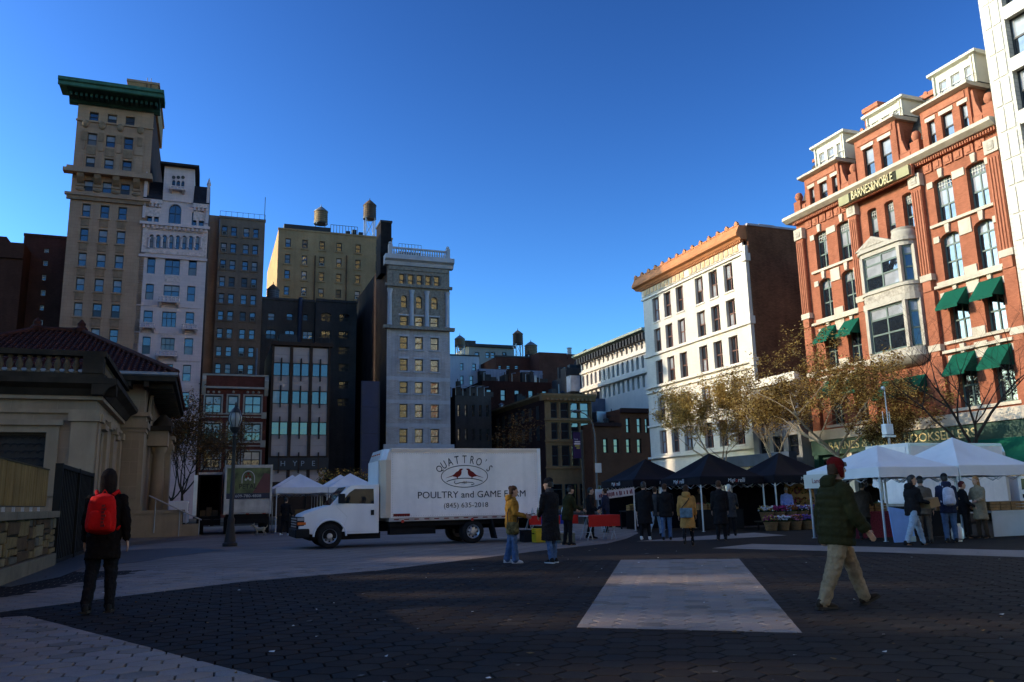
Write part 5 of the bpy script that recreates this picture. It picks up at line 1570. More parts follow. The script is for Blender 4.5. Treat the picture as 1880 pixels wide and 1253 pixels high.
# east side tower, sunlit, mirrored in the panes of the bank tower
t = thing('tower_block', 'sunlit ochre tower on the east side of the square', 'building', wn(-48, 96), GA + R(180), 'blocks beyond the edge of the square')
EASTM = M('ochre_brick', (0.55, 0.40, 0.2), 0.85, 0.15, 0.4, brick=(1.2, 0.5, 0.7, 0.2))
ops = [(1.2 + 3 * i, 2.6 + 3 * i, 4 + 4 * j, 6.2 + 4 * j) for i in range(19) for j in range(29)]
shell(wall_front(0, 58, 0, 124, ops, 0.3), 0, 58, 20, 0, 124).build('wall', EASTM, t)
mb = MB()
for o in ops:
    mb.quad((o[0], 0.28, o[2]), (o[1], 0.28, o[2]), (o[1], 0.28, o[3]), (o[0], 0.28, o[3]))
tag(mb.build('glazing', G_DARK, t, fix=False), kind='stuff')

# unseen cream and buff row added behind the camera to bounce warm light
for n_, L_, h_, c_, lb in ((34, 40, 20, (0.58, 0.47, 0.34), 'sunlit cream block added behind the camera for warm bounce, next to the ochre tower'), (-7, 44, 20, (0.55, 0.42, 0.30), 'sunlit buff block added behind the camera for warm bounce, at the middle of the east side')):
    t = thing('bounce_block', lb, 'building', wn(-50, n_), GA + R(180), 'blocks beyond the edge of the square')
    ops = [(1.2 + 3.2 * i, 2.7 + 3.2 * i, 4 + 4 * j, 6.2 + 4 * j) for i in range(int(L_ / 3.2) - 1) for j in range(int(h_ / 4) - 2)]
    shell(wall_front(0, L_, 0, h_, ops, 0.3), 0, L_, 18, 0, h_).build('wall', M('east_' + lb[7:12].strip(), c_, 0.85, 0.12, 0.4), t)
    mb = MB()
    for o in ops:
        mb.quad((o[0], 0.28, o[2]), (o[1], 0.28, o[2]), (o[1], 0.28, o[3]), (o[0], 0.28, o[3]))
    tag(mb.build('glazing', G_DARK, t, fix=False), kind='stuff')
# ------------------------------------------------------------------ stone pavilion on the left
PV = M('weathered_limestone', (0.26, 0.19, 0.13), 0.85, 0.14, 0.5, streak=0.35, bump=0.15, bscale=12, brick=(1.5, 0.6, 1.12, 0.03))
PV_S = M('smooth_limestone', (0.29, 0.215, 0.145), 0.85, 0.14, 0.9, streak=0.35)
PV_D = M('blackened_limestone', (0.035, 0.027, 0.02), 0.9, 0.4, 1.2, streak=0.3)
TILE = M('clay_roof_tile', (0.05, 0.016, 0.011), 0.75, 0.35, 3.0)
t = thing('pavilion', 'old limestone pavilion with clay tile roof, balustrade and columns', 'pavilion', wn(34, 0), GA)
LX = -15.0
# near wing
wo = (-7.35, -5.55, 2.1, 4.15)
wall_front(LX, -3.97, 0, 5.35, [wo], 0.3).build('wing_wall', PV, t)
no = [(1.6, 2.4, 0.4, 4.3), (4.0, 5.1, 0.4, 4.6), (6.6, 7.4, 0.4, 4.3)]
mbn = wall_front(0, 10, 0, 5.35, no, 0.35)
mbn.v = [(-3.97 - p[1], p[0], p[2]) for p in mbn.v]
mbn.build('wing_side_wall', PV_S, t)
for o in no:
    bx(t, 'side_window', G_DARK, -4.4, -4.3, o[0], o[1], o[2], o[3])
    bx(t, 'side_hood', PV_S, -3.97, -3.75, o[0] - 0.25, o[1] + 0.25, o[3] + 0.1, o[3] + 0.3)
bx(t, 'roof_slab', PV_D, LX, -4.1, 0.1, 10, 5.36, 5.9)
w_ = window(t, *wo, y=0.24, gl=(M('frosted_pane', (0.045, 0.043, 0.042), 0.7, 0.2),), bars=((), ()), fw=0.06)
# scale-pattern window grille
mb = MB()
nx, nz = 7, 8
for j in range(nz):
    for i in range(nx + 1):
        r_ = (wo[1] - wo[0]) / nx / 2
        cx_ = wo[0] + (i + (0.5 if j % 2 else 0)) * 2 * r_
        cz = wo[2] + j * (wo[3] - wo[2]) / nz
        pts = [(cx_ + r_ * math.cos(a), 0.2, cz + r_ * math.sin(a)) for a in [math.pi * k / 6 for k in range(7)]]
        pts = [p for p in pts if wo[0] <= p[0] <= wo[1]]
        if len(pts) > 1: mb.tube(pts, 0.018, 4, cap=False)
tag(mb.build('window_grille', BLACKM, t), kind='stuff')
for nm, b in (('window_surround', (wo[0] - 0.42, wo[0] - 0.02, wo[2], wo[3])), ('window_surround', (wo[1] + 0.02, wo[1] + 0.42, wo[2], wo[3])), ('window_hood', (wo[0] - 0.55, wo[1] + 0.55, wo[3] + 0.25, wo[3] + 0.45)), ('window_lintel', (wo[0] - 0.42, wo[1] + 0.42, wo[3], wo[3] + 0.24)), ('window_sill', (wo[0] - 0.5, wo[1] + 0.5, wo[2] - 0.25, wo[2]))):
    bx(t, nm, PV_S, b[0], b[1], -0.1 - 0.15 * ('hood' in nm), 0.05, b[2], b[3])
for x0, x1 in ((-4.75, -3.9),):
    bx(t, 'corner_pilaster', PV_S, x0, x1, -0.12, 0.0, 0, 4.55)
    bx(t, 'pilaster_cap', PV_S, x0 - 0.1, x1 + 0.12, -0.24, 0.0, 4.56, 4.85)
for y0 in (0.0, 3.0, 5.6, 8.6):
    bx(t, 'side_pilaster', PV_S, -3.97, -3.84, y0 + 0.02, y0 + 0.75, 0, 4.55)
    bx(t, 'pilaster_cap', PV_S, -3.97, -3.72, y0 - 0.05, y0 + 0.85, 4.56, 4.85)
for z0, z1, o_ in ((4.86, 5.0, 0.12), (5.36, 5.5, 0.2)):
    bx(t, 'moulding', PV_S, LX, -3.97 + o_, -o_, 0.0, z0, z1)
    bx(t, 'moulding', PV_S, -3.97, -3.97 + o_, 0.004, 10, z0, z1)
MB().prism([(0.1, 5.5), (-0.25, 5.5), (-0.4, 5.75), (-0.75, 5.9), (-0.75, 6.1), (0.1, 6.15)], LX, -3.3).build('cornice', PV_D, t)
MB().prism([(-4.1, 5.5), (-3.72, 5.5), (-3.55, 5.75), (-3.25, 5.9), (-3.25, 6.1), (-4.1, 6.15)], -0.73, 9.7, axis='y').build('side_cornice', PV_D, t)
# balustrade: base, balusters, rail, corner piers
bx(t, 'balustrade_base', PV_D, LX, -3.75, -0.3, 0.25, 6.16, 6.34)
bx(t, 'balustrade_rail', PV_D, LX, -3.72, -0.34, 0.28, 6.98, 7.18)
BAL = [(0.1, 0), (0.1, 0.08), (0.06, 0.12), (0.13, 0.28), (0.12, 0.36), (0.055, 0.54), (0.09, 0.58), (0.1, 0.635)]
bal_me = MB().lathe(BAL, 10).mesh('baluster', M('baluster_limestone', (0.12, 0.09, 0.06), 0.85, 0.4, 4.0), True)
x = -4.75
while x > -12:
    link('baluster', bal_me, t, (x, -0.02, 6.342)); x -= 0.31
bx(t, 'balustrade_pier', PV_D, -4.5, -3.8, -0.36, 0.3, 6.342, 6.975)
bx(t, 'side_balustrade_rail', PV_D, -4.3, -3.7, 0.285, 9.6, 6.98, 7.17)
bx(t, 'side_balustrade_base', PV_D, -4.3, -3.72, 0.26, 9.6, 6.16, 6.33)
for i in range(24):
    link('baluster', bal_me, t, (-3.98, 0.6 + i * 0.36, 6.335))
# central block
bx(t, 'central_wall', PV, -11.5, -3.0, 10, 23.5, 0, 7.9)
MB().lathe([(1.1, -2.99), (1.1, -2.94)], 24, (0, 12.9, 6.0), axis='x').build('arch_recess', G_SHOP, t)
for rr_, m_ in ((1.35, PV_S),):
    mb = MB()
    for k in range(13):
        a0 = math.pi * k / 13; a1 = math.pi * (k + 1) / 13
        pts = [(-2.93, 12.9 + r_ * math.cos(a), 6.0 + r_ * math.sin(a)) for a, r_ in ((a0, 1.12), (a1, 1.12), (a1, rr_), (a0, rr_))]
        mb2 = MB().add(pts + [(p[0] + 0.12, p[1], p[2]) for p in pts], [(0, 1, 2, 3), (4, 7, 6, 5), (0, 4, 5, 1), (1, 5, 6, 2), (2, 6, 7, 3), (3, 7, 4, 0)])
        mb2.build('voussoir', m_, t)
# hipped tile roof
ex0, ex1, ey0, ey1, ez = -14.2, -1.55, 8.6, 25, 7.75
rx0, rx1, ry, rz_ = -9.2, -7.0, 16.8, 11.2
rf = MB()
E0, E1, E2, E3 = (ex0, ey0, ez), (ex1, ey0, ez), (ex1, ey1, ez), (ex0, ey1, ez)
R0, R1 = (rx0, ry, rz_), (rx1, ry, rz_)
rf.add([E0, E1, E2, E3, R0, R1], [(0, 1, 5, 4), (1, 2, 5), (2, 3, 4, 5), (3, 0, 4)])
rf.build('tile_roof', TILE, t)
bx(t, 'eave_soffit', PV_D, ex0 + 0.05, ex1 - 0.05, ey0 + 0.05, ey1 - 0.05, ez - 0.35, ez - 0.02)
MB().prism([(ey0 - 0.06, ez - 0.05), (ey0 + 0.02, ez - 0.12), (ey0 + 0.02, ez + 0.06), (ey0 - 0.06, ez + 0.08)], ex0, ex1 + 0.05).build('gutter', M('grey_gutter', (0.16, 0.17, 0.19), 0.4, 0.1, metal=0.5), t)
# rows of barrel tiles on the two slopes in view
def slope_tiles(a, b, c, d, n, name):
    a, b, c, d = map(Vector, (a, b, c, d))
    mb = MB()
    for i in range(n + 1):
        p = a.lerp(b, i / n); u = i / n
        # run up the slope until the hip line
        s0 = (c - a).length / (b - a).length
        base = (b - a).normalized()
        topc = d - c
        L0 = (c - a).dot(base) / (b - a).length; L1 = (d - a).dot(base) / (b - a).length
        if u < L0: f = u / L0 if L0 > 0 else 1
        elif u > L1: f = (1 - u) / (1 - L1) if L1 < 1 else 1
        else: f = 1
        upv = (c - a) - base * (c - a).dot(base)
        if f < 0.03: continue
        k = max(2, int(f * upv.length / 0.42))
        for j in range(k):
            p0 = p + upv * f * j / k; p1 = p + upv * f * (j + 1.08) / k
            nrm = base.cross(upv).normalized()
            if nrm.z < 0: nrm = -nrm
            mb.tube([p0 + nrm * 0.07, p1 + nrm * 0.03], [0.085, 0.07], 5, cap=True)
    tag(mb.build(name, TILE, t, True, fix=False), kind='stuff')
slope_tiles(E0, E1, R0, R1, 46, 'barrel_tiles')
slope_tiles(E1, E2, R1, R1, 56, 'barrel_tiles')
for a, b in ((E0, R0), (E1, R1), (R0, R1), (E2, R1)):
    MB().tube([Vector(a) + Vector((0, 0, .1)), Vector(b) + Vector((0, 0, .12))], 0.14, 7).build('hip_tile_course', TILE, t, True)
for p in (R0, R1):
    MB().lathe([(0.3, 0), (0.34, 0.2), (0.2, 0.35), (0.22, 0.5), (0.03, 0.75)], 10, p).build('roof_finial', TILE, t, True)
for i in range(17):
    bx(t, 'eave_bracket', PV_D, -2.9, -1.75, 9.4 + i * 0.9, 9.62 + i * 0.9, ez - 0.62, ez - 0.36)
for i in range(12):
    bx(t, 'eave_bracket', PV_D, -11.6 + i * 0.78, -11.38 + i * 0.78, 8.75, 9.98, ez - 0.62, ez - 0.36)
# portico piers and column on the right side
bx(t, 'plinth', PV_S, -4.3, -1.0, 9.4, 12.2, 0, 1.1)
bx(t, 'plinth_cap', PV_S, -4.35, -0.93, 9.33, 12.27, 1.1, 1.26)
bx(t, 'stair_cheek', PV_S, -1.0, -0.2, 9.6, 12.0, 0, 0.55)
for x0, x1, y0, y1, zt_ in ((-4.05, -2.9, 9.5, 11.2, 5.0), (-3.0, -1.95, 16.5, 18.2, 4.4)):
    bx(t, 'pier', PV_S, x0, x1, y0, y1, 1.262 if y0 < 12 else 0, zt_)
    bx(t, 'pier_panel', PV, x0 + 0.2, x1 - 0.2, y0 - 0.06, y0 - 0.002, 1.8, zt_ - 0.4)
    for k, (h, o_) in enumerate(((0.0, 0.06), (0.18, 0.14), (0.5, 0.04), (0.75, 0.2))):
        bx(t, 'pier_cap', PV_S, x0 - o_, x1 + o_, y0 - o_, y1 + o_, zt_ + h + 0.002, zt_ + h + (0.18, 0.32, 0.25, 0.2)[k])
    bx(t, 'pier_base', PV_S, x0 - 0.08, x1 + 0.08, y0 - 0.08, y1 + 0.08, (1.264 if y0 < 12 else 0), (1.45 if y0 < 12 else 0.5))
bx(t, 'plinth', PV_S, -3.6, -1.7, 13.0, 19.0, 0, 1.0)
MB().lathe([(0.42, 1.0), (0.42, 1.15), (0.35, 1.22), (0.34, 2.5), (0.29, 4.2), (0.33, 4.25), (0.42, 4.45), (0.42, 4.6)], 20, (-2.45, 14.2, 0)).build('column', PV_S, t, True)
bx(t, 'entablature', PV_S, -3.1, -2.0, 13.4, 15.0, 4.61, 5.4)
bx(t, 'entablature_cap', PV_D, -3.2, -1.85, 13.2, 15.2, 5.4, 5.65)
MB().lathe([(0.35, 5.0), (0.6, 5.15), (0.5, 5.5), (0.15, 5.9)], 12, (-2.45, 17.3, 0.75)).build('urn', PV_D, t, True)
r1, r2 = gnd(270, 985), gnd(352, 985)
hr = thing('handrail', 'pale metal handrail sloping down beside the pavilion steps', 'handrail', wn(43.2, -0.6), GA)
for dy in (0, 0.18):
    MB().tube([(-1.9, dy, 1.95), (0.5, dy, 0.75)], 0.03, 8).build('rail', STEEL, hr, True)
for x, z in ((-1.6, 1.8), (-0.5, 1.25), (0.4, 0.8)):
    MB().tube([(x, 0.09, 0.0 if x > -1 else 0.2), (x, 0.09, z)], 0.025, 8).build('post', STEEL, hr, True)

# ------------------------------------------------------------------ planter wall, board fence and dark gate
wl = thing('planter_wall', 'rough stone wall with flat coping at the left edge', 'wall', wn(6.5, -3.5), GA + R(90))
# local x along +W, y towards -N, z up; the face in view is y = 0 facing +N
STN = [M('wall_stone_%s' % k, c, 0.85, 0.25, 5.0, bump=0.6, bscale=22, fine=0.2) for k, c in (('ochre', (0.15, 0.10, 0.045)), ('grey', (0.09, 0.075, 0.055)), ('brown', (0.075, 0.045, 0.024)), ('tan', (0.17, 0.125, 0.07)))]
bx(wl, 'core', M('dark_mortar', (0.03, 0.027, 0.022), 0.95, 0.3, 6), 0, 17.2, 0.03, 0.5, 0, 1.16)
CAPM = M('coping_stone', (0.14, 0.11, 0.078), 0.85, 0.2, 2.0, bump=0.3, bscale=20, streak=0.2)
for i in range(10):
    bevel(bx(wl, 'coping_stone', CAPM, -0.1 + i * 1.72, 1.6 + i * 1.72, -0.12, 0.6, 1.16, 1.32), 0.015)
    bevel(bx(wl, 'base_stone', CAPM, -0.1 + i * 1.72, 1.605 + i * 1.72, -0.1, 0.03, 0, 0.3), 0.015)
rs_ = random.Random(11)
seg = 0.0
while seg < 17.15:
    sw_ = rs_.uniform(0.55, 1.15)
    if seg + sw_ > 16.8: sw_ = 17.2 - seg
    z = 0.31
    while z < 1.13:
        h = rs_.uniform(0.12, 0.3)
        if z + h > 1.04: h = 1.15 - z
        n_ = rs_.choice((1, 2, 2, 3, 3)) if sw_ > .7 else rs_.choice((1, 2, 2))
        cuts = sorted(rs_.uniform(.2, .8) for _ in range(n_ - 1))
        cuts = [0] + cuts + [1]
        for c0, c1 in zip(cuts, cuts[1:]):
            x, x1 = seg + sw_ * c0, seg + sw_ * c1
            if x1 - x < 0.07: continue
            g = 0.011; d = rs_.uniform(0.008, 0.05)
            j = lambda: rs_.uniform(-0.016, 0.016)
            a = [(x + g + j(), z + g + j()), (x1 - g + j(), z + g + j()), (x1 - g + j(), z + h - g + j()), (x + g + j(), z + h - g + j())]
            cx_, cz = sum(p[0] for p in a) / 4, sum(p[1] for p in a) / 4
            vs = [(p[0], 0.04, p[1]) for p in a] + [(p[0], -d * .5, p[1]) for p in a] + [(p[0] * .86 + cx_ * .14, -d - j() * .4, p[1] * .84 + cz * .16) for p in a]
            fs = [(0, 1, 5, 4), (1, 2, 6, 5), (2, 3, 7, 6), (3, 0, 4, 7), (4, 5, 9, 8), (5, 6, 10, 9), (6, 7, 11, 10), (7, 4, 8, 11), (8, 9, 10, 11)]
            MB().add(vs, fs).build('stone', rs_.choice(STN), wl)
        z += h
    seg += sw_
bf = thing('board_fence', 'yellowish timber board fence standing on the stone wall', 'fence', wn(6.5, -3.5), GA + R(90))
BRD = [M('fence_board_%d' % k, c, 0.7, 0.25, 2.0, bump=0.3, bscale=30, streak=0.3) for k, c in enumerate(((0.18, 0.108, 0.036), (0.155, 0.092, 0.03), (0.21, 0.13, 0.046)))]
for i in range(132):
    bx(bf, 'board', rs_.choice(BRD), i * 0.125 + 0.004, i * 0.125 + 0.121, 0.12 + rs_.uniform(-.004, .004), 0.145, 1.44, 2.30)
bx(bf, 'top_rail', M('fence_cap', (0.05, 0.04, 0.025), 0.7), 0, 16.5, 0.1, 0.17, 2.302, 2.33)
bx(bf, 'bottom_rail', BLACKM, 0, 16.5, 0.147, 0.19, 1.42, 1.52)
bx(bf, 'middle_rail', BLACKM, 0, 16.5, 0.147, 0.19, 1.85, 1.95)
for i in range(18):
    bx(bf, 'post', STEEL, 0.2 + i * 0.92, 0.25 + i * 0.92, 0.15, 0.2, 1.32, 1.42)
gt = thing('gate', 'black corrugated metal gate between the stone wall and the pavilion', 'gate', wn(23.9, -3.5), GA + R(90))
GATE = M('black_gate_metal', (0.012, 0.011, 0.010), 0.6, 0.3, 2)
for i in range(44):
    bx(gt, 'slat', GATE, 0.1 + i * 0.14, 0.1 + i * 0.14 + 0.11, 0.0 + 0.02 * (i % 2), 0.06, 0.08, 2.4)
bx(gt, 'top_rail', GATE, 0, 6.4, -0.05, 0.1, 2.4, 2.5)
bx(gt, 'bottom_rail', GATE, 0, 6.4, -0.03, 0.1, 0.02, 0.1)
for x in (-0.06, 3.15, 6.35):
    bx(gt, 'post', GATE, x, x + 0.12, -0.06, 0.12, 0, 2.52)
# ------------------------------------------------------------------ vehicles
PAINT = M('white_truck_paint', (0.70, 0.68, 0.68), 0.35, 0.08, 0.8, coat=0.3, streak=0.15)
PAINT_BOX = M('white_box_panel', (0.76, 0.685, 0.65), 0.5, 0.09, 0.5, streak=0.22, bump=0.12, bscale=2.2, fine=0.04)
ALU = M('aluminium_trim', (0.45, 0.42, 0.40), 0.4, 0.12, metal=0.55)
CREAMP = M('cream_corner_post', (0.50, 0.38, 0.29), 0.5, 0.1)
RUBBER = M('tyre_rubber', (0.016, 0.016, 0.017), 0.85, 0.2, 6)
BLKP = M('black_plastic', (0.014, 0.014, 0.015), 0.6, 0.15)
UNDER = M('dark_chassis', (0.013, 0.012, 0.012), 0.85, 0.25)
RIMM = M('wheel_steel', (0.42, 0.41, 0.40), 0.4, 0.15, metal=0.6)
LENS = M('headlamp_lens', (0.25, 0.25, 0.26), 0.15, 0.1, coat=0.5)
AMBER = M('amber_lens', (0.55, 0.10, 0.012), 0.25, 0.1)
REDL = M('red_lens', (0.35, 0.015, 0.012), 0.3, 0.1)
INK = M('black_lettering', (0.02, 0.02, 0.022), 0.6, 0.05)
INKRED = M('dark_red_print', (0.16, 0.014, 0.012), 0.6, 0.08)
G_CAR = glass('vehicle_glass', (0.006, 0.014, 0.02), ior=1.45, wob=0.02)
def wheel(parent, x, y, r, w, out=-1, name='wheel'):
    o = MB().lathe([(r * .62, -w / 2), (r * .9, -w / 2), (r, -w * .38), (r, w * .38), (r * .9, w / 2), (r * .62, w / 2)], 28, axis='y', cap=False).build(name, RUBBER, parent, True, (x, y, r))
    MB().lathe([(r * .63, 0), (r * .6, out * w * .42), (r * .54, out * w * .3), (r * .42, out * w * .18), (r * .25, out * w * .3), (r * .22, out * w * .42), (r * .16, out * w * .44), (0.01, out * w * .44)], 24, axis='y').build('rim', RIMM, o, True)
    for k in range(8):
        a = 2 * math.pi * k / 8
        MB().lathe([(0.035 * r / .38, out * w * .2), (0.035 * r / .38, out * w * .26)], 8, (r * .46 * math.cos(a), 0, r * .46 * math.sin(a)), axis='y').build('hand_hole', BLKP, o)
        MB().lathe([(0.012, out * w * .3), (0.012, out * w * .36)], 6, (r * .31 * math.cos(a), 0, r * .31 * math.sin(a)), axis='y').build('wheel_nut', BLKP, o)
    return o
def box_truck(label, loc, rz, L0=1.87, L1=6.98, ztop=3.05, detail=True, group=None):
    """local x: front wheel at 0, rear to +x; y inwards from the near side"""
    t = thing('box_truck', label, 'truck', loc, rz, group)
    arch = [(0.50 * math.cos(a), 0.37 + 0.50 * math.sin(a)) for a in [math.pi * k / 12 for k in range(0, 13)]]
    prof = [(1.52, 0.42), (1.52, 1.93), (0.66, 1.92), (0.50, 1.85), (0.0, 1.30), (-0.15, 1.27), (-0.55, 1.16), (-0.82, 1.05), (-0.93, 0.90), (-0.94, 0.5), (-0.52, 0.44)] + arch[::-1] + [(0.52, 0.42)]
    b = MB().prism(prof, 0.15, 2.15, axis='y').build('cab', PAINT, t)
    bevel(b, 0.045, 3, 25); b.data.polygons.foreach_set('use_smooth', [True] * len(b.data.polygons)); b.data.set_sharp_from_angle(angle=R(50))
    MB().prism([(p[0] * .97, 0.37 + (p[1] - 0.37) * .97) for p in arch] + [(-0.49, 0.3), (0.49, 0.3)], 0.2, 2.1, axis='y').build('wheel_well', UNDER, t)
    lip = MB()
    lip.tube([(p[0], 0.14, p[1]) for p in arch], 0.03, 6).build('arch_lip', PAINT, t, True)
    for y in (0.138, 2.15):
        d = MB().prism([(0.36, 0.5), (1.44, 0.48), (1.44, 1.86), (0.70, 1.86), (0.50, 1.72), (0.20, 1.38), (0.18, 1.28), (0.52, 0.95)], y, y + 0.016, axis='y').build('door', PAINT, t)
        bevel(d, 0.006, 1)
        MB().prism([(0.30, 1.36), (1.36, 1.33), (1.34, 1.80), (0.74, 1.80), (0.58, 1.69)], y - 0.004, y + 0.018, axis='y').build('door_window', G_CAR, d)
        MB().box(1.26, 1.36, y - 0.03, y + 0.02, 0.98, 1.14).build('handle', BLKP, d)
        MB().box(0.36, 1.44, y - 0.006, y + 0.01, 0.80, 0.815).build('moulding', PAINT, d)
    mm = MB(); mm.box(0.22, 0.42, -0.08, 0.1, 1.36, 1.66); m_ = mm.build('mirror', BLKP, t); bevel(m_, 0.03, 2)
    MB().tube([(0.35, 0.0, 1.42), (0.4, 0.16, 1.4)], 0.02, 6).build('mirror_arm', BLKP, t)
    MB().add([(0.015, 0.28, 1.335), (0.015, 2.02, 1.335), (0.50, 1.9, 1.865), (0.50, 0.4, 1.865), (0.0, 0.28, 1.32), (0.0, 2.02, 1.32), (0.485, 1.9, 1.875), (0.485, 0.4, 1.875)], [(0, 1, 2, 3), (4, 7, 6, 5), (0, 4, 5, 1), (1, 5, 6, 2), (2, 6, 7, 3), (3, 7, 4, 0)]).build('windscreen', G_CAR, t)
    g = MB().box(-1.0, -0.9, 0.35, 1.95, 0.62, 0.98).build('grille', BLKP, t)
    for i in range(4):
        MB().box(-1.015, -1.0, 0.4, 1.9, 0.66 + i * .08, 0.69 + i * .08).build('grille_bar', ALU, g)
    for y in (0.17, 1.93):
        h = MB().box(-0.985, -0.78, y - 0.035, y + 0.22, 0.70, 0.98).build('headlight', BLKP, t); bevel(h, 0.03, 2)
        MB().box(-0.995, -0.8, y - 0.04, y + 0.2, 0.86, 0.95).build('lens', LENS, h)
        MB().box(-0.99, -0.74, y - 0.042, y + 0.2, 0.735, 0.815).build('indicator', AMBER, h)
    bb = MB().box(-1.06, -0.62, 0.1, 2.2, 0.34, 0.62).build('bumper', BLKP, t); bevel(bb, 0.05, 3)
    MB().box(-0.6, 1.6, 0.3, 2.0, 0.25, 0.45).build('underbody', UNDER, t)
    wheel(t, 0, 0.28, 0.37, 0.24); wheel(t, 0, 2.0, 0.37, 0.24, 1)
    xr = L0 + 0.54 * (L1 - L0)
    for y, o_ in ((0.18, -1), (0.46, -1), (1.84, 1), (2.12, 1)):
        wheel(t, xr, y, 0.37, 0.23, o_)
    # chassis, tank, step, flaps
    for y in (0.7, 1.5):
        bx(t, 'chassis_rail', UNDER, 1.2, L1 - 0.1, y, y + 0.1, 0.45, 0.68)
    bx(t, 'tank', UNDER, 1.9, 3.4, 0.25, 0.65, 0.34, 0.72)
    bx(t, 'underbody', UNDER, 1.85, L1 - 0.05, 0.15, 2.2, 0.60, 0.80)
    bx(t, 'axle', UNDER, xr - 0.1, xr + 0.1, 0.3, 2.0, 0.28, 0.48)
    MB().prism([(xr + 0.62, 0.78), (xr + 0.66, 0.78), (xr + 0.82, 0.12), (xr + 0.77, 0.12)], 0.02, 0.55, axis='y').build('mud_flap', RUBBER, t)
    bx(t, 'rear_step', UNDER, L1 - 0.15, L1 + 0.15, 0.2, 2.1, 0.38, 0.46)
    # cargo box
    zb = 0.88
    bx(t, 'box_side', PAINT_BOX, L0, L1 - 0.06, 0.0, 0.05, zb, ztop - 0.11)
    bx(t, 'box_side', PAINT_BOX, L0, L1 - 0.06, 2.25, 2.3, zb, ztop - 0.11)
    cr = [(L0 - 0.001, 0.0), (L0 - 0.001, 2.3), (L0 - 0.16, 2.3), (L0 - 0.30, 2.18), (L0 - 0.34, 2.0), (L0 - 0.34, 0.3), (L0 - 0.30, 0.12), (L0 - 0.16, 0.0)]
    MB().prism(cr, zb, ztop - 0.35, axis='z').build('box_nose', CREAMP, t)
    bx(t, 'nose_panel', PAINT, L0 - 0.36, L0 - 0.342, 0.28, 2.02, zb + 0.9, ztop - 0.36)
    MB().add([(p[0], p[1], ztop - 0.348) for p in cr] + [(p[0] + (0.12 if p[0] < L0 - 0.1 else 0), p[1] * .96 + .046, ztop) for p in cr], [tuple(range(8)), tuple(range(8, 16))] + [(i, (i + 1) % 8, 8 + (i + 1) % 8, 8 + i) for i in range(8)]).build('nose_cap', ALU, t)
    for i in range(5):
        MB().box(L0 - 0.29, L0 - 0.24, 0.5 + i * .3, 0.6 + i * .3, ztop - 0.16, ztop - 0.12).build('marker_light', AMBER, t)
    MB().box(L0, L1 - 0.06, -0.012, 2.312, ztop - 0.108, ztop).build('top_rail', ALU, t)
    MB().box(L0 + 0.02, L1 - 0.08, 0.02, 2.28, ztop + 0.002, ztop + 0.02).build('box_roof', PAINT_BOX, t)
    MB().box(L0 - 0.05, L1, -0.014, 2.314, zb - 0.12, zb).build('bottom_rail', M('dirty_rail', (0.40, 0.34, 0.30), 0.6, 0.3, 2.5), t)
    MB().box(L1 - 0.06, L1 + 0.06, -0.02, 2.32, zb - 0.02, ztop + 0.02).build('rear_frame', PAINT, t)
    MB().box(L1 + 0.062, L1 + 0.08, 0.12, 2.18, zb, ztop - 0.12).build('rear_door', PAINT_BOX, t)
    if detail:
        n = 15
        for i in range(n):
            x = L0 + 0.1 + (L1 - L0 - 0.5) * i / (n - 1)
            MB().box(x, x + 0.16, -0.022, -0.0145, zb - 0.075, zb - 0.045).build('reflector_tape', INKRED, t)
        for x in (L0 + 0.08, L0 + 2.4, L1 - 0.3):
            MB().lathe([(0.05, -0.02), (0.05, -0.03)], 12, (x + .3, 0, zb - 0.12), axis='y').build('side_marker', REDL, t)
        mb = MB()
        for i in range(64):
            x = L0 + 0.05 + (L1 - L0 - 0.2) * i / 63
            mb.lathe([(0.013, -0.007), (0.009, -0.014)], 6, (x, 0, ztop - 0.15), axis='y'); mb.lathe([(0.013, -0.007), (0.009, -0.014)], 6, (x, 0, zb + 0.04), axis='y')
        for i in range(26):
            z = zb + 0.1 + (ztop - zb - 0.3) * i / 25
            for x in (L0 + 0.05, L1 - 0.14):
                mb.lathe([(0.013, -0.007), (0.009, -0.014)], 6, (x, 0, z), axis='y')
        tag(mb.build('rivet_rows', ALU, t, fix=False), kind='stuff')
        MB().box(L0 + 0.08, L0 + 0.62, -0.008, -0.002, zb + 0.03, zb + 0.12).build('maker_plate', INKRED, t)
    return t
TW = 26.2
tr = box_truck('white box truck with poultry farm lettering and two red birds', wn(TW, 3.69), GA)
# lettering on its side (x measured from the front wheel)
YL = -0.006
cxm, czm, ea, eb = 8.02 - 3.69 + 0.0, 2.155, 0.80, 0.355
word = "QUATTRO'S"
for i, ch in enumerate(word):
    a = R(152 - i * (124 / (len(word) - 1)))
    r1, r2 = 0.97, 0.56
    o = text_on(tr, 'letter', ch, cxm + r1 * math.cos(a), YL, czm + r2 * math.sin(a) - 0.02, 0.26, INK, height=0.255 if ch != "'" else 0.09, depth=0.001)
    o.rotation_euler = (R(90), -(math.atan2(r2 * math.cos(a), -r1 * math.sin(a)) - math.pi), 0)
    if ch == "'": o.location.z += 0.06
mb = MB()
for k in range(48):
    a0, a1 = 2 * math.pi * k / 48, 2 * math.pi * (k + 1) / 48
    q_ = [(cxm + (ea + d) * math.cos(a), YL, czm + (eb + d) * math.sin(a)) for a, d in ((a0, -.012), (a1, -.012), (a1, .012), (a0, .012))]
    mb.quad(*q_)
mb.build('emblem_oval', INK, tr, fix=False)
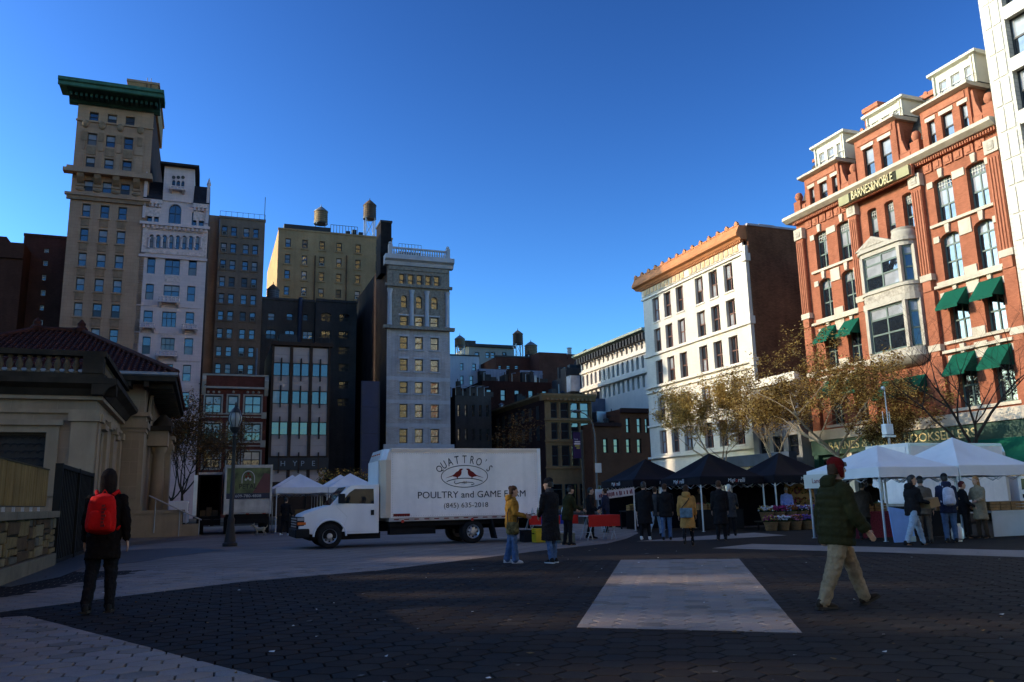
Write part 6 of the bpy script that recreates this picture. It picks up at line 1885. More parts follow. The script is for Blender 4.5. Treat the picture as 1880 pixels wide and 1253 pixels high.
BIRD = [(-0.02, 0.235), (-0.055, 0.245), (-0.10, 0.25), (-0.15, 0.235), (-0.17, 0.20), (-0.20, 0.165), (-0.28, 0.12), (-0.34, 0.05), (-0.40, 0.005), (-0.62, -0.085), (-0.63, -0.095), (-0.40, -0.03), (-0.33, -0.045), (-0.26, -0.06), (-0.235, -0.115), (-0.215, -0.115), (-0.215, -0.06), (-0.15, -0.03), (-0.10, 0.03), (-0.085, 0.10), (-0.09, 0.17), (-0.06, 0.205)]
for s in (-1, 1):
    MB().add([(cxm + s * (-p[0]) * 1.0 + s * 0.02, YL, czm + p[1] * .9 + 0.03) for p in BIRD], [tuple(range(len(BIRD)))]).build('emblem_bird', INKRED, tr, fix=False)
MB().tube([(cxm + 0.62 * math.sin(a) / math.sin(1), YL, czm - 0.30 + 0.24 * math.cos(a) + 0.0) for a in [-1 + 2 * k / 14 for k in range(15)]], 0.012, 4).build('emblem_line', INK, tr)
MB().tube([(cxm - .33, YL, czm - .14), (cxm - .36, YL, czm - .2), (cxm - .3, YL, czm - .245), (cxm - .15, YL, czm - .2), (cxm + .1, YL, czm - .19), (cxm + .28, YL, czm - .2), (cxm + .33, YL, czm - .25), (cxm + .25, YL, czm - .28), (cxm + .22, YL, czm - .26)], 0.011, 4).build('emblem_line', INK, tr)
for k in range(3):
    MB().tube([(cxm - .05 + .05 * k, YL, czm - .15), (cxm - .06 + .05 * k, YL, czm - .25)], 0.008, 4).build('emblem_line', INK, tr)
text_on(tr, 'lettering', 'POULTRY and GAME FARM', 4.61, YL, 1.555, 0.3, INK, width=3.72, height=0.215, depth=0.001)
text_on(tr, 'lettering', '(845) 635-2018', 8.06 - 3.69, YL, 1.215, 0.25, INK, width=1.52, height=0.21, depth=0.001)

# cream box truck behind the white tents (faces right)
ct = box_truck('cream box truck parked behind the white market tents', wn(26.0, 34.6), GA, 2.4, 7.6, 3.3, False)
ct.scale = (-1, 1, 1)
# rear door of the flower truck
pt = thing('box_truck', 'parked box truck seen from behind with green flower picture on its door', 'truck', wn(44, 0.9), GA)
bx(pt, 'box_body', PAINT_BOX, 0.0, 2.3, 0.05, 5.0, 0.98, 3.4)
PF = M('grimy_white_frame', (0.42, 0.40, 0.37), 0.6, 0.25, 2.0, streak=0.3)
for nm, b in (('rear_frame', (0, 0.1, 0.95, 3.42)), ('rear_frame', (2.2, 2.3, 0.95, 3.42)), ('rear_frame', (0.1, 2.2, 3.27, 3.42))):
    bx(pt, nm, PF, b[0], b[1], -0.06, 0.049, b[2], b[3])
bx(pt, 'door_panel', PF, 0.1, 2.2, 0.0, 0.048, 1.0, 1.7)
bx(pt, 'door_panel', PF, 0.1, 2.2, -0.03, -0.001, 1.05, 1.55)
bx(pt, 'picture', M('green_field_print', (0.05, 0.075, 0.022), 0.5, 0.75, 1.6, col2=(0.16, 0.20, 0.07)), 0.1, 2.2, -0.012, 0.048, 2.0, 3.26)
MB().add([(1.35, -0.016, 2.01), (2.2, -0.016, 2.01), (2.2, -0.016, 2.95), (1.9, -0.016, 3.0)], [(0, 1, 2, 3)]).build('picture_hill', M('maroon_print', (0.10, 0.03, 0.03), 0.5, 0.2), pt, fix=False)
bx(pt, 'phone_band', M('navy_band', (0.015, 0.018, 0.04), 0.5), 0.1, 2.2, -0.014, 0.048, 1.72, 2.0)
WPR = M('pale_print', (0.45, 0.45, 0.43), 0.6, 0.05)
text_on(pt, 'lettering', '609-780-4808', 1.15, -0.02, 1.86, 0.2, WPR, width=1.25, height=0.14, depth=0.001)
text_on(pt, 'lettering', 'PETAL', 1.12, -0.02, 2.33, 0.3, INK, width=0.86, height=0.24, depth=0.002)
mb = MB()
pts = [(0.82, 2.5)] + [(1.12 + 0.3 * math.cos(a), 2.75 + 0.36 * math.sin(a)) for a in [math.pi - math.pi * k / 10 for k in range(11)]] + [(1.42, 2.5)]
mb.tube([(x, -0.018, z) for x, z in pts], 0.022, 4).build('emblem_arch', WPR, pt)
for x, z in ((1.02, 2.83), (1.2, 2.83), (1.11, 2.97), (1.0, 2.68), (1.22, 2.68), (1.11, 2.74)):
    MB().lathe([(0.055, -0.024), (0.055, -0.016)], 10, (x, 0, z), axis='y').build('emblem_flower', INKRED if z > 2.8 else WPR, pt)
for x in (0.35, 1.15, 1.95):
    bx(pt, 'lamp', REDL, x - .08, x + .08, -0.07, -0.06, 0.97, 1.0)
bx(pt, 'underride_bar', UNDER, 0.15, 2.15, -0.05, 0.1, 0.5, 0.7)
bx(pt, 'underbody', UNDER, 0.2, 2.1, 0.1, 5, 0.55, 0.97)
for x in (0.3, 2.0):
    o = MB().lathe([(0.22, -0.25), (0.4, -0.25), (0.42, -0.2), (0.42, 0.2), (0.4, 0.25), (0.22, 0.25)], 20, axis='x').build('wheel', RUBBER, pt, True, (x, 0.8, 0.42))
# open truck body just left of it
ot = thing('box_truck', 'dark open box truck with one bright door edge left of the flower truck', 'truck', wn(45, -0.35), GA)
bx(ot, 'box_roof', PF, 0.0, 1.15, 0, 4.2, 2.98, 3.1)
bx(ot, 'box_wall', UNDER, 0.0, 0.08, 0, 4.2, 0.9, 2.98)
bx(ot, 'box_wall', UNDER, 1.07, 1.15, 0, 4.2, 0.9, 2.98)
bx(ot, 'box_wall', UNDER, 0.08, 1.07, 4.1, 4.2, 0.9, 2.98)
bx(ot, 'floor', UNDER, 0.0, 1.15, 0, 4.2, 0.75, 0.9)
bx(ot, 'door', M('pale_door', (0.75, 0.74, 0.70), 0.5), -0.2, -0.02, -0.35, -0.3, 0.95, 2.95)
bx(ot, 'bumper', UNDER, 0, 1.15, -0.1, 0.2, 0.45, 0.74)
for i in range(3):
    bx(ot, 'crate', M('brown_carton', (0.12, 0.08, 0.045), 0.8, 0.2), 0.15 + i * .3, 0.42 + i * .3, 0.4, 0.9, 0.902, 1.2 + .15 * (i % 2))
for y in (0.8, 3.2):
    MB().lathe([(0.2, -0.15), (0.4, -0.15), (0.4, 0.15), (0.2, 0.15)], 18, axis='x').build('wheel', RUBBER, ot, True, (0.2, y, 0.4))
def small_vehicle(name, label, cat, loc, rz, prof, wins, wheels, wid, paint, sc=1.0):
    t = thing(name, label, cat, loc, rz)
    b = MB().prism(prof, 0, wid, axis='y').build('body', paint, t); bevel(b, 0.05, 3, 25)
    for w in wins:
        MB().prism(w, -0.012, 0.004, axis='y').build('side_window', G_CAR, t)
    for x in wheels:
        wheel(t, x, 0.12, 0.35, 0.22); wheel(t, x, wid - 0.12, 0.35, 0.22, 1)
    bx(t, 'bumper', BLKP, min(p[0] for p in prof) - 0.06, min(p[0] for p in prof) + 0.1, 0.1, wid - 0.1, 0.3, 0.5)
    return t
VAN = [(0, 0.4), (0, 2.35), (0.15, 2.5), (3.7, 2.5), (4.15, 2.35), (4.75, 1.55), (5.4, 1.25), (5.5, 0.9), (5.5, 0.4)]
small_vehicle('delivery_van', 'white delivery van behind the man in the long black coat', 'van', wn(44, 9.7), GA, VAN, [[(3.3, 1.55), (4.5, 1.55), (4.0, 2.25), (3.3, 2.25)], [(2.1, 1.55), (3.1, 1.55), (3.1, 2.25), (2.1, 2.25)]], (1.0, 4.5), 2.0, PAINT)
PICK = [(0, 0.45), (0, 1.05), (1.9, 1.08), (1.95, 1.75), (3.1, 1.78), (3.8, 1.15), (5.0, 1.05), (5.1, 0.45)]
pk = small_vehicle('pickup_truck', 'white pickup seen from behind beside the pavilion steps', 'pickup', wn(52, -0.9), GA + R(90), PICK, [[(2.1, 1.15), (2.6, 1.15), (2.6, 1.65), (2.1, 1.65)]], (1.0, 4.1), 1.9, PAINT)
# beige roll-door box truck in the background
bt = thing('box_truck', 'beige box truck with ribbed roll door below the purple banner', 'truck', wn(52, 18.1), GA)
bx(bt, 'box_body', PF, 0, 2.6, 0.05, 5, 1.0, 3.5)
for i in range(9):
    bx(bt, 'roll_door_slat', M('beige_slat', (0.36, 0.30, 0.24), 0.6, 0.1), 0.15, 2.45, 0.0, 0.048, 1.05 + i * .25, 1.28 + i * .25)
for x0, x1 in ((0, 0.13), (2.47, 2.6)):
    bx(bt, 'rear_frame', PAINT, x0, x1, -0.04, 0.046, 1.0, 3.5)
bx(bt, 'rear_frame', PAINT, 0.131, 2.469, -0.04, 0.046, 3.32, 3.5)
bx(bt, 'bumper', UNDER, 0.1, 2.5, -0.1, 0.1, 0.45, 0.75)
for x in (0.3, 2.3):
    MB().lathe([(0.2, -0.2), (0.42, -0.2), (0.42, 0.2), (0.2, 0.2)], 18, axis='x').build('wheel', RUBBER, bt, True, (x, 0.9, 0.42))
# ------------------------------------------------------------------ market tents
TENT_W = M('white_canopy_cloth', (0.62, 0.61, 0.62), 0.75, 0.06, 1.2, streak=0.06, bump=0.25, bscale=5)
TENT_K = M('black_canopy_cloth', (0.007, 0.006, 0.009), 0.75, 0.2, 1.2, bump=0.25, bscale=5)
POLEM = M('white_tent_pole', (0.5, 0.5, 0.5), 0.4, 0.1, metal=0.3)
MIGT = M('white_script_print', (0.55, 0.55, 0.55), 0.6, 0.0)
MIGR = M('red_script_print', (0.4, 0.04, 0.03), 0.6, 0.0)
def tent(label, w, n, sx, sy, z0, z1, za, cloth, group, text=None):
    """local x along +N, y along +W from the near corner"""
    t = thing('market_tent', label, 'tent', wn(w, n), GA, group)
    k = 12
    mb = MB()
    def hgt(u, v):
        m_ = max(abs(u), abs(v))
        m2 = min(abs(u), abs(v))
        f = (1 - m_)
        sag = 0.10 * math.sin(math.pi * m_) * (1 - (m2 / m_ if m_ > 1e-6 else 1)) 
        return z1 + (za - z1) * (f ** 1.08) - sag * (za - z1) * 1.1
    vs, fs = [], []
    for j in range(2 * k + 1):
        for i in range(2 * k + 1):
            u, v = i / k - 1, j / k - 1
            vs.append((sx * (u + 1) / 2, sy * (v + 1) / 2, hgt(u, v)))
    s_ = 2 * k + 1
    for j in range(2 * k):
        for i in range(2 * k):
            q4 = (j * s_ + i, j * s_ + i + 1, (j + 1) * s_ + i + 1, (j + 1) * s_ + i)
            if (i < k) == (j < k): fs += [(q4[0], q4[1], q4[2]), (q4[0], q4[2], q4[3])]
            else: fs += [(q4[0], q4[1], q4[3]), (q4[1], q4[2], q4[3])]
    c = mb.add(vs, fs).build('canopy', cloth, t, True, fix=False)
    c.modifiers.new('thick', 'SOLIDIFY').thickness = 0.012
    for a, b in (((0, 0), (sx, 0)), ((sx, 0), (sx, sy)), ((sx, sy), (0, sy)), ((0, sy), (0, 0))):
        m2 = MB(); q_ = 10
        vs, fs = [], []
        ox, oy = ((b[1] - a[1]), -(b[0] - a[0]))
        L_ = math.hypot(ox, oy); ox, oy = ox / L_, oy / L_
        for i in range(q_ + 1):
            f = i / q_
            x, y = a[0] + (b[0] - a[0]) * f, a[1] + (b[1] - a[1]) * f
            d = 0.012 * math.sin(f * 17 + a[0])
            vs += [(x + ox * 0.004, y + oy * 0.004, z1 + 0.005), (x + ox * (0.012 + d), y + oy * (0.012 + d), z0 + 0.012 * math.sin(f * 9))]
        for i in range(q_):
            fs.append((2 * i, 2 * i + 1, 2 * i + 3, 2 * i + 2))
        vv = m2.add(vs, fs).build('valance', cloth, t, fix=False)
        vv.modifiers.new('thick', 'SOLIDIFY').thickness = 0.008
    for x in (0.04, sx - 0.04):
        for y in (0.04, sy - 0.04):
            bx(t, 'leg', POLEM, x - 0.022, x + 0.022, y - 0.022, y + 0.022, 0, z1 - 0.01)
            bx(t, 'foot', POLEM, x - 0.05, x + 0.05, y - 0.05, y + 0.05, 0, 0.012)
    for a, b in (((0.04, 0.04), (sx - .04, 0.04)), ((sx - .04, 0.04), (sx - .04, sy - .04)), ((0.04, sy - .04), (sx - .04, sy - .04)), ((0.04, 0.04), (0.04, sy - .04))):
        pts = [(a[0] + (b[0] - a[0]) * f, a[1] + (b[1] - a[1]) * f, z) for f, z in ((0, z1 - .05), (.25, z0 - .12), (.5, z1 - .05), (.75, z0 - .12), (1, z1 - .05))]
        MB().tube(pts, 0.014, 4).build('truss', POLEM, t)
        pts = [(p[0], p[1], z1 - .05 + z0 - .12 - p[2]) for p in pts]
        MB().tube(pts, 0.014, 4).build('truss', POLEM, t)
    if cloth is TENT_K:
        bx(t, 'back_wall', TENT_K, 0.06, sx - 0.06, sy - 0.03, sy - 0.02, 0.05, z1 - 0.02)
    if text:
        for face in (0, 1):
            wd = 0.78
            o = text_on(t, 'valance_lettering', 'Migli', 0, 0, 0, 0.3, MIGT, width=0.34, height=0.17, shear=0.2, depth=0.001)
            o2 = text_on(t, 'valance_lettering', 'o', 0, 0, 0, 0.3, MIGR, width=0.09, height=0.10, shear=0.2, depth=0.001)
            o3 = text_on(t, 'valance_lettering', 'relli', 0, 0, 0, 0.3, MIGT, width=0.34, height=0.17, shear=0.2, depth=0.001)
            zc_ = (z0 + z1) / 2 + 0.02
            for ob, off in ((o, -.23), (o2, 0), (o3, .23)):
                if face == 0:
                    ob.location = (sx * .55 + off, -0.045, zc_)
                else:
                    ob.location = (-0.045, sy * .5 - off, zc_); ob.rotation_euler = (R(90), 0, R(-90))
    return t
KG = 'dark branded market tents'
tent('dark market tent farthest left of the three, beside the red banner', 31.2, 17.0, 3.0, 3.0, 1.80, 2.08, 3.05, TENT_K, KG, True)
tent('dark market tent in the middle of the three', 27.8, 18.1, 3.0, 3.0, 1.78, 2.07, 3.1, TENT_K, KG, True)
tent('dark market tent over the flower stall and wreaths', 27.4, 21.3, 3.0, 3.0, 1.80, 2.09, 3.1, TENT_K, KG, True)
WG = 'white market tents'
tent('white market tent above the leaning blue board', 18.1, 17.6, 2.95, 2.95, 1.74, 2.02, 2.74, TENT_W, WG)
tent('large white market tent at the right edge above the crates', 18.1, 20.6, 3.1, 2.95, 1.76, 2.05, 3.0, TENT_W, WG)
tent('white market tent beside the flower truck, front left of four', 44, 3.4, 2.62, 2.62, 1.96, 2.24, 3.0, TENT_W, WG)
tent('white market tent behind the truck bonnet, front right of four', 44, 6.05, 2.62, 2.62, 1.96, 2.24, 3.0, TENT_W, WG)
tent('white market tent, rear left of four', 47.2, 3.3, 2.62, 2.62, 1.96, 2.24, 3.05, TENT_W, WG)
tent('white market tent, rear right of four', 47.2, 6.0, 2.62, 2.62, 1.96, 2.24, 3.05, TENT_W, WG)

# hanging sign of the white tent, banner of the dark tent
sg = bx(None, 'banner', M('cream_banner', (0.50, 0.47, 0.42), 0.7, 0.05), 0, 1.6, 0, 0.012, 0, 0.42)
sg.location = wn(21.15, 17.55, 1.5); sg.rotation_euler = (0, 0, GA - R(90))
tag(sg, 'cream cloth banner hanging on the left side of the white tent', 'banner')
text_on(sg, 'lettering', 'Lance Farm', 0.85, -0.006, 0.22, 0.2, INKRED, width=0.95, height=0.15, depth=0.001)
bn = bx(None, 'banner', M('white_red_banner', (0.5, 0.46, 0.46), 0.7, 0.1), 0, 1.75, 0, 0.01, 0, 0.32)
bn.location = wn(30.6, 15.0, 1.28); bn.rotation_euler = (0, R(-6), GA)
tag(bn, 'white banner with red and blue lettering left of the dark tents', 'banner')
rb_ = random.Random(2); mb = MB(); x = .1
while x < 1.62:
    w_ = rb_.uniform(.025, .06); mb.box(x, x + w_, -.006, -.001, .06 + rb_.uniform(0, .03), .2 + rb_.uniform(0, .06)); x += w_ + (.02 if rb_.random() < .8 else .09)
tag(mb.build('faded_lettering', M('maroon_banner_print', (0.14, 0.02, 0.04), 0.7), bn, fix=False), kind='stuff')
for x in (0.05, 1.7):
    bx(bn, 'post', POLEM, x - .015, x + .015, 0.012, 0.04, -1.28, 0.3)

# ------------------------------------------------------------------ stalls and goods
TBL = M('folding_table_top', (0.42, 0.42, 0.42), 0.5, 0.1)
def table(label, w, n, L_, D_, h=0.74, cloth=None, drop=0.35, group='folding market tables', rz=0.0):
    t = thing('folding_table', label, 'table', wn(w, n), GA + rz, group)
    bevel(bx(t, 'table_top', TBL, 0, L_, 0, D_, h - 0.04, h), 0.01)
    for x in (0.15, L_ - 0.15):
        for s in (1, -1):
            y0, y1 = (0.08, D_ - 0.08) if s > 0 else (D_ - 0.08, 0.08)
            MB().tube([(x + .03 * s, y0, 0.012), (x + .03 * s, (y0 + y1) / 2 + s * .06, h - 0.05)], 0.014, 6).build('leg', STEEL, t)
            MB().tube([(x - .16, y0, 0.012), (x + .12, y0, h - 0.05)], 0.014, 6).build('leg', STEEL, t)
        MB().tube([(x, 0.08, 0.25), (x, D_ - 0.08, 0.25)], 0.01, 6).build('stretcher', STEEL, t)
    if cloth:
        for i, (a, b, m_) in enumerate(cloth):
            bx(t, 'cloth', m_, a, b, -0.012, D_ + 0.012, h + 0.001, h + 0.006)
            bx(t, 'cloth_drop', m_, a, b, -0.018, -0.012, h - drop, h + 0.006)
    return t
REDC = M('red_tablecloth', (0.42, 0.02, 0.015), 0.7, 0.15, 3, bump=0.3, bscale=6)
BLUC = M('blue_tablecloth', (0.02, 0.035, 0.22), 0.7, 0.15, 3, bump=0.3, bscale=6)
table('folding table with red and blue cloths left of the dark tents', 25.4, 9.95, 1.75, 0.75, 0.82, [(0.0, 0.42, REDC), (0.43, 0.72, BLUC), (0.73, 1.1, REDC), (1.11, 1.5, BLUC), (1.51, 1.75, REDC)], 0.28)
table('folding table with bright red cloth nearest the dark tents', 24.7, 11.75, 1.15, 0.75, 0.80, [(0, 1.15, REDC)], 0.36)
for i in range(6):
    bt_ = MB().lathe([(0.035, 0), (0.037, 0.16), (0.015, 0.22), (0.015, 0.26)], 10).build('bottle', M('bottle_glass_%d' % (i % 2), ((0.5, 0.5, 0.48), (0.08, 0.12, 0.05))[i % 2], 0.2), loc=wn(25.7 + .2 * (i % 2), 10.2 + i * .27, 0.827), smooth=True)
    tag(bt_, '%s glass bottle, %s from the left on the red and blue clothed table' % (('clear', 'green')[i % 2], ('first', 'second', 'third', 'fourth', 'fifth', 'last')[i]), 'bottle', 'bottles on the clothed table')
def PXW(x, y):
    p = gnd(x, y)
    return p.dot(GW), p.dot(GN)
# crates and cool boxes by the truck
def crate(name, label, cat, w, n, L_, D_, H_, m, lid=None, z=0.0, rz=0.0, group=None):
    t = thing(name, label, cat, wn(w, n, z), GA + rz, group)
    bevel(bx(t, 'tub', m, 0, L_, 0, D_, 0, H_ * .86), 0.02)
    bevel(bx(t, 'lid', lid or m, -0.015, L_ + 0.015, -0.015, D_ + 0.015, H_ * .86 + .003, H_), 0.015)
    for x in (-0.03, L_):
        bx(t, 'handle', BLKP, x, x + .03, D_ * .3, D_ * .7, H_ * .6, H_ * .68)
    return t
crate('tote_box', 'black plastic tote box behind the woman in the ochre jacket', 'box', *PXW(962, 996), 0.30, 0.42, 0.38, BLKP)
crate('yellow_bin', 'bright yellow bin between the two talking people', 'bin', *PXW(984, 997), 0.34, 0.36, 0.44, M('yellow_plastic', (0.5, 0.33, 0.012), 0.45, 0.1))
crate('cool_box', 'grey olive cool box on the ground behind the black coat', 'cool box', *PXW(1027, 998), 0.55, 0.4, 0.34, M('olive_grey_plastic', (0.09, 0.095, 0.075), 0.5, 0.1), M('pale_lid', (0.28, 0.29, 0.30), 0.5))

# flower stall: baskets of dried flowers, wreath board
BASK = M('basket_weave', (0.16, 0.09, 0.04), 0.8, 0.3, 14, bump=0.6, bscale=40)
FLW = [M('petal_%s' % k, c, 0.7, 0.25, 8) for k, c in (('magenta', (0.22, 0.02, 0.09)), ('pink', (0.35, 0.12, 0.2)), ('white', (0.5, 0.48, 0.5)), ('rust', (0.25, 0.07, 0.02)), ('violet', (0.12, 0.06, 0.25)), ('straw', (0.34, 0.22, 0.07)))]
STEMG = M('dry_stem_green', (0.04, 0.05, 0.018), 0.8, 0.3)
rf_ = random.Random(5)
def flower_basket(label, w, n, r, h, cols, z=0.0):
    t = thing('flower_basket', label, 'basket', wn(w, n, z), GA, 'flower baskets at the dark tents')
    MB().lathe([(r * .75, 0), (r, h), (r * .93, h), (r * .7, 0.03)], 14).build('basket', BASK, t, True)
    MB().lathe([(r * 1.03, h - .03), (r * 1.03, h + .02), (r * .95, h + .02)], 14, cap=False).build('rim', BASK, t, True)
    mb = MB(); mats = [FLW[i] for i in cols] + [STEMG]
    for i in range(60):
        a, d = rf_.uniform(0, 6.28), r * math.sqrt(rf_.random()) * 1.15
        z_ = h + rf_.uniform(0.08, 0.26)
        x, y = d * math.cos(a), d * math.sin(a)
        mb.cur = len(mats) - 1
        mb.tube([(x * .5, y * .5, h * .7), (x, y, z_)], 0.006, 3, cap=False)
        mb.cur = rf_.randrange(len(cols))
        s = rf_.uniform(0.025, 0.05)
        mb.ball((x, y, z_), s, 6, 1, 1, .7)
    tag(mb.build('blooms', mats, t, fix=False), kind='stuff')
names = ('magenta and straw', 'white', 'rust and pink', 'violet', 'pink', 'straw and white', 'magenta', 'rust', 'violet and white', 'mixed bright')
cset = ((0, 5), (2,), (3, 1), (4,), (1,), (5, 2), (0,), (3,), (4, 2), (0, 1, 4))
spots = [(26.6 - .0 * i, 20.35 + i * .56, 0.0) for i in range(5)] + [(27.15, 20.6 + i * .56, 0.36) for i in range(5)]
for i, (w_, n_, z_) in enumerate(spots):
    flower_basket('basket of %s dried flowers, %s row of the flower stall' % (names[i], 'front' if i < 5 else 'raised back'), w_, n_, 0.27, 0.30, cset[i], z_)
bench = thing('stall_bench', 'low dark bench carrying the raised flower baskets', 'bench', wn(26.9, 20.25), GA)
bx(bench, 'bench_top', M('dark_bench_timber', (0.04, 0.028, 0.018), 0.8, 0.3), 0, 2.9, 0, 0.6, 0.31, 0.35)
for x in (0.1, 2.75):
    for y in (0.05, 0.5):
        bx(bench, 'leg', UNDER, x, x + .06, y, y + .05, 0, 0.31)
wbd = thing('wreath_board', 'tan board hung with dried flower wreaths at the right of the flower stall', 'stall board', wn(28.6, 22.75), GA)
bx(wbd, 'board', M('tan_board', (0.28, 0.17, 0.07), 0.8, 0.2, 3), 0, 1.45, 0, 0.05, 0.4, 1.78)
for x in (0.03, 1.37):
    bx(wbd, 'post', M('dark_bench_timber', (0.04,) * 3), x, x + .06, 0.051, 0.12, 0, 1.78)
for i in range(4):
    for j in range(3):
        w_ = thing('wreath', 'dried flower wreath on the tan board, column %s from the left, %s row' % (('first', 'second', 'third', 'last')[i], ('bottom', 'middle', 'top')[j]), 'wreath', wn(28.57, 22.95 + i * .34, 0.65 + j * .43), GA, 'wreaths on the board')
        mb = MB()
        for k in range(40):
            a = 2 * math.pi * k / 40 + rf_.uniform(-.1, .1); r_ = 0.12 + rf_.uniform(-.025, .025)
            mb.cur = rf_.randrange(3)
            mb.ball((r_ * math.cos(a), -0.03 + rf_.uniform(-.02, .02), r_ * math.sin(a)), rf_.uniform(.018, .034), 5)
        o = mb.build('ring', [FLW[(3, 0, 5, 5)[i]], FLW[(5, 3, 3, 1)[i]], STEMG], w_, fix=False)
# produce stall under the middle tent
def stall(label, w, n, L_, D_, h, m, ncr, z0=0.0, goods=True):
    t = thing('stall_counter', label, 'stall', wn(w, n), GA)
    bx(t, 'counter_top', m, 0, L_, 0, D_, h - .05, h)
    bx(t, 'skirt', m, 0.02, L_ - .02, 0.03, 0.05, 0.02, h - .052)
    for x in (0.05, L_ - .1):
        bx(t, 'leg', UNDER, x, x + .05, D_ - .1, D_ - .05, 0, h - .05)
    return t
WOODC = M('crate_timber', (0.24, 0.135, 0.055), 0.8, 0.25, 6)
DARKC = M('dark_skirt_cloth', (0.02, 0.018, 0.018), 0.9, 0.2)
GING = M('red_check_cloth', (0.16, 0.03, 0.05), 0.8, 0.6, 30)
def wood_crate(label, w, n, z, L_=0.42, D_=0.3, H_=0.24, fill=None, group='timber crates on the stalls', rz=0.0):
    t = thing('timber_crate', label, 'crate', wn(w, n, z), GA + rz, group)
    for k in range(3):
        z0 = H_ * k / 3 + .006
        for y in (0, D_ - .012):
            bx(t, 'slat', WOODC, 0, L_, y, y + .012, z0, z0 + H_ / 3 - .014)
        for x in (0, L_ - .012):
            bx(t, 'slat', WOODC, x, x + .012, .0125, D_ - .0125, z0, z0 + H_ / 3 - .014)
    bx(t, 'bottom', WOODC, .0125, L_ - .0125, .0125, D_ - .0125, 0.004, .016)
    if fill:
        mb = MB()
        for i in range(26):
            mb.ball((rf_.uniform(.06, L_ - .06), rf_.uniform(.06, D_ - .06), H_ * rf_.uniform(.75, 1.05)), rf_.uniform(.03, .05), 7)
        tag(mb.build('produce', fill, t, True, fix=False), kind='stuff')
    return t
PROD = [M('produce_%s' % k, c, 0.5, 0.3, 6) for k, c in (('red', (0.25, 0.02, 0.015)), ('green', (0.06, 0.10, 0.02)), ('gold', (0.4, 0.22, 0.03)))]
stall('dark skirted produce counter under the middle dark tent', 29.0, 18.7, 2.2, 0.7, 0.8, DARKC, 4)
pos = ('first', 'second', 'third', 'fourth', 'fifth')
for i in range(4):
    wood_crate('slatted crate of %s produce, %s on the dark skirted counter' % (('red', 'green', 'golden', 'red')[i], pos[i]), 29.05, 18.75 + i * .5, 0.803, fill=PROD[(0, 1, 2, 0)[i]])
stall('dark counter under the farthest left dark tent', 32.5, 17.3, 2.4, 0.7, 0.8, DARKC, 4)
for i in range(3):
    wood_crate('slatted crate of %s produce, %s on the far left dark counter' % (('golden', 'green', 'red')[i], pos[i]), 32.55, 17.5 + i * .6, 0.803, fill=PROD[(2, 1, 0)[i]])
# white tent stalls
stall('market counter with red checked cloth under the white tent', 19.6, 17.75, 1.7, 0.7, 0.78, GING, 3)
stall('long market counter under the large white tent', 19.0, 19.6, 2.3, 0.7, 0.76, DARKC, 3)
stall('counter with pale top at the right edge carrying wooden crates', 17.7, 21.2, 2.3, 0.6, 0.74, TBL, 3)
for i in range(5):
    wood_crate('plain wooden crate on the pale right counter, %s from the left' % pos[i], 17.75, 21.22 + i * .42, 0.745, 0.38, 0.3, 0.26)
for i in range(3):
    wood_crate('slatted crate of %s apples, %s on the red checked counter' % (('red', 'golden', 'green')[i], pos[i]), 19.65, 17.85 + i * .5, 0.785, fill=PROD[(0, 2, 1)[i]])
for i in range(4):
    wood_crate('slatted crate of %s fruit, %s on the long white tent counter' % (('golden', 'red', 'green', 'red')[i], pos[i]), 19.05, 19.7 + i * .5, 0.765, fill=PROD[(2, 0, 1, 0)[i]])
ab = thing('display_board', 'pale blue board leaning against the white tent pole', 'board', wn(17.75, 17.55), GA)
o = MB().box(0, 0.78, 0, 0.02, 0, 0.98).build('board', M('pale_blue_board', (0.20, 0.32, 0.58), 0.6, 0.12, 2), ab, fix=False); o.rotation_euler = (R(-14), R(9), 0)
bx(ab, 'foot', STEEL, 0.55, 0.75, -0.02, 0.1, 0, 0.14)
sgn = thing('table_sign', 'white cloth sign with black letters hanging from the right counter', 'sign', wn(16.9, 22.1), GA)
o = MB().box(0, 0.7, 0, 0.01, 0.05, 0.74).build('cloth', M('white_sign_cloth', (0.6, 0.6, 0.58), 0.7, 0.05), sgn, fix=False)
text_on(sgn, 'lettering', 'TER', 0.2, -0.008, 0.55, 0.2, INK, width=0.34, height=0.13, depth=0.001, rz=0)
bx(sgn, 'rail', POLEM, -0.02, 0.72, 0.011, 0.03, 0.72, 0.75)
for x in (0.0, 0.68):
    bx(sgn, 'leg', STEEL, x, x + .02, 0.011, 0.03, 0, 0.72)
gasb = thing('gas_bottle', 'silver propane bottle on the ground behind the white backpack', 'gas bottle', wn(16.95, 18.95), GA)
MB().lathe([(0.1, 0.0), (0.1, 0.04), (0.15, 0.08), (0.155, 0.3), (0.12, 0.38), (0.04, 0.41)], 18).build('cylinder', M('silver_tank', (0.5, 0.5, 0.49), 0.4, 0.1, metal=0.3), gasb, True)
MB().lathe([(0.1, 0.39), (0.1, 0.47), (0.09, 0.47), (0.09, 0.39)], 14, cap=False).build('collar', M('silver_tank', (0.5,) * 3), gasb, True)
MB().tube([(0, 0, 0.4), (0, 0, 0.46), (0.06, 0, 0.46)], 0.02, 6).build('valve', BLKP, gasb)
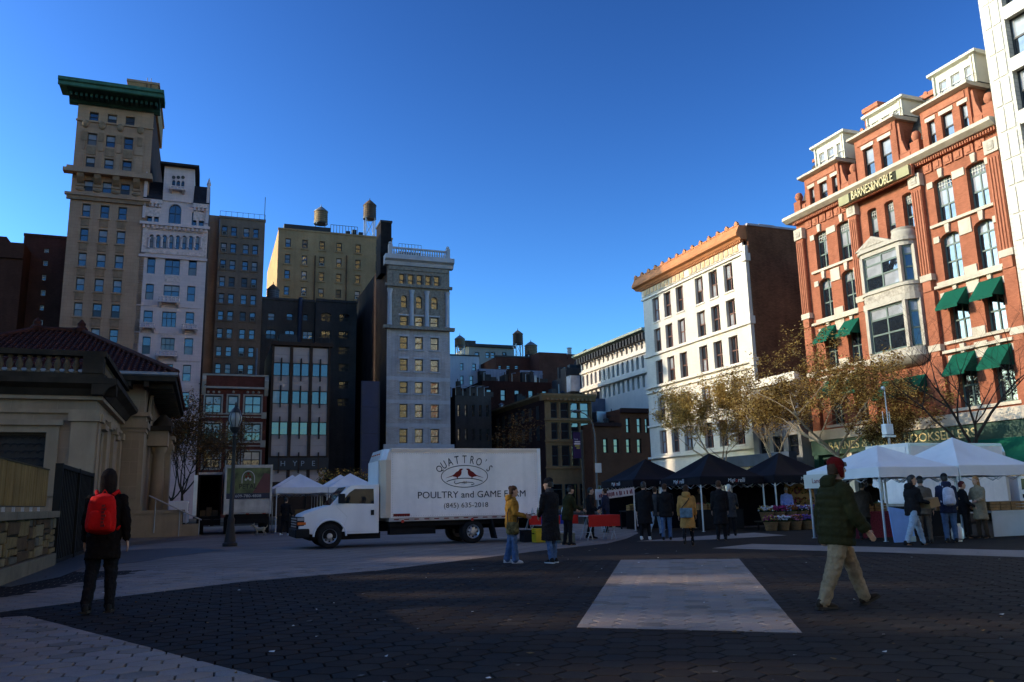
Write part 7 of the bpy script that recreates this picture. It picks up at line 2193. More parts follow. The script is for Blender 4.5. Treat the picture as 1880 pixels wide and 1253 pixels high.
# stacked goods under the left white tents
for i in range(6):
    crate('cardboard_box', 'cardboard box under the left white tents, %s along' % ('first', 'second', 'third', 'fourth', 'fifth', 'sixth')[i], 'box', 44.6 + .3 * (i % 2), 3.7 + i * .75, .55, .4, .3, M('brown_carton', (0.12,) * 3), z=0.84, group='boxes under the left white tents')
stall('dark counter under the left white tents', 44.5, 3.55, 4.9, 0.8, 0.83, DARKC, 3)
bx_ = thing('litter_bag', 'crumpled white plastic bag on the ground near the flower truck', 'bag', gnd(388, 966), 0)
MB().ball((0, 0, 0.16), 0.28, 10, 1.3, 1, .55).build('bag', M('white_bag', (0.5, 0.5, 0.53), 0.5, 0.1, 6, bump=1.0, bscale=9), bx_, True)

# ------------------------------------------------------------------ lamps, poles and signs
IRON = M('black_cast_iron', (0.012, 0.012, 0.013), 0.5, 0.2)
lp = thing('street_lamp', 'black cast iron lamp post with acorn lantern left of the white truck', 'street lamp', wn(30.7, 0.89), GA)
MB().lathe([(0.25, 0), (0.25, 0.1), (0.20, 0.14), (0.17, 0.35), (0.12, 0.75), (0.12, 0.85), (0.13, 0.9), (0.085, 1.0), (0.07, 2.4), (0.055, 3.75), (0.09, 3.8), (0.05, 3.9)], 18).build('post', IRON, lp, True)
MB().lathe([(0.08, 3.9), (0.17, 4.02), (0.19, 4.1), (0.12, 4.12)], 16).build('lantern_base', IRON, lp, True)
MB().lathe([(0.13, 4.12), (0.23, 4.35), (0.22, 4.5), (0.17, 4.62)], 16).build('globe', M('milky_globe', (0.20, 0.21, 0.21), 0.25, 0.1), lp, True)
for k in range(8):
    a = 2 * math.pi * k / 8
    MB().tube([(r_ * math.cos(a), r_ * math.sin(a), z_) for r_, z_ in ((.135, 4.12), (.24, 4.36), (.225, 4.52), (.175, 4.63))], 0.012, 4).build('cage_rib', IRON, lp)
MB().lathe([(0.2, 4.62), (0.17, 4.7), (0.08, 4.8), (0.04, 4.86), (0.05, 4.92), (0.01, 5.02)], 16).build('lantern_cap', IRON, lp, True)
sp = thing('street_light', 'curved arm street light with signs right of the purple banner', 'street light', wn(48.0, 23.55), GA)
GPOLE = M('grey_pole', (0.10, 0.11, 0.12), 0.5, 0.15, metal=0.3)
MB().tube([(0, 0, 0), (0, 0, 5.4), (-0.15, 0, 6.2), (-0.6, 0, 6.75), (-1.1, 0, 6.95)], [0.08, 0.055, 0.045, 0.035, 0.03], 10).build('pole', GPOLE, sp, True)
MB().ball((-1.25, 0, 6.93), 0.28, 10, 1.3, .7, .4).build('lamp_head', GPOLE, sp, True)
bx(sp, 'sign', M('sign_white', (0.45, 0.5, 0.55), 0.5), -0.13, 0.3, -0.13, -0.1, 3.0, 3.6)
bx(sp, 'sign', M('sign_white', (0.45,) * 3), -0.2, 0.35, -0.13, -0.1, 1.3, 1.95)
bp = thing('banner_pole', 'dark pole carrying a tall purple banner in front of the corner building', 'banner pole', wn(46.5, 21.9), GA)
MB().tube([(0, 0, 0), (0, 0, 5.6)], 0.09, 10).build('pole', IRON, bp, True)
bx(bp, 'banner', M('purple_banner', (0.03, 0.016, 0.06), 0.7, 0.1), -0.62, -0.1, -0.02, 0.0, 3.85, 5.45)
PURT = M('pale_banner_print', (0.5, 0.45, 0.5), 0.6)
text_on(bp, 'banner_lettering', 'THE', -0.42, -0.025, 5.0, 0.15, PURT, height=0.085, depth=0.001)
for i, (x0, x1, m_) in enumerate(((-.52, -.14, PURT), (-.56, -.14, PURT), (-.52, -.18, M('gold_print', (0.35, 0.27, 0.06), 0.6)), (-.4, -.18, M('gold_print', (0.35,) * 3)))):
    bx(bp, 'print_line', m_, x0, x1, -0.026, -0.021, 4.82 - i * .13, 4.9 - i * .13)
for z in (3.84, 5.46):
    MB().tube([(0, 0, z), (-0.68, 0, z)], 0.02, 6).build('banner_arm', IRON, bp)
sn = thing('sensor_pole', 'slim white pole with camera and equipment box in front of the bookstore', 'camera pole', wn(30.0, 30.0), GA)
MB().tube([(0, 0, 0), (0, 0, 4.0)], 0.06, 8).build('pole', STEEL, sn, True)
MB().tube([(0.05, 0, 4.0), (0.05, 0, 6.2)], 0.03, 8).build('mast', POLEM, sn, True)
bevel(bx(sn, 'equipment_box', M('white_equipment', (0.6, 0.6, 0.6), 0.4), -0.25, 0.2, -0.15, 0.15, 4.0, 4.5), 0.03)
bx(sn, 'bracket', POLEM, -0.3, 0.35, -0.1, 0.1, 3.88, 3.98)
for x in (-0.22, 0.18):
    MB().tube([(x, 0, 4.5), (x, 0, 5.1)], 0.018, 6).build('antenna', POLEM, sn)
MB().ball((-0.03, 0, 6.2), 0.1, 10).build('camera_dome', M('white_equipment', (0.6,) * 3), sn, True)
# ------------------------------------------------------------------ trees
BARK = M('grey_brown_bark', (0.30, 0.235, 0.155), 0.9, 0.35, 6, bump=0.5, bscale=18)
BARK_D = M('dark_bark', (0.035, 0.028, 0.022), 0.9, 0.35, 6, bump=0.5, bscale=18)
LEAF_G = [M('golden_leaf_%d' % i, c, 0.6, 0.35, 1.5) for i, c in enumerate(((0.50, 0.35, 0.11), (0.36, 0.235, 0.07), (0.58, 0.43, 0.16)))]
LEAF_B = [M('brown_leaf_%d' % i, c, 0.7, 0.35, 1.5) for i, c in enumerate(((0.16, 0.085, 0.03), (0.11, 0.06, 0.025)))]
def leafy(m):
    t_ = m.node_tree; b_ = t_.nodes['Principled BSDF']
    tr_ = t_.nodes.new('ShaderNodeBsdfTranslucent'); mx_ = t_.nodes.new('ShaderNodeMixShader'); mx_.inputs[0].default_value = 0.42
    t_.links.new(b_.inputs['Base Color'].links[0].from_socket, tr_.inputs['Color'])
    o_ = [n for n in t_.nodes if n.type == 'OUTPUT_MATERIAL'][0]
    t_.links.new(b_.outputs[0], mx_.inputs[1]); t_.links.new(tr_.outputs[0], mx_.inputs[2]); t_.links.new(mx_.outputs[0], o_.inputs['Surface'])
for m_ in LEAF_G + LEAF_B: leafy(m_)
def tree(label, loc, H, spread, trunk_h, seed, bark, leaves=None, n_leaf=0, leaf_size=0.09, levels=4, r0=None, lean=(0, 0), name='street_tree', cat='tree', group='trees round the square', up=0.45, kids=(3, 4), crown=None):
    rd = random.Random(seed)
    t = thing(name, label, cat, loc, rd.uniform(0, 6))
    t.rotation_euler = (0, 0, 0)
    tag(t, group=group)
    mb = MB(); ends = []; twigs = []
    r0 = r0 or H * 0.018
    def branch(p, d, L_, r, lev):
        pts = [p]; q_ = p.copy(); dd = d.copy()
        n = 4 if lev < 3 else 3
        for i in range(n):
            dd = (dd + Vector((rd.uniform(-.22, .22), rd.uniform(-.22, .22), rd.uniform(-.05, .16)))).normalized()
            q_ = q_ + dd * L_ / n
            pts.append(q_.copy())
        rads = [r * (1 - 0.62 * i / n) for i in range(n + 1)]
        mb.tube(pts, rads, 7 if lev < 2 else (5 if lev < 3 else 3), cap=lev < 2)
        if lev >= levels - 1:
            twigs.append(pts)
        if lev < levels:
            nk = rd.randint(*kids) + (1 if lev == 0 else 0)
            for k in range(nk):
                f = rd.uniform(0.45, 1.0) if lev else rd.uniform(0.82, 1.0)
                i = min(n - 1, int(f * n)); base = pts[i].lerp(pts[i + 1], f * n - i) if i < n else pts[-1]
                az = 2 * math.pi * (k + rd.uniform(0, .8)) / nk
                out_ = Vector((math.cos(az), math.sin(az), 0))
                nd = (dd * 0.55 + out_ * rd.uniform(.55, .95) * spread + Vector((0, 0, up * rd.uniform(.3, 1)))).normalized()
                branch(base, nd, L_ * rd.uniform(.58, .8) * (1.0 if lev else 0.95 * (H - trunk_h) / max(trunk_h, .1) * .55), rads[min(i, n)] * .62, lev + 1)
    branch(Vector((0, 0, -0.1)), Vector((lean[0], lean[1], 1)).normalized(), trunk_h, r0, 0)
    # fit the crown to the stated height
    zm = max(v[2] for v in mb.v)
    k_ = (H - trunk_h) / max(zm - trunk_h, .1)
    rads_ = sorted(math.hypot(v[0], v[1]) for v in mb.v if v[2] > trunk_h)
    kr = crown / rads_[int(len(rads_) * .96)] if crown else 1.0
    def fit(v):
        if v[2] < trunk_h: return (v[0], v[1], v[2])
        f = min(1, (v[2] - trunk_h) / .8); q2 = 1 + (kr - 1) * f
        return (v[0] * q2, v[1] * q2, trunk_h + (v[2] - trunk_h) * k_)
    mb.v = [fit(v) for v in mb.v]
    mb.build('trunk', bark, t, True, fix=False)
    if leaves:
        lm = MB()
        for i in range(n_leaf):
            tw = twigs[rd.randrange(len(twigs))]
            j = rd.randrange(len(tw) - 1)
            p = Vector(fit(tw[j].lerp(tw[j + 1], rd.random()))) + Vector((rd.gauss(0, .2), rd.gauss(0, .2), rd.gauss(0, .2)))
            a, b = rd.uniform(0, 6.28), rd.uniform(-1.2, 1.2)
            s = leaf_size * rd.uniform(.6, 1.4)
            ux = Vector((math.cos(a), math.sin(a), math.sin(b) * .8)).normalized() * s
            uy = Vector((-math.sin(a), math.cos(a), rd.uniform(-.9, .9))).normalized() * s * .55
            lm.cur = rd.randrange(len(leaves))
            lm.add([p - ux, p + uy * .9, p + ux, p - uy], [(0, 1, 2, 3)])
        lm.build('crown', leaves, t, fix=False)
    return t
def ground_wn(w, n): return wn(w, n, 0)
GT = 'autumn trees along the bookstore street'
tree('golden leaved tree rising behind the middle dark tent', wn(61.5, 42.4), 12.4, 1.15, 4.0, 21, BARK, LEAF_G, 24000, 0.10, group=GT, r0=.26, crown=5.4, up=.4, levels=5, kids=(3, 3))
tree('tall brown golden tree in front of the bookstore left bay', wn(47.3, 42.2), 13.2, 1.1, 4.4, 8, BARK, LEAF_G + LEAF_B, 17000, 0.095, group=GT, r0=.26, crown=5.8, up=.45, levels=5, kids=(3, 3))
tree('thinner golden tree between the loft building and the bookstore', wn(53.2, 41.8), 11.6, 1.1, 4.0, 33, BARK, LEAF_G + LEAF_B, 12000, 0.095, group=GT, r0=.2, crown=4.6, up=.4, levels=5, kids=(3, 3))
tree('small brown leaved tree under the bookstore oriel', wn(42.0, 42.0), 8.6, 1.1, 3.2, 40, BARK_D, LEAF_B + LEAF_G[:1], 14000, 0.085, group=GT, r0=.16, crown=3.8, levels=5, kids=(3, 3))
tree('dark bare tree leaning in at the right edge', wn(27.5, 33.0), 12.0, 1.1, 3.6, 14, BARK_D, None, 0, levels=5, group=GT, r0=.22, lean=(-.25, 0), kids=(3, 4), crown=5.5, up=.35)
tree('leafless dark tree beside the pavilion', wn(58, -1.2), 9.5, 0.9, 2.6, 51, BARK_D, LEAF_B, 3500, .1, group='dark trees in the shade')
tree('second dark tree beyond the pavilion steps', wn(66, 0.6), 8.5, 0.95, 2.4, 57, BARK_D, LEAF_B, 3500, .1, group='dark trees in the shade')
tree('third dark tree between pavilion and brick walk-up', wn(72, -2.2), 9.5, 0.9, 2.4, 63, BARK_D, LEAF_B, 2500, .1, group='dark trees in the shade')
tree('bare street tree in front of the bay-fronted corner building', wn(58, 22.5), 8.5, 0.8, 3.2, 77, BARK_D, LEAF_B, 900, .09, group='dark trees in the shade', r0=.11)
# climbing plants on the shed roofs behind the white tents
vn = thing('vine_hedge', 'tangled autumn vines on a low roof behind the left white tents', 'hedge', wn(70, 9.2), GA)
bx(vn, 'low_roof', UNDER, 0, 9.0, 0, 3, 0, 3.5)
text_on(vn, 'sign_letters', 'Do', 6.1, -0.6, 3.6, 0.9, M('white_sign_letter', (0.6, 0.6, 0.6), 0.6), height=0.75)
rd = random.Random(4); lm = MB()
for i in range(5200):
    p = Vector((rd.uniform(-.3, 9.2), rd.uniform(-.5, 2.5), 3.2 + rd.uniform(-1.2, 1.2) * (.5 + .5 * math.sin(i % 40))))
    a = rd.uniform(0, 6.28); s = rd.uniform(.05, .13)
    ux = Vector((math.cos(a), math.sin(a) * .5, rd.uniform(-1, 1))) * s; uy = Vector((-math.sin(a), .4, math.cos(a))) * s * .6
    lm.cur = rd.randrange(4); lm.add([p - ux, p + uy, p + ux, p - uy], [(0, 1, 2, 3)])
tag(lm.build('foliage', LEAF_B + [LEAF_G[1], STEMG], vn, fix=False), kind='stuff')
# ------------------------------------------------------------------ people
SKIN = M('skin', (0.36, 0.20, 0.13), 0.55, 0.12, 6)
SKIN_D = M('skin_deep', (0.13, 0.065, 0.04), 0.55, 0.12, 6)
_tex = bpy.data.textures.new('cloth_folds', 'CLOUDS'); _tex.noise_scale = 0.085; _tex.noise_depth = 2
def cloth(name, col, rough=0.85, bump=0.35, bs=16):
    return M('cloth_' + name, col, rough, 0.22, 5, bump=bump, bscale=bs, fine=0.15, spec=0.05)
def rot_x(v, a):
    c, s = math.cos(a), math.sin(a)
    return Vector((v[0], v[1] * c + v[2] * s, -v[1] * s + v[2] * c))
def limb(mb, pts, rad, n=10, ell=1.0):
    """tapered limb through joints with rounded ends"""
    P, Q = [], []
    for i in range(len(pts) - 1):
        k = 5
        for j in range(k):
            f = j / k
            P.append(Vector(pts[i]).lerp(Vector(pts[i + 1]), f)); Q.append(rad[i] + (rad[i + 1] - rad[i]) * f)
    P.append(Vector(pts[-1])); Q.append(rad[-1])
    d0 = (P[0] - P[1]).normalized(); d1 = (P[-1] - P[-2]).normalized()
    P = [P[0] + d0 * Q[0] * .7] + P + [P[-1] + d1 * Q[-1] * .7]
    Q = [Q[0] * .45] + Q + [Q[-1] * .45]
    mb.tube(P, Q, n)
def remesh(o, vox, smooth=5, fold=0.0):
    m = o.modifiers.new('skin', 'REMESH'); m.mode = 'VOXEL'; m.voxel_size = vox; m.use_smooth_shade = True
    s = o.modifiers.new('soft', 'SMOOTH'); s.factor = 0.5; s.iterations = smooth
    if fold:
        d = o.modifiers.new('folds', 'DISPLACE'); d.texture = _tex; d.strength = fold; d.mid_level = 0.5; d.texture_coords = 'GLOBAL'
    return o
def person(label, loc, head, h=1.74, lean=0, arms=((0, 8, 15), (0, 8, 15)), legs=((0, 0), (0, 0)), top=None, bottom=None, shoe=None, hair=None, hairstyle='short', coat=0.10, bulk=1.0, leg_w=1.0, flare=0.0, yaw=0, nod=0, skin=None, fine=False, hood=False, scarf=None, hat=None, group=None, puffer=False, toe=(0, 0), sole=None, spread=0.0, hoodup=None, twist=0):
    """faces +Y locally; arms: (swing, abduct, elbow[, inward]) right then left; legs: (hip swing, knee) right then left"""
    s = h / 1.75
    skin = skin or SKIN
    t = thing('person', label, 'person', loc, -R(head), group)
    vox = 0.0075 if fine else 0.013
    ln = R(lean)
    feet = []
    def leg_pts(side, sw, kn):
        hip = Vector((side * (0.092 + 0), 0, 0))
        a = R(sw); b = R(sw - kn)
        sx = side * (0.01 + spread)
        knee = hip + Vector((sx, math.sin(a) * .43, -math.cos(a) * .43))
        ank = knee + Vector((sx, math.sin(b) * .42, -math.cos(b) * .42))
        return hip, knee, ank
    L = [leg_pts(1, *legs[0][:2]), leg_pts(-1, *legs[1][:2])]
    def foot_low(i):
        tp = R(toe[i])
        return L[i][2].z - 0.075 - max(0, math.sin(-tp) * .17) - max(0, math.sin(tp) * .06)
    pz = -min(foot_low(0), foot_low(1))
    P0 = Vector((0, 0, pz))
    L = [tuple(p + P0 for p in l) for l in L]
    up = lambda z, y=0, x=0: P0 + rot_x((x, y, z), ln)
    NB = up(.53)
    hc = NB + rot_x((0, .035, .175), ln * .6 + R(nod) * .4)
    hd = lambda x, y, z: hc + Matrix.Rotation(-R(yaw), 3, 'Z') @ rot_x((x, y, z), ln * .5 + R(nod))
    A = []
    for i, side in enumerate((1, -1)):
        ar = arms[i]
        sw, ab, el = ar[0], ar[1], ar[2]; inn = ar[3] if len(ar) > 3 else 0
        tw = R(twist)
        sh = up(.475, 0, side * .175 * (0.96 + .04 * bulk))
        sh = P0 + Matrix.Rotation(-tw, 3, 'Z') @ (sh - P0)
        a, b = R(sw), R(ab)
        d1 = Vector((side * math.sin(b), math.sin(a) * math.cos(b), -math.cos(a) * math.cos(b)))
        d1 = rot_x(d1, ln * .5)
        e = R(sw + el); q_ = R(inn)
        d2 = Vector((-side * math.sin(q_) + side * math.sin(b) * .4, math.sin(e) * math.cos(q_), -math.cos(e) * math.cos(q_))).normalized()
        elb = sh + d1 * .29
        wr = elb + d2 * .25
        A.append((sh, elb, wr, d2))
    def S(mb):
        mb.v = [(v[0] * s, v[1] * s, v[2] * s) for v in mb.v]
        return mb
    def torso(mb, e, z0=-.10, z1=.54, hem=0.0, puff=0.0):
        prof = [(-.10, .150, .112), (0, .160, .122), (.10, .150, .115), (.20, .145, .112), (.32, .162, .125), (.42, .172, .120), (.49, .150, .100), (.54, .075, .070)]
        rings = []
        zs = []
        z = z0
        while z < z1:
            zs.append(z); z += 0.03
        zs.append(z1)
        for z in zs:
            zz = max(z, -.10)
            for (za, aa, ba), (zb, ab_, bb) in zip(prof, prof[1:]):
                if za <= zz <= zb:
                    f = (zz - za) / (zb - za); a = aa + (ab_ - aa) * f; b = ba + (bb - ba) * f
                    break
            g = e * (1 if z < .46 else max(.35, 1 - (z - .46) * 7))
            if z < -.10: g += (-.10 - z) * .10 + hem
            if puff: g += puff * abs(math.sin(z * math.pi / .085))
            tw = R(twist) * max(0, min(1, z / .45))
            ca, sa = math.cos(-tw), math.sin(-tw)
            hx, hy = Vector((ca, sa, 0)) * (a * (1 + (bulk - 1) * (.8 if z < .42 else .3)) + g), rot_x((-sa * .0, 1, 0), ln) * (b * (1 + (bulk - 1) * (1.2 if z < .42 else .3)) + g)
            rings.append((up(z), hx, hy))
        mb.loft(rings, 16)
    # continuous body: torso, limbs, neck, head, hands
    mb = MB()
    torso(mb, 0)
    limb(mb, [NB - Vector((0, 0, .04)), hc - Vector((0, 0, .06))], [.058, .052], 10)
    rings = []
    for z, a, b, y in ((-.118, .022, .03, .045), (-.10, .045, .055, .035), (-.07, .06, .075, .02), (-.03, .070, .088, .008), (.01, .075, .095, 0), (.05, .076, .097, -.003), (.085, .066, .084, -.005), (.11, .042, .055, -.006), (.122, .012, .02, -.006)):
        c = hd(0, y, z); rings.append((c, hd(a, y, z) - c, hd(0, y + b, z) - c))
    mb.loft(rings, 14)
    mb.tube([hd(0, .086, .03), hd(0, .108, -.012), hd(0, .112, -.024), hd(0, .088, -.034)], [.008, .013, .015, .008], 7)
    mb.tube([hd(-.024, .078, -.062), hd(0, .092, -.06), hd(.024, .078, -.062)], [.006, .011, .006], 6)
    for x in (-1, 1):
        mb.ball(hd(x * .076, -.005, -.005), .028, 7, .45, .8, 1.1)
    for i, side in enumerate((1, -1)):
        sh, elb, wr, d2 = A[i]
        limb(mb, [sh, elb, wr], [.048, .038, .027])
        # hand
        inner = Vector((-side, 0, 0)); inner = (inner - d2 * inner.dot(d2)).normalized()
        fw = d2.cross(inner).normalized()
        if fw.y < 0: fw = -fw
        pc = wr + d2 * .055
        mb.loft([(wr - d2 * .01, fw * .024, inner * .019), (wr + d2 * .03, fw * .034, inner * .016), (wr + d2 * .08, fw * .040, inner * .014), (wr + d2 * .098, fw * .034, inner * .010)], 10)
        for k in range(4):
            off = fw * (.029 - .0195 * k)
            Lf = (.066, .076, .070, .054)[k]
            b0 = wr + d2 * .085 + off
            cv = inner * .35
            p1 = b0 + (d2 + cv * .4).normalized() * Lf * .5
            p2 = p1 + (d2 * .75 + cv).normalized() * Lf * .3
            p3 = p2 + (d2 * .45 + cv * 1.5).normalized() * Lf * .25
            mb.tube([b0, p1, p2, p3], [.0088, .0084, .0078, .006], 6)
        th = wr + d2 * .025 + fw * .026
        mb.tube([th, th + (d2 * .6 + fw * .8 + inner * .3).normalized() * .035, th + (d2 * .95 + fw * .6 + inner * .5).normalized() * .065], [.012, .010, .008], 6)
        limb(mb, [L[i][0], L[i][1], L[i][2]], [.075, .052, .036])
        tp = R(toe[i])
        an = L[i][2]
        mb.tube([an, an + Vector((0, .0, -.05)), an + Vector((0, math.cos(tp) * .13, -.055 + math.sin(tp) * .13))], [.036, .038, .03], 8)
    S(mb); remesh(mb.build('body', skin, t, fix=False), vox, 3)
    for x in (-1, 1):
        e_ = MB(); e_.ball(hd(x * .031, .083, .008), .0105, 8); S(e_).build('eye', BLKP, t, True, fix=False)
    # trousers
    if bottom:
        mb = MB()
        for i in (0, 1):
            hip, kn, an = L[i]
            an2 = an + Vector((0, 0, .0))
            limb(mb, [hip + Vector((0, 0, .04)), hip.lerp(kn, .5), kn, kn.lerp(an, .5), an2 + (kn - an).normalized() * .0 - Vector((0, 0, .015))], [.098 * leg_w, .088 * leg_w, .070 * leg_w, .063 * leg_w + flare * .4, .055 * leg_w + flare], 12)
        torso(mb, .018, -.10, .14)
        S(mb); remesh(mb.build('trousers', bottom, t, fix=False), vox * 1.15, 3, .038)
    if top:
        mb = MB()
        torso(mb, .030, -.10 - coat, .545, puff=.016 if puffer else 0)
        for i in (0, 1):
            sh, elb, wr, d2 = A[i]
            if puffer:
                n = 16; P_, Q_ = [], []
                path = [sh, elb, wr - d2 * .0]
                for k in range(n + 1):
                    f = k / n * 2; j = min(1, int(f)); P_.append(path[j].lerp(path[j + 1], f - j)); Q_.append((.082 - .028 * k / n) * (1 + (bulk - 1) * .5) + .012 * abs(math.sin(k * math.pi / 2.6)))
                mb.tube(P_, Q_, 12)
                mb.ball(sh, .088, 10)
            else:
                limb(mb, [sh, sh.lerp(elb, .5), elb, elb.lerp(wr, .5), wr - d2 * .01], [.074, .068, .058, .052, .045], 12)
        if scarf is None:
            mb.loft([(NB + Vector((0, -.005, -.03)), (.085, 0, 0), (0, .085, 0)), (NB + Vector((0, .01, .055)), (.073, 0, 0), (0, .078, 0))], 14)
        S(mb); remesh(mb.build('jacket', top, t, fix=False), vox * 1.2, 3, .02 if puffer else .036)
        if hood and not hoodup:
            mb = MB()
            mb.loft([(NB + rot_x((0, -.07, -.10), ln), (.06, 0, 0), (0, .04, 0)), (NB + rot_x((0, -.10, -.02), ln), (.13, 0, 0), (0, .065, 0)), (NB + rot_x((0, -.09, .06), ln), (.125, 0, 0), (0, .075, 0)), (NB + rot_x((0, -.055, .105), ln), (.10, 0, 0), (0, .07, 0))], 12)
            S(mb); remesh(mb.build('hood', top, t, fix=False), vox * 1.3, 4, .01)
    if hoodup:
        mb = MB()
        rings = []
        for z, a, b, y in ((-.20, .10, .10, -.01), (-.12, .098, .108, -.02), (-.04, .100, .118, -.022), (.05, .099, .120, -.022), (.11, .075, .095, -.02), (.15, .03, .045, -.03)):
            c = hd(0, y, z); rings.append((c, hd(a, y, z) - c, hd(0, y + b, z) - c))
        mb.loft(rings, 14)
        S(mb); remesh(mb.build('hood', hoodup, t, fix=False), vox * 1.3, 3, .01)
    if scarf:
        mb = MB()
        for k in range(3):
            mb.loft([(NB + Vector((0, .0, -.02 + k * .035)), (.098 - k * .006, 0, 0), (0, .098 - k * .006, 0)), (NB + Vector((0, .01, .02 + k * .035)), (.092 - k * .006, 0, 0), (0, .095 - k * .006, 0))], 14)
        S(mb); remesh(mb.build('scarf', scarf, t, fix=False), vox * 1.2, 3, .015)
    # shoes
    if shoe:
        for i in (0, 1):
            mb = MB()
            an = L[i][2]; tp = R(toe[i])
            f = Vector((0, math.cos(tp), math.sin(tp))); u = Vector((0, -math.sin(tp), math.cos(tp)))
            base = an - Vector((0, 0, .075)) if abs(toe[i]) < 3 else an - u * .075
            rings = [(base + f * y + u * zc_, Vector((a, 0, 0)), u * b) for y, a, b, zc_ in ((-.085, .022, .03, .035), (-.07, .037, .052, .054), (-.02, .040, .062, .062), (.03, .042, .05, .050), (.09, .048, .036, .036), (.14, .046, .028, .028), (.175, .028, .018, .02))]
            mb.loft(rings, 12)
            mb.tube([base + u * .05 - f * .02, an + u * .03 - f * .015], [.045, .05], 10)
            mb.v = [v if True else v for v in mb.v]
            S(mb); so = remesh(mb.build('shoe', shoe, t, fix=False), .011, 3)
            if sole:
                m2 = MB(); m2.prism([(x, y) for x, y in ((-.038, -.085), (.038, -.085), (.044, .02), (.05, .1), (.035, .165), (0, .182), (-.035, .165), (-.05, .1), (-.044, .02))], -.004, .022, axis='z')
                m2.v = [tuple(base + Vector((v[0], 0, 0)) + f * v[1] + u * v[2]) for v in m2.v]
                S(m2).build('sole', sole, so, fix=False)
    # hair and hats
    if hair and not hoodup:
        mb = MB(); rings = []
        for z, a, b, y in ((-.06, .066, .062, -.052), (-.02, .079, .080, -.034), (.03, .084, .095, -.022), (.075, .082, .097, -.012), (.11, .062, .075, -.008), (.138, .022, .03, -.008)):
            c = hd(0, y, z); rings.append((c, hd(a, y, z) - c, hd(0, y + b, z) - c))
        mb.loft(rings, 14)
        if hairstyle == 'bun':
            mb.ball(hd(0, -.085, .075), .052, 9)
        if hairstyle == 'long':
            mb.loft([(hd(0, -.04, -.02), hd(.085, -.04, -.02) - hd(0, -.04, -.02), Vector((0, .075, 0))), (hd(0, -.05, -.12), Vector((.095, 0, 0)), Vector((0, .06, 0))), (hd(0, -.07, -.24), Vector((.10, 0, 0)), Vector((0, .045, 0))), (hd(0, -.075, -.33), Vector((.06, 0, 0)), Vector((0, .03, 0)))], 12)
        S(mb); remesh(mb.build('hair', hair, t, fix=False), vox * 1.2, 2, .012)
    if hat and not hoodup:
        mb = MB(); rings = []
        for z, a, b, y in ((.018, .083, .103, -.004), (.05, .087, .107, -.006), (.09, .083, .102, -.008), (.125, .062, .08, -.012), (.15, .022, .03, -.014)):
            c = hd(0, y, z); rings.append((c, hd(a, y, z) - c, hd(0, y + b, z) - c))
        mb.loft(rings, 14)
        if hat[1] == 'cap':
            mb.loft([(hd(0, .085, .035), hd(.07, .085, .035) - hd(0, .085, .035), hd(0, .09, .045) - hd(0, .085, .035)), (hd(0, .16, .025), hd(.05, .16, .025) - hd(0, .16, .025), hd(0, .163, .032) - hd(0, .16, .025))], 10)
        if hat[1] == 'flap':
            for x in (-1, 1):
                mb.loft([(hd(x * .085, .0, .03), Vector((.018, 0, 0)), Vector((0, .05, 0))), (hd(x * .09, .005, -.05), Vector((.016, 0, 0)), Vector((0, .04, 0))), (hd(x * .078, .02, -.10), Vector((.012, 0, 0)), Vector((0, .022, 0)))], 8)
        S(mb); remesh(mb.build('hat', hat[0], t, fix=False), vox * 1.1, 2, .006)
        if hat[1] == 'flap':
            m2 = MB(); c = hd(0, .085, .055)
            m2.loft([(hd(0, .098, .03), hd(.07, .098, .03) - hd(0, .098, .03), hd(0, .118, .03) - hd(0, .098, .03)), (hd(0, .095, .085), hd(.062, .095, .085) - hd(0, .095, .085), hd(0, .115, .085) - hd(0, .095, .085))], 10)
            S(m2); remesh(m2.build('hat_brim', cloth('fur', (0.20, 0.15, 0.11)), t, fix=False), .01, 2, .02)
    t['anchor'] = 0
    return t, dict(up=lambda z, y=0, x=0: up(z, y, x) * s, arms=[[p * s for p in a[:3]] for a in A], s=s, nb=NB * s)

BLACKC = cloth('black', (0.012, 0.011, 0.012))
CHAR = cloth('charcoal', (0.035, 0.034, 0.036))
NAVY = cloth('navy', (0.018, 0.022, 0.045))
JEAN = cloth('blue_denim', (0.06, 0.10, 0.18))
JEAN_L = cloth('pale_denim', (0.23, 0.29, 0.36))
JEAN_D = cloth('dark_denim', (0.022, 0.032, 0.058))
OCHRE = cloth('ochre', (0.25, 0.125, 0.022))
OLIVE = cloth('olive_green', (0.024, 0.022, 0.009))
KHAKI = cloth('khaki', (0.20, 0.145, 0.09))
BROWN = cloth('brown', (0.055, 0.035, 0.022))
TANC = cloth('tan_coat', (0.33, 0.165, 0.05))
GREYC_ = cloth('grey', (0.12, 0.115, 0.11))
LILAC = cloth('lilac', (0.26, 0.30, 0.60))
BEIGE = cloth('beige', (0.22, 0.17, 0.11))
REDHAT = cloth('red', (0.085, 0.006, 0.006))
BROWNH = M('brown_hair', (0.045, 0.022, 0.012), 0.6, 0.3, 12, bump=0.5, bscale=40)
BLONDH = M('ginger_hair', (0.28, 0.13, 0.045), 0.6, 0.3, 12, bump=0.5, bscale=40)
BLACKH = M('black_hair', (0.010, 0.008, 0.008), 0.55, 0.3, 12)
SHOE_K = M('black_shoe', (0.012, 0.011, 0.011), 0.6, 0.2)
SHOE_W = M('white_shoe', (0.55, 0.54, 0.53), 0.6, 0.1)
BOOT = M('dark_leather_boot', (0.02, 0.014, 0.01), 0.6, 0.25)
WSOLE = M('pale_sole', (0.42, 0.41, 0.40), 0.7)
BSOLE = M('dark_sole', (0.03, 0.025, 0.02), 0.7)
g3 = lambda x, y: gnd(x, y)

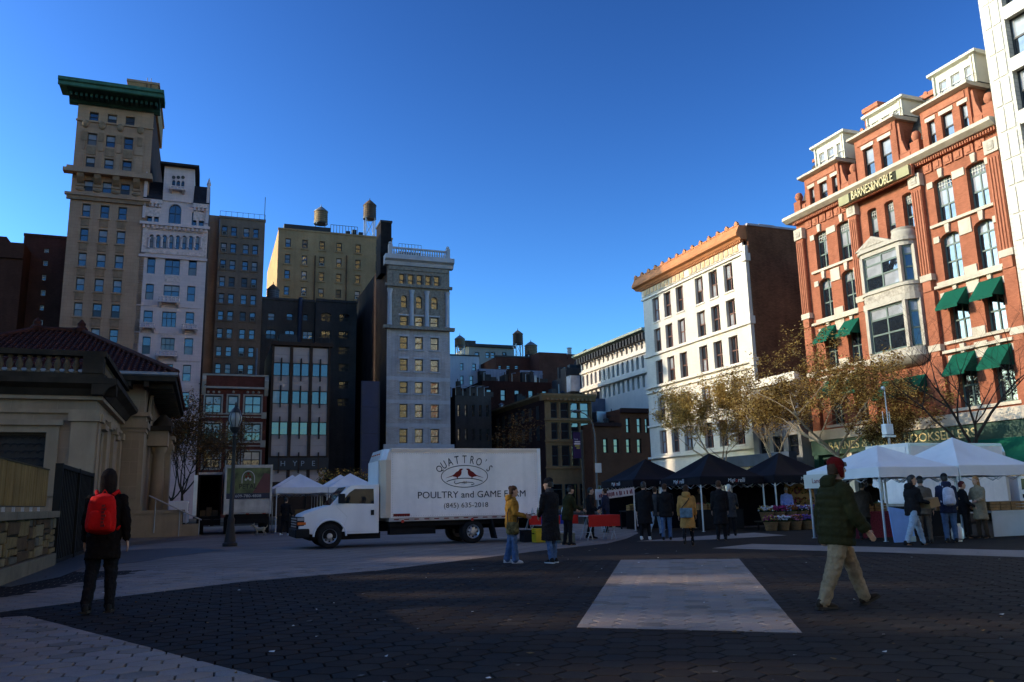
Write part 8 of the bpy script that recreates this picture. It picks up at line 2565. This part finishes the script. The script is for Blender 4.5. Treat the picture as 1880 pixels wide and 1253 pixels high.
# walking away on the left, red backpack
pl, ax = person('person in dark hooded coat walking away with a red backpack', g3(181, 1125), -14, 1.84, lean=3, arms=((-6, 14, 14), (4, 10, 12)), legs=((4, 6), (-6, 12)), top=cloth('black_brown', (0.009, 0.006, 0.005)), bottom=BLACKC, shoe=SHOE_K, coat=.18, bulk=1.12, fine=True, hoodup=cloth('dark_brown_fur', (0.016, 0.011, 0.009)), leg_w=1.12, sole=BSOLE)
REDP = M('red_nylon', (0.46, 0.005, 0.004), 0.8, 0.25, 5, bump=0.5, bscale=12)
bpk = thing('backpack', 'bright red backpack with dark lettering worn by the person walking away', 'backpack', pl.location, pl.rotation_euler.z)
s_ = ax['s']
def bp_body(o_, m, zc0, sc, y0, dep, wid, hgt_):
    mb = MB(); rings = []
    for k in range(13):
        f = k / 12
        z = zc0 + hgt_ * (f - .5)
        e = (1 - abs(2 * f - 1) ** 4) ** .25
        bot = 1.08 - .25 * f
        rings.append(((0, y0 - dep * .5 * e * (1.1 - .25 * f), z), (wid * .5 * bot * max(.25, e), 0, 0), (0, dep * .55 * max(.2, e), 0)))
    mb.loft(rings, 16)
    return remesh(mb.build('bag', m, o_, fix=False), .012, 4, .012)
base = ax['up'](.27, -.15)
bp_body(bpk, REDP, base.z, 1, base.y, .20, .38, .54)
pk_ = bp_body(bpk, REDP, base.z - .08, 1, base.y - .12, .11, .30, .30); pk_.name = 'pocket'
for sx in (-1, 1):
    p0 = ax['up'](.50, -.13, sx * .09); p1 = ax['up'](.56, -.02, sx * .125); p2 = ax['up'](.44, .17, sx * .14); p3 = ax['up'](.22, .14, sx * .19); p4 = ax['up'](.08, -.1, sx * .17)
    MB().tube([p0, p1, p2, p3, p4], [.022, .026, .026, .022, .016], 8).build('strap', REDP, bpk, True)
MB().tube([ax['up'](.52, -.15, -.03), ax['up'](.57, -.17, 0), ax['up'](.52, -.15, .03)], .009, 6).build('grab_loop', REDP, bpk, True)
for k in range(7):
    lz = base.z + .12 - k * .042
    bx(bpk, 'dark_print', INKRED, .03, .03 + (.03, .045, .03, .05, .035, .03, .045)[k], base.y - .252, base.y - .2, lz - .03, lz)

# pair talking in front of the truck
pw, aw_ = person('woman in ochre jacket and wide jeans looking right beside the box truck', g3(941, 1034), 84, 1.64, lean=2, arms=((12, 6, 62, 10), (14, 5, 66, 12)), legs=((6, 4), (-5, 5)), top=OCHRE, bottom=JEAN, shoe=SHOE_W, hair=BROWNH, hairstyle='bun', coat=.04, bulk=1.05, leg_w=1.02, flare=.028, hood=True, fine=True, sole=WSOLE, nod=3)
ph = thing('phone', 'dark phone held by the woman in the ochre jacket', 'phone', pw.location, pw.rotation_euler.z)
wr = (aw_['arms'][0][2] + aw_['arms'][1][2]) / 2
o = MB().box(-.04, .04, .05, .2, -.006, .006).build('handset', BLKP, ph, fix=False); o.location = wr + Vector((0, .02, .02)); o.rotation_euler = (R(8), 0, 0); bevel(o, .004)
hb = thing('handbag', 'dark patterned shoulder bag hanging at the hip of the woman in ochre', 'bag', pw.location, pw.rotation_euler.z)
c = aw_['up'](-.12, 0.0, .22)
mb = MB(); mb.loft([((c.x, c.y, c.z - .15), (.035, 0, 0), (0, .12, 0)), ((c.x, c.y, c.z - .1), (.055, 0, 0), (0, .15, 0)), ((c.x, c.y, c.z + .06), (.05, 0, 0), (0, .14, 0)), ((c.x, c.y, c.z + .12), (.02, 0, 0), (0, .12, 0))], 12)
remesh(mb.build('bag', M('patterned_bag', (0.03, 0.03, 0.018), 0.7, 0.8, 12, col2=(0.16, 0.14, 0.06)), hb, fix=False), .012, 3, .015)
MB().tube([c + Vector((0, -.1, .1)), aw_['up'](.2, -.12, .19), aw_['up'](.54, -.02, .1), aw_['up'](.2, .13, .19), c + Vector((0, .1, .1))], .012, 6).build('strap', BLKP, hb, True)
person('man in long black coat and skinny jeans facing the woman in ochre', g3(1013, 1034), -42, 1.78, lean=0, arms=((6, 7, 30, 20), (10, 7, 40, 25)), legs=((3, 3), (-4, 5)), top=BLACKC, bottom=JEAN, shoe=SHOE_K, hair=BLACKH, hat=(BLACKC, 'beanie'), coat=.36, bulk=1.12, leg_w=.92, fine=True, yaw=-25, sole=WSOLE, scarf=CHAR, skin=SKIN)
# big walker on the right
person('man in dark green puffer jacket and khaki trousers striding right', g3(1549, 1116), 82, 1.78, lean=4, arms=((14, 10, 22), (-16, 10, 18)), legs=((-17, 8), (27, 7)), top=OLIVE, bottom=KHAKI, shoe=BOOT, hair=BROWNH, hat=(REDHAT, 'flap'), coat=.07, bulk=1.34, leg_w=1.25, fine=True, puffer=True, hood=True, toe=(0, 24), sole=BSOLE, nod=-3)

# people round the market, from left to right
def pp(label, x, y, head, h, **k):
    return person(label, gnd(x, y), head, h, group='people round the market stalls', **k)
pp('man in dark olive jacket bending over the table behind the black coat', 1044, 1001, 70, 1.74, lean=8, arms=((25, 8, 40), (20, 8, 45)), legs=((3, 4), (-3, 4)), top=OLIVE, bottom=BLACKC, shoe=SHOE_K, hair=BLACKH, hat=(BLACKC, 'beanie'), coat=.1, bulk=1.15)
pp('person in black standing behind the red clothed table', 1086, 989, 100, 1.72, arms=((10, 8, 40), (10, 8, 40)), legs=((6, 4), (-6, 6)), top=BLACKC, bottom=BLACKC, shoe=SHOE_K, hair=BLACKH, coat=.12)
pp('person in dark jacket with red cap near the red cloth', 1114, 978, -60, 1.72, arms=((10, 8, 40), (10, 8, 40)), legs=((4, 3), (-4, 3)), top=NAVY, bottom=BLACKC, shoe=SHOE_K, hair=BROWNH, coat=.1)
pp('person in long black clothes in front of the far left dark tent', 1186, 992, 15, 1.84, arms=((2, 9, 12), (-2, 9, 12)), legs=((5, 4), (-6, 8)), top=BLACKC, bottom=BLACKC, shoe=SHOE_W, hair=BLACKH, coat=.34, bulk=1.15, leg_w=.9)
pp('person in black jacket and pale trousers stepping into the far left dark tent', 1206, 985, 30, 1.72, arms=((14, 8, 20), (-14, 8, 20)), legs=((16, 8), (-18, 22)), top=CHAR, bottom=JEAN_L, shoe=SHOE_K, hair=BROWNH, coat=.1)
pp('person in black jacket and blue jeans facing the middle dark tent', 1225, 992, 8, 1.76, arms=((4, 8, 20), (4, 8, 20)), legs=((3, 2), (-3, 4)), top=BLACKC, bottom=JEAN, shoe=BOOT, hair=BROWNH, coat=.12, bulk=1.1)
ptan, at_ = pp('woman in tan hooded coat seen from behind with a shoulder bag', 1265, 1003, 12, 1.66, arms=((4, 10, 20), (-2, 10, 16)), legs=((12, 6), (-12, 20)), top=TANC, bottom=BLACKC, shoe=BOOT, hair=BROWNH, hairstyle='bun', coat=.30, bulk=1.12, hood=True, leg_w=.82)
tb = thing('handbag', 'blue grey square bag on the back of the tan coat', 'bag', ptan.location, ptan.rotation_euler.z)
c = at_['up'](.03, -.2, -.02)
remesh(MB().box(c.x - .17, c.x + .17, c.y - .06, c.y + .03, c.z - .13, c.z + .13).build('bag', M('blue_grey_bag', (0.10, 0.15, 0.19), 0.7, 0.5, 9), tb), .014, 4, .01)
MB().tube([c + Vector((-.15, -.02, .1)), at_['up'](.4, -.17, .06), at_['up'](.55, -.05, .12), at_['up'](.3, .17, -.02), at_['up'](.0, .1, -.2), c + Vector((-.16, 0, .05))], .012, 6).build('strap', BLKP, tb, True)
pp('person in long black coat standing before the middle dark tent', 1326, 992, 6, 1.80, arms=((4, 9, 12), (0, 9, 12)), legs=((3, 2), (-2, 3)), top=BLACKC, bottom=BLACKC, shoe=SHOE_K, hair=BROWNH, coat=.36, bulk=1.1)
pp('person in dark coat with pale fur hood beside the long black coat', 1344, 984, 20, 1.72, arms=((12, 9, 50), (10, 9, 40)), legs=((3, 2), (-2, 3)), top=CHAR, bottom=BLACKC, shoe=SHOE_K, hair=M('white_fur', (0.4, 0.37, 0.32), 0.8), coat=.2, bulk=1.1)
pv, _ = person('flower seller in lilac jacket and cap behind the baskets', wn(28.4, 22.6), 195, 1.62, arms=((16, 9, 45), (16, 9, 45)), legs=((2, 2), (-2, 2)), top=LILAC, bottom=BLACKC, shoe=SHOE_K, hair=BROWNH, hat=(cloth('pale_cap', (0.3, 0.3, 0.33)), 'cap'), coat=.1, bulk=1.2, group='people round the market stalls')
person('stallholder in brown behind the produce counter', wn(30.2, 19.6), 195, 1.7, arms=((20, 9, 45), (10, 9, 45)), legs=((2, 2), (-2, 2)), top=BROWN, bottom=BLACKC, shoe=SHOE_K, hair=BROWNH, coat=.1, bulk=1.1, group='people round the market stalls')
pp('person in dark coat bending at the white tent counter behind the striding man', 1590, 991, 30, 1.66, lean=14, arms=((30, 8, 40), (25, 8, 40)), legs=((4, 4), (-4, 4)), top=cloth('dark_fur', (0.03, 0.022, 0.016)), bottom=BLACKC, shoe=SHOE_K, hair=BLACKH, coat=.2, bulk=1.1)
pp('tall person in black at the left white tent counter', 1606, 985, 40, 1.8, lean=6, arms=((20, 8, 45), (20, 8, 40)), legs=((2, 2), (-2, 2)), top=BLACKC, bottom=BLACKC, shoe=SHOE_K, hair=BLACKH, coat=.1, bulk=1.15)
pwk, aw2 = pp('bearded man in black jacket and pale jeans walking with a carton', 1683, 1003, 78, 1.78, lean=4, arms=((18, 8, 60, 14), (16, 8, 62, 14)), legs=((-20, 8), (24, 8)), top=BLACKC, bottom=JEAN_L, shoe=SHOE_K, hair=BLACKH, hairstyle='long', coat=.06, bulk=1.15, leg_w=1.12, hood=True, toe=(0, 16), yaw=30)
cb = thing('carton', 'brown cardboard carton carried by the man in pale jeans', 'carton', pwk.location, pwk.rotation_euler.z)
wr = (aw2['arms'][0][2] + aw2['arms'][1][2]) / 2
o = MB().box(-.2, .2, -.02, .26, -.12, .1).build('box', M('plain_carton', (0.27, 0.16, 0.075), 0.8, 0.15), cb, fix=False); o.location = wr + Vector((0, .02, -.02)); o.rotation_euler = (R(12), 0, 0)
pp('person in grey brown jacket and beanie with their back turned under the white tent', 1702, 998, 25, 1.72, lean=3, arms=((-6, 9, 14), (6, 9, 14)), legs=((2, 4), (-6, 10)), top=cloth('grey_brown', (0.09, 0.075, 0.06)), bottom=cloth('brown_grey_trousers', (0.075, 0.06, 0.05)), shoe=BOOT, hair=BLACKH, hat=(BLACKC, 'beanie'), coat=.08, bulk=1.1)
pbk, ab_ = pp('person in navy jacket and jeans wearing a white backpack', 1748, 996, 14, 1.78, arms=((6, 9, 30), (8, 9, 30)), legs=((2, 2), (-2, 3)), top=NAVY, bottom=JEAN, shoe=SHOE_K, hair=BLACKH, hat=(BLACKC, 'beanie'), coat=.08, bulk=1.15, leg_w=1.05, hood=True)
wb = thing('backpack', 'white and grey backpack worn by the person in jeans under the white tent', 'backpack', pbk.location, pbk.rotation_euler.z)
base = ab_['up'](.24, -.15)
WPK = M('white_nylon', (0.42, 0.41, 0.46), 0.6, 0.3, 5)
bp_body(wb, WPK, base.z, 1, base.y, .17, .32, .50)
o = bp_body(wb, WPK, base.z - .08, 1, base.y - .11, .09, .24, .26); o.name = 'pocket'
for sx in (-1, 1):
    MB().tube([ab_['up'](.50, -.13, sx * .08), ab_['up'](.56, -.02, sx * .12), ab_['up'](.40, .17, sx * .14), ab_['up'](.1, -.1, sx * .16)], [.024, .028, .024, .018], 8).build('strap', WPK, wb, True)
pp('person with ginger hair in beige coat behind the white tent counter', 1806, 988, 255, 1.72, arms=((20, 9, 70), (14, 9, 60)), legs=((2, 2), (-2, 2)), top=BEIGE, bottom=BROWN, shoe=BOOT, hair=BLONDH, hairstyle='long', coat=.3, bulk=1.1)
pp('short person in dark maroon hood between the backpack and the beige coat', 1776, 988, 100, 1.6, arms=((10, 9, 40), (10, 9, 40)), legs=((2, 2), (-2, 2)), top=BLACKC, bottom=BLACKC, shoe=SHOE_K, hair=M('maroon_knit', (0.10, 0.02, 0.02), 0.8), coat=.1)
pp('small figure in black at the left white tents', 523, 984, 10, 1.7, arms=((10, 9, 40), (10, 9, 40)), legs=((10, 6), (-10, 10)), top=BLACKC, bottom=BLACKC, shoe=SHOE_W, hair=BLACKH, coat=.15)
# little dog by the flower truck
dg = thing('dog', 'small pale dog walking left on the pale paving near the flower truck', 'dog', gnd(477, 984), R(100))
FUR = M('pale_fur', (0.34, 0.27, 0.18), 0.9, 0.3, 10, bump=0.5, bscale=30)
mb = MB()
mb.loft([((0, -.24, .30), (.05, 0, 0), (0, 0, .06)), ((0, -.18, .31), (.085, 0, 0), (0, 0, .095)), ((0, 0, .29), (.08, 0, 0), (0, 0, .085)), ((0, .14, .30), (.095, 0, 0), (0, 0, .115)), ((0, .22, .34), (.07, 0, 0), (0, 0, .09))], 12)
limb(mb, [(0, .2, .36), (0, .29, .45)], [.06, .05])
mb.loft([((0, .25, .47), (.05, 0, 0), (0, .0, .06)), ((0, .31, .48), (.06, 0, 0), (0, 0, .06)), ((0, .38, .46), (.035, 0, 0), (0, 0, .035)), ((0, .44, .45), (.025, 0, 0), (0, 0, .025))], 10)
for x in (-1, 1):
    mb.loft([((x * .05, .28, .53), (.02, 0, 0), (0, .012, 0)), ((x * .065, .27, .57), (.018, 0, 0), (0, .01, 0)), ((x * .07, .26, .60), (.006, 0, 0), (0, .006, 0))], 6)
    mb.tube([(x * .06, .16, .28), (x * .06, .14 + x * .03, .15), (x * .06, .16 + x * .05, .02), (x * .06, .2 + x * .05, .015)], [.035, .024, .02, .018], 8)
    mb.tube([(x * .06, -.19, .30), (x * .065, -.15, .2), (x * .065, -.23 - x * .04, .12), (x * .065, -.21 - x * .04, .02), (x * .065, -.17 - x * .04, .015)], [.05, .036, .02, .018, .018], 8)
mb.tube([(0, -.24, .34), (0, -.32, .42), (0, -.33, .5)], [.02, .022, .012], 7)
remesh(mb.build('body', FUR, dg, fix=False), .011, 3, .006)
